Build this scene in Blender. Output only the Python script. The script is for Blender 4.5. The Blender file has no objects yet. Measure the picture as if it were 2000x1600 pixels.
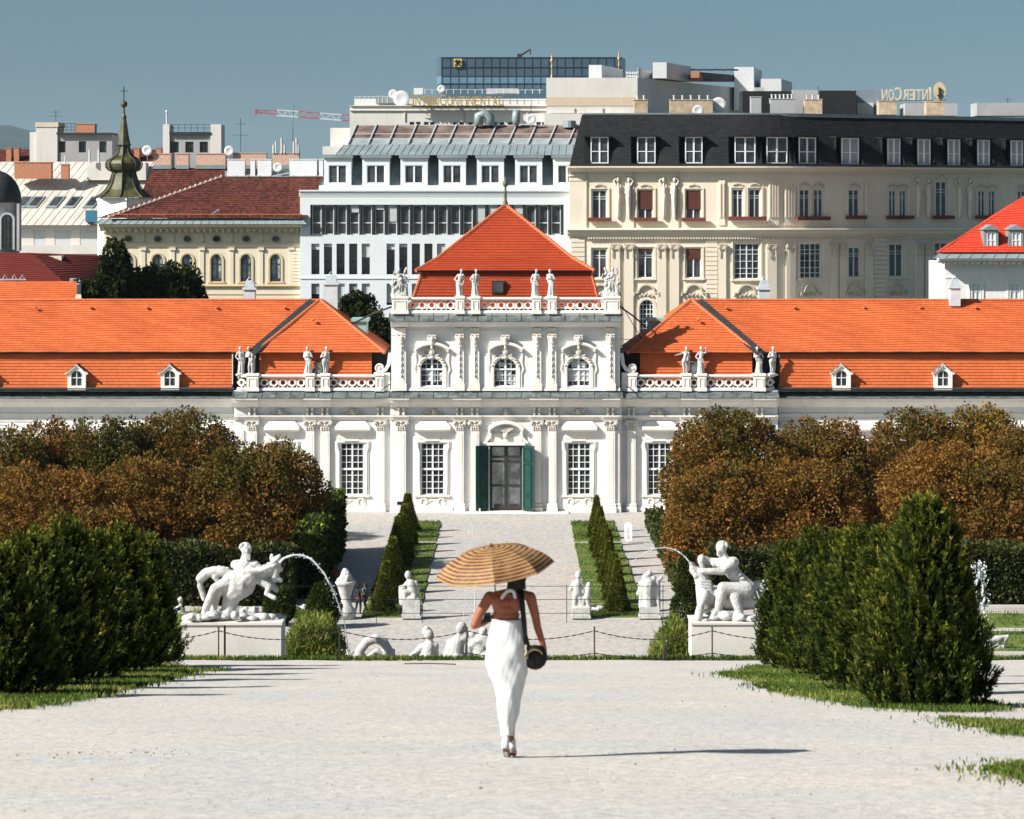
import bpy, math, random
import numpy as np
from mathutils import Vector, Matrix
# ------------------------------------------------------------------ camera, sky, sun, exposure
F, HY = 6200.0, 420.0          # focal length in photo pixels, photo row of the horizon
SC = bpy.context.scene
C = SC.collection
cam = bpy.data.objects.new('camera', bpy.data.cameras.new('camera')); C.objects.link(cam)
cam.location = (0, 0, 0); cam.rotation_euler = (math.pi/2, 0, 0)
cam.data.sensor_width = 36; cam.data.lens = F/2000*36; cam.data.shift_y = -(800-HY)/2000
cam.data.clip_start = 1; cam.data.clip_end = 30000
cam.data.dof.use_dof = True; cam.data.dof.focus_distance = 230; cam.data.dof.aperture_fstop = 7
SC.camera = cam
SUN_EL, SUN_AZ = math.radians(35), math.radians(64)      # elevation; angle from straight behind the camera towards the left
TS = Vector((-math.cos(SUN_EL)*math.sin(SUN_AZ), -math.cos(SUN_EL)*math.cos(SUN_AZ), math.sin(SUN_EL)))
W_ = bpy.data.worlds.new('World'); SC.world = W_; W_.use_nodes = True
nt = W_.node_tree; nt.nodes.clear()
o_ = nt.nodes.new('ShaderNodeOutputWorld'); b_ = nt.nodes.new('ShaderNodeBackground'); sk = nt.nodes.new('ShaderNodeTexSky')
sk.sky_type = 'NISHITA'; sk.sun_disc = False; sk.sun_elevation = SUN_EL
sk.sun_rotation = math.atan2(TS.x, TS.y); sk.altitude = 200; sk.air_density = 1.0; sk.dust_density = 3.0; sk.ozone_density = 3.0
tint = nt.nodes.new('ShaderNodeMix'); tint.data_type = 'RGBA'; tint.blend_type = 'MULTIPLY'; tint.inputs[0].default_value = 1
tint.inputs[7].default_value = (0.88, 0.985, 0.92, 1)
# the whole dome is read a few degrees higher up, so that its horizon shows the even haze blue of the photograph all round
tc = nt.nodes.new('ShaderNodeTexCoord'); sp_ = nt.nodes.new('ShaderNodeSeparateXYZ'); cb_ = nt.nodes.new('ShaderNodeCombineXYZ'); nm_ = nt.nodes.new('ShaderNodeVectorMath')
mx_ = nt.nodes.new('ShaderNodeMath'); mx_.operation = 'MAXIMUM'; mx_.inputs[1].default_value = 0; ad_ = nt.nodes.new('ShaderNodeMath'); ad_.inputs[1].default_value = .08; nm_.operation = 'NORMALIZE'
for a, b in ((tc.outputs['Generated'], sp_.inputs[0]), (sp_.outputs[2], mx_.inputs[0]), (mx_.outputs[0], ad_.inputs[0]), (sp_.outputs[0], cb_.inputs[0]), (sp_.outputs[1], cb_.inputs[1]), (ad_.outputs[0], cb_.inputs[2]), (cb_.outputs[0], nm_.inputs[0]), (nm_.outputs[0], sk.inputs[0])): nt.links.new(a, b)
nt.links.new(sk.outputs[0], tint.inputs[6]); nt.links.new(tint.outputs[2], b_.inputs[0]); nt.links.new(b_.outputs[0], o_.inputs[0])
b_.inputs[1].default_value = 0.05
sun = bpy.data.objects.new('sun', bpy.data.lights.new('sun', 'SUN')); C.objects.link(sun)
sun.data.energy = 5.0; sun.data.angle = math.radians(0.53); sun.data.color = (1.0, 0.95, 0.885)
sun.rotation_euler = TS.to_track_quat('Z', 'Y').to_euler()
SC.view_settings.view_transform = 'Standard'; SC.view_settings.look = 'None'
SC.view_settings.exposure = 0.82; SC.view_settings.gamma = 1.0; SC.view_settings.use_curve_mapping = False
SC.render.engine = 'CYCLES'; SC.cycles.max_bounces = 6; SC.cycles.diffuse_bounces = 2; SC.cycles.glossy_bounces = 3
SC.cycles.transparent_max_bounces = 8; SC.cycles.use_denoising = True
rng = random.Random(7); NR = np.random.default_rng(7)
pi = math.pi
# ------------------------------------------------------------------ helpers
ORG = {}
def P(px, py, d): return Vector(((px-1000)/F*d, d, (HY-py)/F*d))
def lin(r, g, b):
    f = lambda c: c/12.92 if c <= 0.04045 else ((c+0.055)/1.055)**2.4
    return (f(r/255), f(g/255), f(b/255))
class MB:
    def __init__(s): s.v = []; s.f = []
    def add(s, vs, fs):
        n = len(s.v); s.v += [tuple(v) for v in vs]; s.f += [tuple(i+n for i in f) for f in fs]; return s
    def hexa(s, p):   # 0-3 bottom ring, 4-7 top ring
        return s.add(p, [(3,2,1,0),(4,5,6,7),(0,1,5,4),(1,2,6,5),(2,3,7,6),(3,0,4,7)])
    def box(s, x0, y0, z0, x1, y1, z1):
        return s.hexa([(x0,y0,z0),(x1,y0,z0),(x1,y1,z0),(x0,y1,z0),(x0,y0,z1),(x1,y0,z1),(x1,y1,z1),(x0,y1,z1)])
    def bar(s, a, b, w, h=None, up=(0,0,1)):
        a = Vector(a); b = Vector(b); h = h or w; t = (b-a).normalized(); u = Vector(up)
        if abs(t.dot(u)) > .95: u = Vector((1,0,0))
        r = t.cross(u).normalized()*w/2; q = r.cross(t).normalized()*h/2
        return s.hexa([a-r-q, a+r-q, b+r-q, b-r-q, a-r+q, a+r+q, b+r+q, b-r+q])
    def tube(s, path, r, n=6, cap=True):
        path = [Vector(p) for p in path]; m = len(path)
        rs = r if hasattr(r, '__len__') else [r]*m
        base = len(s.v); u = None
        for i, p in enumerate(path):
            t = (path[min(i+1, m-1)]-path[max(i-1, 0)]).normalized()
            if u is None:
                u = t.cross(Vector((0,0,1))); u = u if u.length > .1 else t.cross(Vector((0,1,0)))
            u = (u-t*u.dot(t)).normalized(); w = t.cross(u)
            for k in range(n):
                a = 2*pi*k/n; s.v.append(tuple(p+(u*math.cos(a)+w*math.sin(a))*rs[i]))
        for i in range(m-1):
            for k in range(n):
                a = base+i*n+k; b = base+i*n+(k+1) % n; s.f.append((a, b, b+n, a+n))
        if cap:
            s.f.append(tuple(base+n-1-k for k in range(n))); s.f.append(tuple(base+(m-1)*n+k for k in range(n)))
        return s
    def lathe(s, prof, c, n=12, axis='z'):   # prof: (radius, height)
        base = len(s.v); c = Vector(c)
        for r, h in prof:
            for k in range(n):
                a = 2*pi*k/n; q = (r*math.cos(a), r*math.sin(a), h)
                if axis == 'y': q = (q[0], -q[2], q[1])
                s.v.append(tuple(c+Vector(q)))
        for i in range(len(prof)-1):
            for k in range(n):
                a = base+i*n+k; b = base+i*n+(k+1) % n; s.f.append((a, b, b+n, a+n))
        s.f.append(tuple(base+n-1-k for k in range(n))); s.f.append(tuple(base+(len(prof)-1)*n+k for k in range(n)))
        return s
    def ell(s, c, r, n=10, m=6, rot=None):
        c = Vector(c); r = r if hasattr(r, '__len__') else (r, r, r); vs = []; fs = []
        vs.append((0,0,-r[2]))
        for i in range(1, m):
            a = -pi/2+pi*i/m
            for k in range(n):
                b = 2*pi*k/n; vs.append((r[0]*math.cos(a)*math.cos(b), r[1]*math.cos(a)*math.sin(b), r[2]*math.sin(a)))
        vs.append((0,0,r[2])); L = len(vs)-1
        for k in range(n): fs.append((0, 1+(k+1) % n, 1+k))
        for i in range(m-2):
            for k in range(n):
                a = 1+i*n+k; b = 1+i*n+(k+1) % n; fs.append((a, b, b+n, a+n))
        for k in range(n): fs.append((L, 1+(m-2)*n+k, 1+(m-2)*n+(k+1) % n))
        if rot is not None: vs = [rot @ Vector(v) for v in vs]
        return s.add([Vector(v)+c for v in vs], fs)
    def cap(s, a, ra, b, rb, n=8):   # tapered capsule
        a = Vector(a); b = Vector(b); t = b-a; L = t.length
        if L < 1e-5: return s.ell(a, max(ra, rb), n, 6)
        t /= L; path = []; rr = []
        for k in range(3):
            q = pi/2*(1-k/3); path.append(a-t*ra*math.sin(q)*.999); rr.append(max(ra*math.cos(q), ra*.08))
        path += [a, b]; rr += [ra, rb]
        for k in range(1, 4):
            q = pi/2*k/3; path.append(b+t*rb*math.sin(q)*.999); rr.append(max(rb*math.cos(q), rb*.08))
        return s.tube(path, rr, n)
    def poly(s, pts, y0, y1):   # extrude an (x,z) outline between two depths
        n = len(pts); return s.add([(x, y0, z) for x, z in pts]+[(x, y1, z) for x, z in pts],
            [tuple(range(n)), tuple(range(2*n-1, n-1, -1))]+[((i+1) % n, i, n+i, n+(i+1) % n) for i in range(n)])
    def mesh(s, name, mat, org=(0,0,0), smooth=False):
        me = bpy.data.meshes.new(name); ox, oy, oz = org
        me.from_pydata([(x-ox, y-oy, z-oz) for x, y, z in s.v], [], s.f); me.update()
        if mat: me.materials.append(mat)
        if smooth: me.polygons.foreach_set('use_smooth', [True]*len(me.polygons))
        return me
    def build(s, name, mat, parent=None, smooth=False, fix=True):
        org = ORG.get(parent.name, (0,0,0)) if parent else (0,0,0)
        me = s.mesh(name, mat, org, smooth)
        if fix: fixn(me)
        o = bpy.data.objects.new(name, me); C.objects.link(o)
        if parent: o.parent = parent; ORG[o.name] = org
        return o
import bmesh
def fixn(me):
    bm = bmesh.new(); bm.from_mesh(me); bmesh.ops.recalc_face_normals(bm, faces=bm.faces); bm.to_mesh(me); bm.free()
def tag(o, label=None, cat=None, group=None, kind=None):
    for k, v in (('label', label), ('category', cat), ('group', group), ('kind', kind)):
        if v: o[k] = v
    return o
def thing(name, label, cat, loc, group=None, rotz=0):
    o = bpy.data.objects.new(name, None); C.objects.link(o); o.location = loc; o.rotation_euler[2] = rotz
    o.empty_display_size = .3; ORG[o.name] = tuple(loc); return tag(o, label, cat, group)
def inst(name, me, parent, loc=(0,0,0), rot=(0,0,0), sc=(1,1,1), world=True):
    o = bpy.data.objects.new(name, me); C.objects.link(o); o.parent = parent
    l = Vector(loc)
    if world and parent: l = l-Vector(ORG.get(parent.name, (0,0,0)))
    o.location = l; o.rotation_euler = rot; o.scale = sc if hasattr(sc, '__len__') else (sc, sc, sc)
    ORG[o.name] = (0,0,0); return o
def np_mesh(name, verts, nper, mat, cols=None, uv=None):
    """verts (N*nper,3): N separate polygons of nper corners each"""
    n = len(verts); N = n//nper; me = bpy.data.meshes.new(name)
    me.vertices.add(n); me.vertices.foreach_set('co', np.asarray(verts, np.float32).ravel())
    me.loops.add(n); me.loops.foreach_set('vertex_index', np.arange(n, dtype=np.int32))
    me.polygons.add(N); me.polygons.foreach_set('loop_start', np.arange(0, n, nper, dtype=np.int32))
    me.polygons.foreach_set('loop_total', np.full(N, nper, np.int32))
    if cols is not None:
        at = me.attributes.new('tone', 'FLOAT', 'POINT'); at.data.foreach_set('value', np.repeat(cols, nper).astype(np.float32))
    me.update(calc_edges=True); me.materials.append(mat); return me
# ------------------------------------------------------------------ materials
def nodes(name):
    m = bpy.data.materials.new(name); m.use_nodes = True; t = m.node_tree
    return m, t, t.nodes['Principled BSDF']
def N(t, ty, **kw):
    n = t.nodes.new(ty)
    for k, v in kw.items():
        if k[0] == 'i' and k[1:].isdigit(): n.inputs[int(k[1:])].default_value = v
        else: setattr(n, k, v)
    return n
def c4(c): return (c[0], c[1], c[2], 1)
def mixc(t, fac, a, b, blend='MIX'):
    m = N(t, 'ShaderNodeMix', data_type='RGBA', blend_type=blend)
    for i, v in ((0, fac), (6, a), (7, b)):
        if hasattr(v, 'links') or hasattr(v, 'is_linked'): t.links.new(v, m.inputs[i])
        else: m.inputs[i].default_value = v if i == 0 else c4(v)
    return m.outputs[2]
def pos(t, sx=1, sy=1, sz=1):
    g = N(t, 'ShaderNodeNewGeometry'); m = N(t, 'ShaderNodeMapping'); m.inputs[3].default_value = (sx, sy, sz)
    t.links.new(g.outputs['Position'], m.inputs[0]); return m.outputs[0]
def noise(t, vec, scale, detail=4, rough=.6):
    n = N(t, 'ShaderNodeTexNoise'); n.inputs['Scale'].default_value = scale; n.inputs['Detail'].default_value = detail
    n.inputs['Roughness'].default_value = rough; t.links.new(vec, n.inputs['Vector']); return n.outputs[0]
def ramp(t, fac, stops):
    r = N(t, 'ShaderNodeValToRGB'); e = r.color_ramp.elements
    while len(e) < len(stops): e.new(.5)
    for q, (p, c) in zip(e, stops): q.position = p; q.color = c4(c)
    t.links.new(fac, r.inputs[0]); return r.outputs[0]
def bump(t, bs, h, strength=.4, dist=.05):
    b = N(t, 'ShaderNodeBump'); b.inputs['Strength'].default_value = strength; b.inputs['Distance'].default_value = dist
    t.links.new(h, b.inputs['Height']); t.links.new(b.outputs[0], bs.inputs['Normal'])
def M(name, col, rough=.8, var=.10, scale=1.2, col2=None, bmp=0, bscale=12, bdist=.03, spec=.3, metal=0, streak=0, zs=1):
    m, t, b = nodes(name); v = pos(t, 1, 1, zs)
    n = noise(t, v, scale)
    a = tuple(c*(1-var) for c in col); d = col2 or tuple(min(1, c*(1+var)) for c in col)
    out = ramp(t, n, [(.3, a), (.7, d)])
    if streak:   # rain streaks and grime
        n2 = noise(t, pos(t, 2.2, 2.2, .22), 1.0, 5, .65)
        out = mixc(t, ramp(t, n2, [(.5, (0,0,0)), (.8, (streak,)*3)]), out, tuple(c*.55 for c in col))
    t.links.new(out, b.inputs['Base Color']); b.inputs['Roughness'].default_value = rough
    b.inputs['Specular IOR Level'].default_value = spec; b.inputs['Metallic'].default_value = metal
    if bmp: bump(t, b, noise(t, pos(t), bscale, 5), bmp, bdist)
    return m
def M_tile(name, col, var=.09, w=.19, dark=(.62,.5,.5), patch=.45):
    """roof tiles: one tone per tile from the u (metres along the eave) / v (course number) map"""
    m, t, b = nodes(name); uv = N(t, 'ShaderNodeUVMap')
    sx = N(t, 'ShaderNodeSeparateXYZ'); t.links.new(uv.outputs[0], sx.inputs[0])
    fl = []
    for k, mul in ((0, 1/w), (1, 1)):
        q = N(t, 'ShaderNodeMath', operation='MULTIPLY', i1=mul); t.links.new(sx.outputs[k], q.inputs[0])
        g = N(t, 'ShaderNodeMath', operation='FLOOR'); t.links.new(q.outputs[0], g.inputs[0]); fl.append(g.outputs[0])
    cb = N(t, 'ShaderNodeCombineXYZ'); t.links.new(fl[0], cb.inputs[0]); t.links.new(fl[1], cb.inputs[1])
    wn = N(t, 'ShaderNodeTexWhiteNoise', noise_dimensions='2D'); t.links.new(cb.outputs[0], wn.inputs[0])
    base = ramp(t, wn.outputs[0], [(0, tuple(c*(1-var) for c in col)), (.5, col), (1, tuple(min(1, c*(1+var)) for c in col))])
    big = noise(t, pos(t), .35, 5, .6)
    base = mixc(t, ramp(t, big, [(.4, (0,0,0)), (.75, (patch,)*3)]), base, tuple(c*d for c, d in zip(col, dark)))
    t.links.new(base, b.inputs['Base Color']); b.inputs['Roughness'].default_value = .75; b.inputs['Specular IOR Level'].default_value = .25
    return m
def M_glass(name, col=(.012,.016,.02), rough=.06, spec=.6):
    m, t, b = nodes(name); n = noise(t, pos(t), .9, 3)
    t.links.new(ramp(t, n, [(.35, tuple(c*.5 for c in col)), (.7, tuple(c*1.8 for c in col))]), b.inputs['Base Color'])
    b.inputs['Roughness'].default_value = rough; b.inputs['Specular IOR Level'].default_value = spec
    bump(t, b, noise(t, pos(t), .8, 2), .03, .2); return m
def M_leaf(name, stops, trans=.25, rough=.7):
    m, t, b = nodes(name); a = N(t, 'ShaderNodeAttribute', attribute_name='tone')
    t.links.new(ramp(t, a.outputs['Fac'], stops), b.inputs['Base Color'])
    b.inputs['Roughness'].default_value = rough; b.inputs['Specular IOR Level'].default_value = .1
    tr = N(t, 'ShaderNodeBsdfTranslucent'); t.links.new(ramp(t, a.outputs['Fac'], stops), tr.inputs[0])
    mx = N(t, 'ShaderNodeMixShader'); mx.inputs[0].default_value = trans
    t.links.new(b.outputs[0], mx.inputs[1]); t.links.new(tr.outputs[0], mx.inputs[2])
    t.links.new(mx.outputs[0], t.nodes['Material Output'].inputs[0]); return m
WALLC = M('plaster_white', (.71,.72,.71), .85, .06, .4, streak=.28, bmp=.1)
TRIM = M('stucco_cream', (.77,.735,.685), .85, .07, .7, streak=.38, bmp=.15, bscale=8)
STONE = M('statue_stone', (.46,.46,.445), .85, .2, 3.0, streak=.6, bmp=.6, bscale=9, bdist=.06)
ORN = M('ornament_stucco', (.62,.58,.52), .85, .22, 6, bmp=.4)
TILE_O = M_tile('tile_orange', (.52,.122,.036))
TILE_R = M_tile('tile_red', (.345,.047,.014))
TILE_B = M_tile('tile_brown', (.095,.027,.018), .45, .3, (.35,.35,.4), .6)
RIDGE = M('ridge_tile', (.48,.13,.05), .8, .2, 4)
COPPER = M('weathered_copper', (.075,.085,.085), .6, .35, 1.6, col2=(.16,.20,.20), bmp=.1, streak=.3)
LEAD = M('lead_dark', (.03,.032,.034), .6, .3, 2)
GLASS = M_glass('window_glass', (.04,.043,.046))
GLASS_D = M_glass('door_glass', (.16,.175,.18), .04); GLASS_D.node_tree.nodes['Principled BSDF'].inputs['Metallic'].default_value = .55
GLASS_B = M_glass('window_glass_blue', (.02,.026,.03), .08)
PAINT = M('window_paint', (.72,.76,.78), .5, .04, 3)
DGREEN = M('door_green', (.006,.045,.038), .45, .15, 2)
BLACKM = M('black_metal', (.012,.012,.013), .5, .2, 4)
# ------------------------------------------------------------------ facade tools (photo px across, metric depth)
class Wall:
    """a wall along a plan line; px says where along it, py how high (both read at the wall's own depth)"""
    def __init__(s, pts, dref=None):
        if not hasattr(pts, '__len__'): pts = [(-400.0, float(pts)), (400.0, float(pts))]
        s.pts = [Vector((a, b, 0)) for a, b in pts]; s.d = dref or pts[0][1]
        s.bp = [1000+F*p.x/p.y for p in s.pts]
    def z(s, py): return (HY-py)/F*s.d
    def at(s, px):
        k = 0
        while k < len(s.pts)-2 and px > s.bp[k+1]: k += 1
        a, b = s.pts[k], s.pts[k+1]; m = (px-1000)/F
        den = (b.x-a.x)-m*(b.y-a.y); u = (m*a.y-a.x)/den
        t = (b-a).normalized(); return a+(b-a)*u, Vector((t.y, -t.x, 0))
    def p(s, px, py, out=0):
        q, n = s.at(px); q = q+n*out; return Vector((q.x, q.y, s.z(py)))
    def us(s, a, b): return [a]+[k for k in s.bp[1:-1] if a+.5 < k < b-.5]+[b]
    def sweep(s, mb, a, b, prof):   # prof: closed outline of (py,out)
        us = s.us(a, b); n = len(prof)
        vs = [s.p(u, py, o) for u in us for py, o in prof]; fs = []
        for i in range(len(us)-1):
            for k in range(n):
                q = i*n+k; r = i*n+(k+1) % n; fs.append((q, r, r+n, q+n))
        fs.append(tuple(range(n))); fs.append(tuple((len(us)-1)*n+k for k in range(n-1, -1, -1)))
        return mb.add(vs, fs)
    def box(s, mb, a, y0, b, y1, o0, o1): return s.sweep(mb, a, b, [(y0, o0), (y0, o1), (y1, o1), (y1, o0)])
    def holes(s, mb, a, y0, b, y1, hs, dep=.35, ret=.5):
        xs = sorted(set([a, b]+[h[0] for h in hs]+[h[2] for h in hs]+[k for k in s.bp[1:-1] if a < k < b]))
        ys = sorted(set([y0, y1]+[h[1] for h in hs]+[h[3] for h in hs]))
        for i in range(len(xs)-1):
            for j in range(len(ys)-1):
                cx, cy = (xs[i]+xs[i+1])/2, (ys[j]+ys[j+1])/2
                if any(h[0] < cx < h[2] and h[1] < cy < h[3] for h in hs): continue
                mb.add([s.p(xs[i], ys[j+1]), s.p(xs[i+1], ys[j+1]), s.p(xs[i+1], ys[j]), s.p(xs[i], ys[j])], [(0,1,2,3)])
        for h in hs:
            x0, t, x1, bt = h[:4]; c = [(x0,bt),(x1,bt),(x1,t),(x0,t)]
            for k in range(4):
                p, q = c[k], c[(k+1) % 4]; mb.add([s.p(*p), s.p(*q), s.p(*q, -dep), s.p(*p, -dep)], [(0,1,2,3)])
        for x in (a, b): mb.add([s.p(x, y0), s.p(x, y1), s.p(x, y1, -ret), s.p(x, y0, -ret)], [(0,1,2,3)])
        mb.add([s.p(a, y0), s.p(b, y0), s.p(b, y0, -ret), s.p(a, y0, -ret)], [(0,1,2,3)]); return mb
    def window(s, par, x0, y0, x1, y1, cols=2, rows=2, fw=2.2, mw=1.2, o=-.18, fm=None, gm=None, name='window', split=None, blind=0, bm=None, mullion=None):
        """frame and glazing bars as one part, the glass (and a blind) as its pieces"""
        m = MB(); th = .09
        for a, b, c, d in ((x0,y0,x0+fw,y1),(x1-fw,y0,x1,y1),(x0+fw,y0,x1-fw,y0+fw),(x0+fw,y1-fw,x1-fw,y1)): s.box(m, a, b, c, d, o, o+th)
        for k in range(1, cols):
            x = x0+(x1-x0)*k/cols; w = (mullion or mw) if (cols % 2 == 0 and k == cols//2) else mw
            s.box(m, x-w/2, y0+fw, x+w/2, y1-fw, o, o+th*.9)
        rr = [k/rows for k in range(1, rows)] if split is None else split
        for k in rr:
            y = y0+(y1-y0)*k; s.box(m, x0+fw, y-mw/2, x1-fw, y+mw/2, o, o+th*.8)
        w = m.build(name, fm or PAINT, par)
        s.box(MB(), 0, 0, 1, 1, 0, 1)
        g = MB(); s.box(g, x0+.3, y0+.3, x1-.3, y1-.3, o-.06, o-.01); g.build('pane', gm or GLASS, w)
        if blind:
            q = MB(); h = (y1-y0)*blind; n = max(3, int(h/2.2))
            for k in range(n): s.box(q, x0+.4, y0+h*k/n, x1-.4, y0+h*(k+.8)/n, o+th+.02, o+th+.06+.02*(k % 2))
            q.build('blind', bm, w)
        return w
    def spandrel(s, mb, x0, x1, top, spring, dep=.35, n=14, o=0.002):
        cx = (x0+x1)/2; rx = (x1-x0)/2; ry = spring-top
        a = [(cx-rx*math.cos(pi*k/n), spring-ry*math.sin(pi*k/n)) for k in range(n+1)]
        for k in range(n):
            p, q = a[k], a[k+1]
            mb.add([s.p(p[0],p[1],o), s.p(q[0],q[1],o), s.p(q[0],top,o), s.p(p[0],top,o)], [(0,1,2,3)])
            mb.add([s.p(p[0],p[1],o), s.p(q[0],q[1],o), s.p(q[0],q[1],-dep), s.p(p[0],p[1],-dep)], [(0,1,2,3)])
    def band(s, mb, pts, w, o0, o1):   # a moulding following (px,py) points, w px wide
        n = len(pts); L = []; R = []
        for i in range(n):
            a = pts[max(i-1, 0)]; b = pts[min(i+1, n-1)]; dx, dy = b[0]-a[0], b[1]-a[1]; l = math.hypot(dx, dy) or 1
            nx, ny = -dy/l*w/2, dx/l*w/2; L.append((pts[i][0]+nx, pts[i][1]+ny)); R.append((pts[i][0]-nx, pts[i][1]-ny))
        vs = []
        for i in range(n): vs += [s.p(*L[i], o0), s.p(*L[i], o1), s.p(*R[i], o1), s.p(*R[i], o0)]
        fs = [(i*4+k, i*4+(k+1) % 4, i*4+4+(k+1) % 4, i*4+4+k) for i in range(n-1) for k in range(4)]
        fs += [(0,1,2,3), tuple(4*n-4+k for k in (3,2,1,0))]; return mb.add(vs, fs)
def arc(cx, cy, rx, ry, a0, a1, n=12):
    return [(cx+rx*math.cos(math.radians(a0+(a1-a0)*k/n)), cy-ry*math.sin(math.radians(a0+(a1-a0)*k/n))) for k in range(n+1)]
def roof(mb, uvs, A, B, Cc, D, n, cols=24, lift=.055, wav=.05, seed=0, v0=0):
    """tile courses, each a real step, on the quad A-B (eave) C-D (top)"""
    A, B, Cc, D = map(Vector, (A, B, Cc, D)); nrm = (B-A).cross(D-A)
    if nrm.length < 1e-6: nrm = (B-A).cross(Cc-A)
    nrm.normalize()
    if nrm.z < 0: nrm = -nrm
    ph = [rng.uniform(0, 6.3) for _ in range(6)]; L = (B-A).length; e = (B-A).normalized()
    def pt(u, v):
        p = (A*(1-u)+B*u)*(1-v)+(D*(1-u)+Cc*u)*v; x = p.dot(e)
        w = wav*(math.sin(x*.31+ph[0])+.6*math.sin(x*.83+ph[1]+v*3)+.5*math.sin(v*9+x*.17+ph[2]))*min(1, 6*min(v, 1-v)+.15)
        w += wav*.25*math.sin(x*2.3+v*31+ph[3])
        return p+nrm*w
    for i in range(n):
        v0_, v1 = i/n, (i+1)/n; base = len(mb.v)
        for k in range(cols+1):
            u = k/cols; a = pt(u, v0_)+nrm*lift; b = pt(u, v1)+nrm*lift*.15; c = pt(u, v0_)-nrm*.01
            mb.v += [tuple(a), tuple(b), tuple(c)]
        for k in range(cols):
            q = base+3*k; mb.f += [(q, q+3, q+4, q+1), (q+2, q+5, q+3, q)]
            xa = (pt(k/cols, v0_)).dot(e); xb = pt((k+1)/cols, v0_).dot(e); sh = .095*(i % 2)
            xc = (pt(k/cols, v1)).dot(e); xd = pt((k+1)/cols, v1).dot(e)
            uvs += [(xa+sh, i+.1+v0), (xb+sh, i+.1+v0), (xd+sh, i+.9+v0), (xc+sh, i+.9+v0)]
            uvs += [(xa+sh, i+.1+v0), (xb+sh, i+.1+v0), (xb+sh, i+.1+v0), (xa+sh, i+.1+v0)]
def build_roof(mb, uvs, name, mat, par):
    o = mb.build(name, mat, par, fix=False); l = o.data.uv_layers.new(name='UVMap')
    l.data.foreach_set('uv', np.array(uvs, np.float32).ravel()); return o
# ------------------------------------------------------------------ the ground
GZ = -23.4                                   # level of the lower garden
def terr(y): return -1.4-0.1228*y            # the sloping upper walk
EDGE = 80.0
def M_gravel(name, col, fine, dark=.55, warm=(1.06,.98,.9), bstr=.5, big=.25):
    m, t, b = nodes(name); v = pos(t)
    base = ramp(t, noise(t, v, big, 5, .6), [(.35, tuple(c*.9 for c in col)), (.65, tuple(c*w for c, w in zip(col, warm)))])
    st = pos(t, .35, 1.2, 1); base = mixc(t, ramp(t, noise(t, st, .5, 4), [(.45, (0,0,0)), (.75, (.35,)*3)]), base, tuple(c*k for c, k in zip(col, (.86,.9,.94))))
    tr = noise(t, pos(t, 2.2, .05, 1), 1.0, 3, .6); base = mixc(t, ramp(t, tr, [(.5,(0,0,0)),(.7,(.22,)*3)]), base, tuple(c*.82 for c in col))
    vo = N(t, 'ShaderNodeTexVoronoi'); vo.inputs['Scale'].default_value = fine; t.links.new(v, vo.inputs['Vector'])
    peb = ramp(t, vo.outputs['Color'], [(0, (dark,)*3), (.25, (.9,.9,.9)), (1, (1.08,1.06,1.03))])
    base = mixc(t, .8, base, peb, 'MULTIPLY')
    base = mixc(t, 1.0, base, ramp(t, noise(t, pos(t, 1, .6, 1), fine*.3, 7, .8), [(.3,(.60,.61,.63)),(.5,(.98,.98,.98)),(.72,(1.26,1.25,1.23))]), 'MULTIPLY')
    sp = noise(t, v, fine*.35, 2); base = mixc(t, ramp(t, sp, [(.68, (0,0,0)), (.74, (.6,)*3)]), base, tuple(c*.42 for c in col))
    t.links.new(base, b.inputs['Base Color']); b.inputs['Roughness'].default_value = .9; b.inputs['Specular IOR Level'].default_value = .15
    h = noise(t, v, fine*.8, 4); bump(t, b, h, bstr, .02); return m
GRAVEL = M_gravel('gravel_pale', (.53,.525,.51), 30)
GRAVEL2 = M_gravel('gravel_grey', (.445,.435,.42), 9, .8, bstr=.3, big=.12)
LAWN = M('lawn_grass', (.085,.15,.03), .9, .5, .8, col2=(.17,.22,.045), bmp=.8, bscale=9, bdist=.08)
SOIL = M('soil', (.20,.14,.11), .95, .3, 2, bmp=.4)
def sheet(name, mat, fn, x0, x1, y0, y1, nx, ny):
    m = MB()
    for j in range(ny+1):
        for i in range(nx+1):
            x = x0+(x1-x0)*i/nx; y = y0+(y1-y0)*j/ny; m.v.append((x, y, fn(x, y)))
    for j in range(ny):
        for i in range(nx): a = j*(nx+1)+i; m.f.append((a, a+1, a+nx+2, a+nx+1))
    return tag(m.build(name, mat, None, True), kind='structure')
def wob(x, y): return .008*math.sin(x*1.7+y*.6)+.008*math.sin(x*.6-y*1.1)+.006*math.sin(3.1*x+2.2*y)
sheet('gravel_walk', GRAVEL, lambda x, y: terr(y)+wob(x, y), -45, 45, 4, EDGE, 150, 200)
# ground far and wide: one sheet to the horizon
g = MB(); g.add([(-6000,60,GZ-.02),(6000,60,GZ-.02),(9000,16000,GZ-.02),(-9000,16000,GZ-.02)], [(0,1,2,3)])
tag(g.build('ground', M('city_ground', (.10,.11,.09), .95, .3, .02)), kind='structure')
g = MB(); g.add([(-90,60,GZ-.012),(90,60,GZ-.012),(90,262,GZ-.012),(-90,262,GZ-.012)], [(0,1,2,3)])
tag(g.build('garden_gravel', GRAVEL2), kind='structure')
# retaining wall below the upper walk and the cascade ledge behind its edge
m = MB(); m.box(-45, EDGE-.6, GZ-.5, 45, EDGE+.35, terr(EDGE)-.06); m.box(-16, EDGE+.352, GZ-.5, 14, 96, -13.7)
tag(m.build('cascade_terrace', M('terrace_stone', (.42,.38,.34), .9, .2, .5, streak=.4, bmp=.3)), kind='structure')
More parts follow.
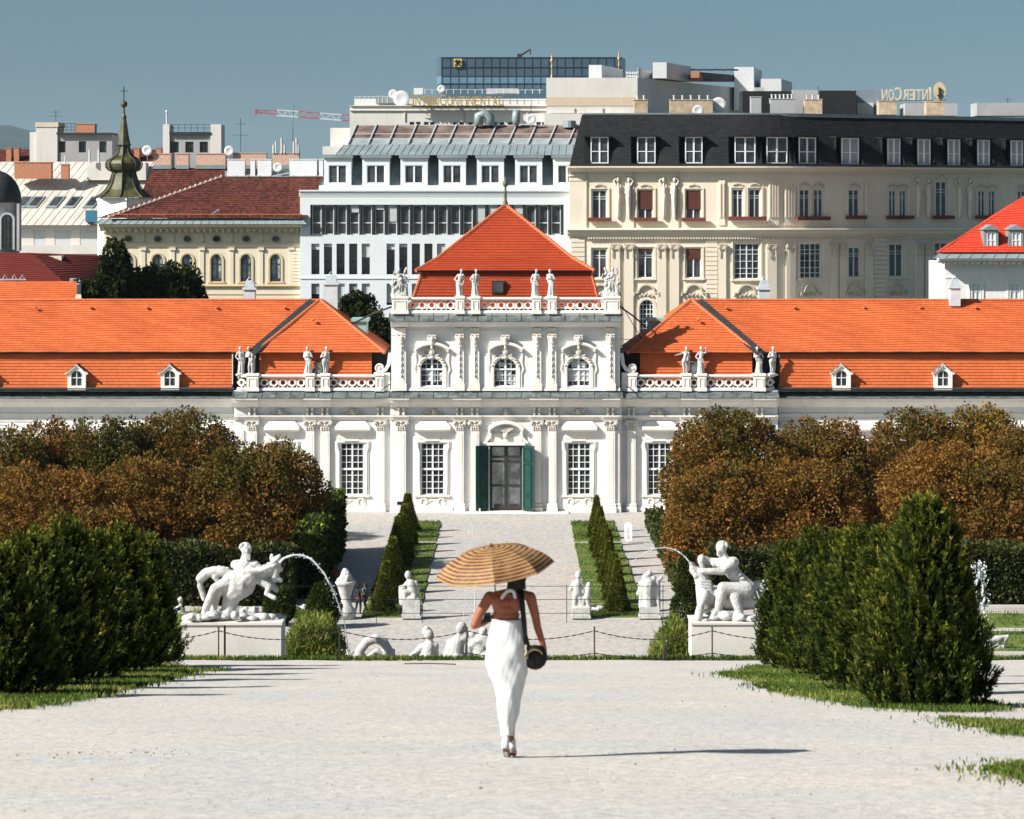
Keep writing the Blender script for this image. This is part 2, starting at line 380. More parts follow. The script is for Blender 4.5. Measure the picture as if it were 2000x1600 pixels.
# lawn strips of the lower garden
def strip(x0, x1, y0, y1, name='lawn'):
    n = 14; m = MB(); ys = [y0+(y1-y0)*k/n for k in range(n+1)]
    ring = []
    for k, y in enumerate(ys): ring.append((x0+rng.uniform(-.08,.08), y))
    top = [(a, b, GZ+.05+rng.uniform(0,.03)) for a, b in ring]+[(x1+rng.uniform(-.08,.08), y, GZ+.05+rng.uniform(0,.03)) for y in ys]
    for k in range(n): m.add([top[k], top[n+1+k], top[n+2+k], top[k+1]], [(0,1,2,3)])
    m.add([(x0,y0,GZ-.03),(x1,y0,GZ-.03),top[n+1],top[0]], [(0,1,2,3)])
    for a, b in ((0, n), (n+1, 2*n+1)):
        for k in range(a, b): m.add([(top[k][0],top[k][1],GZ-.03),(top[k+1][0],top[k+1][1],GZ-.03),top[k+1],top[k]], [(0,1,2,3)])
    return tag(m.build(name, LAWN), kind='structure')
LAWNS = []
for sx in (-1, 1):
    for y0, y1 in ((184.5, 190), (191.3, 226), (227.5, 242)):
        LAWNS.append((sx*6.6-.48-1.65, sx*6.6-.48+1.65, y0, y1))
for a in LAWNS: strip(*a)
BIGL = [(15, 60, 168, 178), (15, 60, 180, 186), (-60, -16, 172, 186), (10.2, 11.6, 184, 232), (-14.5,-9.9, 184, 187.5)]
for a in BIGL: strip(*a)
# pale stone rim of the basin at the far right and the kerb under the railing
m = MB(); m.box(24.0, 166.6, GZ, 60, 167.5, GZ+.38); m.box(24.0, 187.2, GZ, 60, 188.6, GZ+.25)
tag(m.build('basin_rim', M('rim_stone', (.40,.38,.35), .85, .12, 1)), kind='structure')
# ------------------------------------------------------------------ the palace
D0 = 250.0; W0 = Wall(D0); W1 = Wall(250.6); W2 = Wall(252.2)
PAL = thing('palace', 'long white baroque palace with orange tiled roofs and statues on its balustrades', 'palace', (P(988,1012,D0).x, 256, GZ))
mr = lambda px: 1976-px
def mir(a, b): return (mr(b), mr(a))
# walls
def gw(px): return (px-23, 865, px+23, 967)
CENW = [845, 1131]; SIDEW = [550, 688]; SIDEW2 = [mr(p) for p in SIDEW]; WINGW = [-40, 115, 270, 423]; WINGW2 = [mr(p) for p in WINGW]
m = MB(); W0.holes(m, 762, 763, 1214, 1016, [gw(p) for p in CENW]+[(957,870,1020,998)], .45, 12); m.build('wall', WALLC, PAL)
m = MB(); W1.holes(m, 457, 763, 762, 1016, [gw(p) for p in SIDEW], .45, 12); m.build('wall', WALLC, PAL); m = MB(); W1.holes(m, 1214, 763, 1519, 1016, [gw(p) for p in SIDEW2], .45, 12); m.build('wall', WALLC, PAL)
m = MB(); W2.holes(m, -300, 763, 457, 1016, [gw(p) for p in WINGW], .45, 10); m.build('wall', WALLC, PAL); m = MB(); W2.holes(m, 1519, 763, 2300, 1016, [gw(p) for p in WINGW2], .45, 10); m.build('wall', WALLC, PAL)
REFL = M('reflection_white', (.55,.56,.56), .9, .12, 4)
UPW = [(821,866), (964.5,1009.5), (1107.5,1152.5)]
m = MB(); W0.holes(m, 764, 618, 1211, 763, [(a, 700, b, 755) for a, b in UPW], .4, 13)
for a, b in UPW: W0.spandrel(m, a, b, 700, 722)
m.build('wall', WALLC, PAL)
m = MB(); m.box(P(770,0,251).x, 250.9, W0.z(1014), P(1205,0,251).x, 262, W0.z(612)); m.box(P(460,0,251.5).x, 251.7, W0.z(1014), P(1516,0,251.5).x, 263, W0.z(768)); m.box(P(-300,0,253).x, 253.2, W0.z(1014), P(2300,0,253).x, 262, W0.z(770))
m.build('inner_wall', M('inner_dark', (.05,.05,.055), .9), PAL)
# plinths, wall mouldings, cornices
def course(W, a, b, prof, name='cornice', mat=TRIM): m = MB(); W.sweep(m, a, b, prof); return m.build(name, mat, PAL)
CORN = [(775.5,-.2),(775.5,.95),(779,.95),(780.5,.82),(785,.76),(787,.55),(790,.45),(793,.3),(795.5,.18),(795.5,-.2)]
ARCH = [(811,-.2),(811,.30),(813.5,.30),(814.5,.22),(817,.2),(817.3,.14),(820,.12),(820,-.2)]
PLIN = [(990,-.2),(990,.10),(992.5,.16),(995,.2),(1016,.22),(1016,-.2)]
def off(pr, o, s=0): return [(py+s, q+o if q > 0 else q) for py, q in pr]
for W, a, b in ((W0,762,1214),(W1,457,762),(W1,1214,1519),(W2,-300,457),(W2,1519,2300)):
    course(W, a, b, CORN); course(W, a, b, ARCH if W is not W2 else [(808,-.1),(808,.12),(811,.12),(811,-.1)], 'architrave')
for W, a, b in ((W0,762,884),(W0,1110,1214),(W1,457,762),(W1,1214,1519),(W2,-300,457),(W2,1519,2300)): course(W, a, b, PLIN, 'plinth')
for W, a, b in ((W0,766,800),(W0,1176,1210),(W0,884,941),(W0,1034,1091),(W1,594,648),(W1,1328,1382),(W1,462,506),(W1,1470,1514)):
    course(W, a, b, off(CORN, .16)); course(W, a, b, off(ARCH, .12), 'architrave')
for a, b in ((-300,457),(1519,2300)):
    course(W2, a, b, [(793,-.1),(793,.1),(796,.1),(796,-.1)], 'moulding')
    for k in (817.5, 822): course(W2, a, b, [(k,-.1),(k,.05),(k+1.6,.05),(k+1.6,-.1)], 'moulding')
# sunk panels of the wings
for c in WINGW+WINGW2:
    m = MB(); W2.band(m, [(c-55,985),(c-55,829),(c+55,829),(c+55,985)], 2.5, -.02, .05); m.build('panel_frame', TRIM, PAL)
# capital, console and trophy meshes shared by their copies (metres, facing -y)
def capital_mesh():
    m = MB(); w = .36
    m.hexa([(-w,-.05,0),(w,-.05,0),(w,.25,0),(-w,.25,0),(-w*1.15,-.14,.62),(w*1.15,-.14,.62),(w*1.15,.25,.62),(-w*1.15,.25,.62)])
    m.box(-w*1.5,-.24,.70,w*1.5,.25,.80); m.box(-w*1.3,-.18,.63,w*1.3,.25,.70)
    for s in (-1, 1):
        m.lathe([(.04,-.02),(.15,0),(.17,.06),(.15,.16),(.05,.18)], (s*w*1.22,-.06,.56), 10, 'y'); m.ell((s*w*1.22,-.26,.56), .06, 6, 4)
        m.tube([(s*w*.2,-.14,.3),(s*w*.7,-.2,.45),(s*w*1.2,-.2,.68)], .05, 5)
    for r, z, n in ((.13,.12,4), (.12,.33,3)):
        for k in range(n):
            x = -w+2*w*(k+.5)/n; m.ell((x,-.1,z), (.09,.09,.15), 6, 5); m.ell((x,-.18,z+.12), (.07,.06,.05), 6, 4)
    m.ell((0,-.22,.66), (.1,.08,.1), 6, 5); return m.mesh('capital', ORN, smooth=False)
CAPM = capital_mesh()
def console_mesh():
    m = MB()
    for s in (-1, 1):
        m.box(s*.2-.09,-.1,0,s*.2+.09,.1,.62); m.ell((s*.2,-.16,.12), (.12,.1,.12), 8, 5); m.ell((s*.2,-.2,.52), (.12,.14,.1), 8, 5)
        m.ell((s*.2,-.12,.3), (.05,.06,.14), 6, 4)
    return m.mesh('console', TRIM)
CONM = console_mesh()
def trophy_mesh():
    m = MB()
    for k in range(11):
        a = -70+14*k+rng.uniform(-5,5); L = rng.uniform(.55,1.0); t = math.radians(a)
        p = [(math.sin(t)*L*q+.1*math.sin(q*5+k), -.06-.05*(k % 3), .02+math.cos(t)*L*q*.55) for q in (0,.35,.7,1)]
        m.tube(p, [.06,.05,.045,.02], 5)
        m.ell(p[2], (.11,.05,.06), 6, 4); m.ell((p[3][0],-.1,p[3][2]), (.08,.05,.05), 6, 4)
    m.ell((0,-.1,.15), (.22,.12,.17), 8, 5); m.ell((0,-.15,.38), (.12,.1,.13), 8, 5); return m.mesh('trophy', ORN, smooth=True)
TROM = [trophy_mesh() for _ in range(3)]
# pilasters
def pilaster(W, a, b, y0=840, y1=990, o=.26, cap=True):
    m = MB(); W.box(m, a, y0, b, y1, -.1, o); W.box(m, a+3, y0+6, b-3, y1-4, o, o+.015)
    q = m.build('pilaster', TRIM, PAL); m = MB()
    W.sweep(m, a-1.5, b+1.5, [(y1-7,-.05),(y1-7,o+.04),(y1-5.5,o+.1),(y1-4,o+.1),(y1-3,o+.06),(y1-.5,o+.14),(y1,o+.16),(y1,-.05)])
    W.box(m, a-2.5, y1+.3, b+2.5, 1014.5, -.05, o+.2); m.build('base', TRIM, q)
    if cap:
        c = W.p((a+b)/2, y0+.5, o-.1); inst('capital', CAPM, q, c, sc=((b-a)/17.5, 1, 1))
        inst('console', CONM, q, W.p((a+b)/2, 811, .05), sc=((b-a)/17.5, 1.15, 1))
PIL0 = [(775,793),(889.5,906),(919,936)]; PIL1 = [(484,502),(597,614),(626,644),(735,751)]
for a, b in PIL0:
    pilaster(W0, a, b); pilaster(W0, *mir(a, b))
for a, b in PIL1:
    pilaster(W1, a, b); pilaster(W1, *mir(a, b))
for a, b in ((766,775),(1201,1210)): pilaster(W0, a, b, o=.13, cap=False)
for W, a in ((W1,465),(W1,1500)): pilaster(W, a, a+11, o=.12, cap=False)
for i, px in enumerate((847,988,1129)): inst('trophy', TROM[i % 3], PAL, W0.p(px, 811, .02))
for i, px in enumerate((547,688,1288,1429)): inst('trophy', TROM[(i+1) % 3], PAL, W1.p(px, 811, .02))
# ground floor windows
def big_window(W, c, hood=True):
    x0, y0, x1, y1 = gw(c); w = W.window(PAL, x0, y0, x1, y1, 4, 8, 2.2, 1.3, -.22, mullion=3.2, split=[.125,.25,.375,.625,.75,.875])
    m = MB(); W.box(m, x0+2, 914.5, x1-2, 918.5, -.2, -.08); m.build('transom', PAINT, w)
    m = MB()
    for q, o in ((3.2,.10),(6.5,.05)):
        W.band(m, [(x0-q,y1+2),(x0-q-1,940),(x0-q-1,y0+18),(x0-q-4,y0+8),(x0-q-4,y0-2),(x0-q+2,y0-2.5),(x0+8,y0-3),(x0+10,y0-5.5),(x1-10,y0-5.5),(x1-8,y0-3),(x1+q-2,y0-2.5),(x1+q+4,y0-2),(x1+q+4,y0+8),(x1+q+1,y0+18),(x1+q+1,940),(x1+q,y1+2)], 4, -.02, o)
    m.build('surround', TRIM, w)
    m = MB(); W.sweep(m, x0-11, x1+11, [(y1+.3,-.2),(y1+.3,.16),(y1+3,.16),(y1+6,.06),(y1+6,-.1)]); m.build('sill', TRIM, w)
    m = MB()
    for s in (-1, 1): W.band(m, arc(c+s*17, y1+13, 6, 7, 200 if s > 0 else -20, 20 if s > 0 else 200, 8), 3, 0, .09)
    W.box(m, x0-4, y1+7, x1+4, 989, 0, .03); W.band(m, [(c-14,y1+18),(c,y1+9),(c+14,y1+18)], 2, 0, .07); m.build('apron', TRIM, w)
    if hood:
        m = MB(); W.sweep(m, x0-11, x1+12, [(833,-.05),(833,.32),(835,.5),(839,.5),(841,.34),(842.5,.25),(842.5,-.05)])
        vs = [W.p(x0-11,833.2,0), W.p(x1+12,833.2,0), W.p(x1+12,833.2,.32), W.p(x0-11,833.2,.32), W.p(x0-2,823,0), W.p(x1+3,823,0), W.p(x1+3,823,.08), W.p(x0-2,823,.08)]
        m.hexa(vs); W.box(m, x0-4, 842.7, x1+4, 857, -.02, .04); m.build('hood', TRIM, w)
for c in CENW: big_window(W0, c)
for c in SIDEW+SIDEW2: big_window(W1, c)
for c in WINGW+WINGW2: big_window(W2, c)
# entrance: glazed door, green shutters, curved head
DOORM = M('door_dark_wood', (.035,.033,.035), .4, .2, 3)
dr = W0.window(PAL, 957.5, 870, 1019.5, 997.5, 2, 4, 4, 4, -.35, DOORM, GLASS_D, 'door', [.18,.25,.62], mullion=7)
m = MB()
for c in (974, 1003): W0.box(m, c-9, 985, c+9, 995, -.34, -.24)
m.build('kick_panel', DOORM, dr)
def shutter(hx, ang, s):
    h = W0.p(hx, 997, .02); wd = 1.22; ht = W0.z(870)-W0.z(997); m = MB()
    m.box(0,-.05,0,wd,.03,ht); o = m.mesh('shutter', DGREEN); p = MB()
    for z0, z1 in ((.05,.22),(.25,.72),(.76,.96)):
        for a, b in (((.22,-.08,z0*ht),(wd-.22,-.08,z0*ht)),((.22,-.08,z1*ht),(wd-.22,-.08,z1*ht))): p.bar(a, b, .07, .05)
        for x in (.22, wd-.22): p.bar((x,-.08,z0*ht),(x,-.08,z1*ht), .07, .05)
        p.box(.34,-.075,z0*ht+.12,wd-.34,-.05,z1*ht-.12)
    q = inst('shutter', o, PAL, h, (0,0,ang)); inst('shutter_panel', p.mesh('shutter_panel', DGREEN), q, world=False)
    bpy.context.view_layer.update()
shutter(957, math.radians(180+24), 1)
q = [o for o in C.objects if o.name == 'shutter'][0]
# the left leaf is seen from its outer side as well: mirror it so that its panels face the visitor
q.scale = (1, -1, 1)
shutter(1020, math.radians(-40), -1)
m = MB()
W0.band(m, arc(988, 862, 43, 38, 38, 142, 16), 6, 0, .55); W0.band(m, arc(988, 866, 42, 38, 38, 142, 16), 4, 0, .35)
W0.band(m, [(945,866),(949,862),(957,854),(958,846),(955,840)], 5, 0, .2); W0.band(m, [(1031,866),(1027,862),(1019,854),(1018,846),(1021,840)], 5, 0, .2)
W0.box(m, 950, 864, 1026, 869.7, -.05, .28); W0.box(m, 957, 846, 1019, 863, 0, .06)
W0.band(m, [(953,868),(953,998)], 6, -.02, .12); W0.band(m, [(1023.5,868),(1023.5,998)], 6, -.02, .12)
s_ = m.build('door_surround', TRIM, dr)
m = MB(); m.ell(W0.p(988,850,.18), (.25,.16,.3), 10, 6)
for k in range(7):
    a = math.radians(-60+20*k); m.cap(W0.p(988,846,.2), .1, W0.p(988+15*math.sin(a),842-9*math.cos(a),.3), .07, 6)
m.build('cartouche', ORN, s_, True)
for k, (a, b, y0, y1, o) in enumerate(((886,1110,998.4,1004,1.4),(884,1118,1004.3,1009.5,1.9),(882,1126,1009.8,1016,2.4))):
    m = MB(); W0.box(m, a, y0, b, y1, .2, o); m.build('step', TRIM, PAL)
m = MB(); W0.box(m, 884, 997.9, 1110, 1016, -.3, .19); m.build('plinth', TRIM, PAL)
# cellar vents, black low grilles
for W, a, b in ((W1,672,711),(W1,1265,1300)): m = MB(); W.box(m, a, 1003, b, 1012, .2, .5); [W.box(m, a+2+k*5, 1001.5, a+4+k*5, 1003, .25, .45) for k in range(int((b-a)/5))]; m.build('cellar_vent', BLACKM, PAL)
# upper storey
course(W0, 764, 1211, [(757,-.1),(757,.16),(763,.22),(763,-.1)], 'plinth')
UC = [(626.5,-.2),(626.5,.8),(629,.8),(630.5,.68),(633,.62),(635,.4),(638,.25),(639,-.2)]
course(W0, 763, 1213, UC); course(W0, 764, 1211, [(645,-.1),(645,.04),(655,.04),(655,-.1)], 'frieze', WALLC)
for a, b in ((766,798),(884,941),(1034,1091),(1178,1210)): course(W0, a, b, off(UC, .14, .2))
course(W0, 764, 1211, [(612,-.3),(612,.1),(626.3,.1),(626.3,-.3)], 'parapet')
def mask_mesh():
    m = MB(); m.ell((0,-.1,.15), (.26,.18,.34), 8, 6); m.ell((0,-.2,.28), (.2,.14,.14), 8, 5); m.ell((0,-.27,.14), (.06,.07,.1), 6, 4)
    for s in (-1, 1): m.ell((s*.26,-.08,.3), (.12,.12,.2), 6, 5); m.ell((s*.1,-.24,.2), .05, 5, 4)
    m.ell((0,-.18,-.12), (.14,.12,.16), 6, 5); m.ell((0,-.14,-.42), (.1,.08,.18), 6, 5); m.box(-.34,-.2,.46,.34,.1,.58); return m.mesh('mask', ORN, smooth=False)
MASKM = mask_mesh()
for a, b in PIL0+[mir(*q) for q in PIL0]:
    m = MB(); W0.box(m, a, 652, b, 757, -.05, .2); W0.box(m, a+4, 676, b-4, 748, .2, .22); W0.box(m, a-1.5, 749, b+1.5, 763, -.05, .3); W0.box(m, a, 641, b, 651.5, -.05, .16)
    q = m.build('pilaster', TRIM, PAL); inst('mask', MASKM, q, W0.p((a+b)/2, 666, .2))
    m = MB()
    m.tube([W0.p((a+b)/2+.8*math.sin(k*2), 680+k*4, .22) for k in range(15)], [.04+.035*(k % 3) for k in range(15)], 6)
    m.build('garland', ORN, q, True)
for i, (x0, x1) in enumerate(UPW):
    c = (x0+x1)/2; w = W0.window(PAL, x0, 700, x1, 755, 4, 5, 2, 1, -.2, mullion=4, split=[.2,.42,.6,.8])
    m = MB(); W0.box(m, x0+1, 720, x1-1, 723, -.19, -.07); m.build('transom', PAINT, w)
    m = MB(); W0.band(m, [(x0-3,757),(x0-3,722)]+arc(c, 722, 25.5, 25, 180, 0, 14)+[(x1+3,722),(x1+3,757)], 6, -.02, .12)
    W0.band(m, [(x0-8,757),(x0-8,730),(x0-12,722),(x0-9,708),(x0-10,690)], 4, -.01, .08); W0.band(m, [(x1+8,757),(x1+8,730),(x1+12,722),(x1+9,708),(x1+10,690)], 4, -.01, .08)
    W0.box(m, x0-6, 756, x1+6, 759, -.05, .2); m.build('surround', TRIM, w)
    m = MB(); W0.band(m, arc(c, 708, 45, 38, 42, 138, 14), 5, 0, .5); W0.band(m, arc(c, 712, 44, 38, 42, 138, 14), 4, 0, .3); m.build('hood', TRIM, w)
    inst('mask', MASKM, w, W0.p(c, 668, .32), sc=(1,1,1))
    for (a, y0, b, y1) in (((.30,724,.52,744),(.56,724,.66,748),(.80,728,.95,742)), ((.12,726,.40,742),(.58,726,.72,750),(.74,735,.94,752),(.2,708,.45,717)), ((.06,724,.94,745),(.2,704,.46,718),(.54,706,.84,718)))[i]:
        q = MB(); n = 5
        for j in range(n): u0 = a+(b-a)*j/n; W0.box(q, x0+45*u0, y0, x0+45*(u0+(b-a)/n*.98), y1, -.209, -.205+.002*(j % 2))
        q.build('pane_reflection', REFL, w)  # pale slips before the opaque glass, white reflections put in as colour
    m = MB()
    for s in (-1, 1):
        W0.band(m, arc(c+s*9, 687, 8, 7, 0, 300, 12), 2.4, .04, .16); W0.band(m, arc(c+s*14, 697, 7, 5, 40, 330, 10), 2.2, .04, .14)
        for k in range(5): m.ell(W0.p(c+s*(12+3.4*k), 699+k*k*.9, .12), (.13,.09,.1), 6, 4)
    m.ell(W0.p(c,686,.14), (.28,.14,.36), 8, 5); m.ell(W0.p(c,698,.14), (.2,.12,.14), 8, 5); m.build('cartouche', ORN, w)
# scrolls leaning on the upper storey
for s in (-1, 1):
    f = (lambda x: x) if s < 0 else mr
    m = MB(); W1.band(m, [(f(762),690),(f(759),712),(f(753),722),(f(744),725)], 7, -.6, .15)
    W1.box(m, min(f(733),f(762)), 733, max(f(733),f(762)), 763, -.7, .1); W1.box(m, min(f(730),f(762)), 728, max(f(730),f(762)), 733, -.75, .2)
    m.lathe([(.1,-.75),(.34,-.72),(.36,-.3),(.36,.12),(.28,.16),(.26,.1),(.12,.1),(.1,.2)], W1.p(f(741),719,0), 14, 'y'); m.build('scroll', TRIM, PAL)
# copper plates over the cornices, one by one
def plate_mesh(w):
    m = MB(); o1, h = 1.14, .47
    m.add([(0,-o1,0),(w,-o1,0),(w,0.1,h),(0,0.1,h),(0,-o1,-.05),(w,-o1,-.05)], [(0,1,2,3),(4,5,1,0)])
    m.bar((.02,-o1,.02),(.02,.1,h+.02), .05, .06); return m.mesh('plate', COPPER)
for W, a, b, y, n in ((W0,760,1216,775.2,16),(W1,456,760,775.2,11),(W1,1216,1520,775.2,11),(W2,-120,456,775.2,20),(W2,1520,2096,775.2,20),(W0,760,1216,626.2,16)):
    step = (b-a)/n; me = plate_mesh(step/F*W.d-.006)
    for k in range(n): inst('plate', me, PAL, W.p(a+k*step, y, rng.uniform(0,.012)), (rng.uniform(-.012,.012),0,0), (1, 1 if y > 700 else .86, 1 if y > 700 else 1.15))
# balustrades
def ring_mesh():
    m = MB(); n = 18
    vs = []; fs = []
    for k in range(n):
        a = 2*pi*k/n
        for r, y in ((.32,-.08),(.32,.08),(.18,.08),(.18,-.08)): vs.append((r*math.cos(a), y, r*math.sin(a)))
    for k in range(n):
        for j in range(4): fs.append((4*k+j, 4*k+(j+1) % 4, 4*((k+1) % n)+(j+1) % 4, 4*((k+1) % n)+j))
    m.add(vs, fs)
    for s in (-1, 1):
        m.tube([(s*.2,-.02,s*.24),(s*.36,-.04,s*.1),(s*.48,-.02,-s*.06)], .05, 5); m.ell((s*.37,0,-s*.33), (.05,.06,.1), 6, 4); m.ell((0,0,s*.36), (.06,.06,.06), 6, 4)
    return m.mesh('ring', TRIM)
RINGM = ring_mesh()
def balustrade(W, xs, rings, y0, y1, o=.0):
    m = MB(); a, b = xs[0][0], xs[-1][1]
    W.sweep(m, a, b, [(y0,o-.3),(y0,o+.16),(y0+3,o+.2),(y0+5.5,o+.1),(y0+5.5,o-.3)]); W.sweep(m, a, b, [(y1-5.5,o-.3),(y1-5.5,o+.08),(y1-4,o+.14),(y1,o+.16),(y1,o-.3)])
    q = m.build('balustrade', TRIM, PAL)
    for x in rings: inst('ring', RINGM, q, W.p(x, (y0+y1)/2, o-.1))
    for x0, x1 in xs:
        m = MB(); W.box(m, x0, y0-1, x1, y1+.5, o-.5, o+.3); W.box(m, x0-1.5, y0-2.5, x1+1.5, y0+2, o-.55, o+.36); W.box(m, x0-1.5, y1-5, x1+1.5, y1+1, o-.55, o+.38)
        W.band(m, [(x0+4,y1-8),(x0+4,y0+7),(x1-4,y0+7),(x1-4,y1-8)], 1.5, o+.28, o+.34); m.build('pedestal', TRIM, q)
UPP = [(766,797),(889.5,906.5),(920,937)]; UPP = UPP+[mir(*q) for q in UPP[::-1]]
UR = [805,824,843,862,880,913,945,962,979]; balustrade(W0, UPP, UR+[mr(x) for x in UR], 581, 612)
LP = [(482,505),(597,614),(627,644),(733,749)]; LR = [472,516,534.5,552.5,570.5,588,620.5,651.5,670,688,706.5,724.5]
balustrade(W1, LP, LR[1:], 732, 763); balustrade(W1, [mir(*q) for q in LP[::-1]], [mr(x) for x in LR[1:]], 732, 763)
for s in (0, 1):   # rounded end bays
    q = W1.p(mr(472) if s else 472, 747.5, -.25); ob = inst('ring', RINGM, PAL, q, (0,0,math.radians(40 if s else -40)))
    m = MB(); f = (lambda x: mr(x)) if s else (lambda x: x)
    for y0, y1 in ((732,737.5),(757.5,763)):
        m.tube([W1.p(f(482),(y0+y1)/2,0), W1.p(f(472),(y0+y1)/2,-.05), W1.p(f(464),(y0+y1)/2,-.6), W1.p(f(463),(y0+y1)/2,-1.6)], .13, 6)
    m.build('rail', TRIM, PAL)
# roofs
def froof(name, mat, A, B, Cc, D, n, cols=30, **kw):
    m = MB(); uv = []; roof(m, uv, A, B, Cc, D, n, cols, **kw); return build_roof(m, uv, name, mat, PAL)
def ridge(pts, r=.13, par=None, mat=RIDGE, step=.34):
    m = MB(); pts = [Vector(p) for p in pts]
    for a, b in zip(pts, pts[1:]):
        n = max(1, int((b-a).length/step))
        for k in range(n): p = a.lerp(b, k/n); q = a.lerp(b, (k+1.08)/n); m.tube([p, q], [r*1.08, r*.92], 6)
    return m.build('ridge_tiles', mat, par)
# pavilion
ex0, ex1 = 812, 1161; E0 = P(ex0,529,252.4); E1 = P(ex1,529,252.4); AP = P(987,400,259.2); EB0 = Vector((E0.x,266,E0.z)); EB1 = Vector((E1.x,266,E1.z))
def flare(p, k): q = Vector(p); q.z += k; return q
mid = lambda a, b, t: Vector(a).lerp(Vector(b), t)
for A, B in ((E0,E1),(E1,EB1),(EB0,E0)):
    k = .24; A2 = mid(A, AP, k); B2 = mid(B, AP, k); A2.z -= .28; B2.z -= .28
    r_ = froof('roof', TILE_R, A, B, B2, A2, 6, 30, wav=.02); froof('roof', TILE_R, A2, B2, AP+(B-A)*.012, AP-(B-A)*.012, 20, 30, wav=.02, v0=6)
for A in (E0, E1): k = .24; A2 = mid(A, AP, k); A2.z -= .28; ridge([A, A2, AP], .15, r_)
L0 = P(801,600,252.1); L1 = P(1172,600,252.1); T0 = P(826,526,252.9); T1 = P(1153,526,252.9); LB0 = Vector((L0.x,267,L0.z)); LB1 = Vector((L1.x,267,L1.z)); TB0 = Vector((T0.x,265,T0.z)); TB1 = Vector((T1.x,265,T1.z))
r2 = froof('roof', TILE_R, L0, L1, T1, T0, 13, 30, wav=.015); froof('roof', TILE_R, L1, LB1, TB1, T1, 13, 8, wav=.01); froof('roof', TILE_R, LB0, L0, T0, TB0, 13, 8, wav=.01)
ridge([L0, T0], .12, r2); ridge([L1, T1], .12, r2)
m = MB(); m.hexa([E0+Vector((.1,.1,-.12)), E1+Vector((-.1,.1,-.12)), EB1+Vector((-.1,0,-.12)), EB0+Vector((.1,0,-.12)), E0+Vector((.1,.1,-.03)), E1+Vector((-.1,.1,-.03)), EB1+Vector((-.1,0,-.03)), EB0+Vector((.1,0,-.03))]); m.build('eaves_board', LEAD, PAL)
q = P(973,561,252.4); m = MB(); m.box(q.x-.5,252.25,q.z-.55,q.x+.5,253.2,q.z+.52); k_ = m.build('skylight', LEAD, PAL); m = MB(); m.box(q.x-.4,252.2,q.z-.42,q.x+.4,252.24,q.z+.4); m.build('pane', GLASS, k_)
VERD = M('verdigris', (.10,.16,.12), .6, .4, 3, col2=(.17,.17,.09))
m = MB(); m.lathe([(.3,-.25),(.22,.1),(.13,.35),(.10,1.0),(.16,1.05),(.09,1.15),(.09,1.45),(.2,1.55),(.24,1.75),(.16,1.95),(.06,2.05),(.09,2.12),(.02,2.3)], AP, 10); m.build('finial', VERD, PAL, True)
# wings: upper and lower slopes
for s in (0, 1):
    f = (lambda x: mr(x)) if s else (lambda x: x)
    a, b = sorted((f(-300), f(620))); froof('roof', TILE_O, P(a,688,251.3), P(b,688,251.3), P(b,587,257.2), P(a,587,257.2), 23, 60, wav=.07)
    a, b = sorted((f(-300), f(453))); q = froof('roof', TILE_O, P(a,757,251.3), P(b,757,251.3), P(b,686,251.85), P(a,686,251.85), 12, 50, wav=.025)
    a, b = sorted((f(-300), f(628))); ridge([P(a,586.5,257.2), P(b,586.5,257.2)], .14, q)
    a, b = sorted((f(-300), f(505))); m = MB(); m.box(P(a,0,252).x, 251.4, W2.z(691), P(b,0,252).x, 253, W2.z(689.3)); m.build('eaves_board', LEAD, PAL)
    a, b = sorted((f(-300), f(457))); m = MB(); m.tube([P(a,759.5,251.0), P(b,759.5,251.0)], .13, 6); m.build('gutter', LEAD, PAL)
    m = MB(); m.box(P(a,0,252).x, 251.2, W2.z(764), P(b,0,252).x, 252.4, W2.z(757.5)); m.build('flashing', COPPER, PAL)
    # side pavilion
    A = P(f(498),689,251.0); B = P(f(751),689,251.0); A, B = (A, B) if A.x < B.x else (B, A)
    T = P(f(625),586,256.0); Tb = Vector((T.x,259,T.z)); Ab = Vector((A.x,264,A.z)); Bb = Vector((B.x,264,B.z))
    d_ = Vector((.03,0,0)); q = froof('roof', TILE_O, A, B, T+d_, T-d_, 21, 26, wav=.03); froof('roof', TILE_O, B, Bb, Tb, T, 24, 10, wav=.02); froof('roof', TILE_O, Ab, A, T, Tb, 24, 10, wav=.02)
    ridge([A, T], .15, q); ridge([B, T], .15, q)
    vl = P(f(612),587,256.8); vb = P(f(492),689,250.7); m = MB(); m.bar(vl, vb, .75, .06, (0,-.6,.8)); m.build('valley_flashing', LEAD, PAL)
    a, b = sorted((f(507), f(726))); froof('roof', TILE_O, P(a,757,251.05), P(b,757,251.05), P(b,686,251.6), P(a,686,251.6), 12, 16, wav=.01)
    a, b = sorted((f(455), f(762))); m = MB(); m.box(P(a,0,252.9).x, 252.95, W1.z(765), P(b,0,252.9).x, 262, W1.z(691)); m.build('attic_wall', LEAD, PAL)
    q = P(f(622),718,251.3); m = MB(); m.box(q.x-.28,251.0,q.z-.5,q.x+.28,252.5,q.z+.45); m.build('hatch', COPPER, PAL)
    x = P(f(457),0,251).x; m = MB(); m.tube([(x,251.2,W1.z(797)),(x,251.4,W1.z(815)),(x,251.9,W1.z(822)),(x,251.9,W1.z(1010))], .08, 6); m.build('downpipe', LEAD, PAL)
    for px, d in ((70,0),(178,0),(288,0),(424,0),(557,0),(612,1)):
        v = .17 if not d else .45; q = P(f(px),586+101*v,257.2-6.3*v) if not d else P(f(612),627,253.6)
        m = MB(); m.ell(q+Vector((0,-.1,.1)), (.16,.22,.1), 6, 4); m.build('roof_vent', RIDGE, PAL)
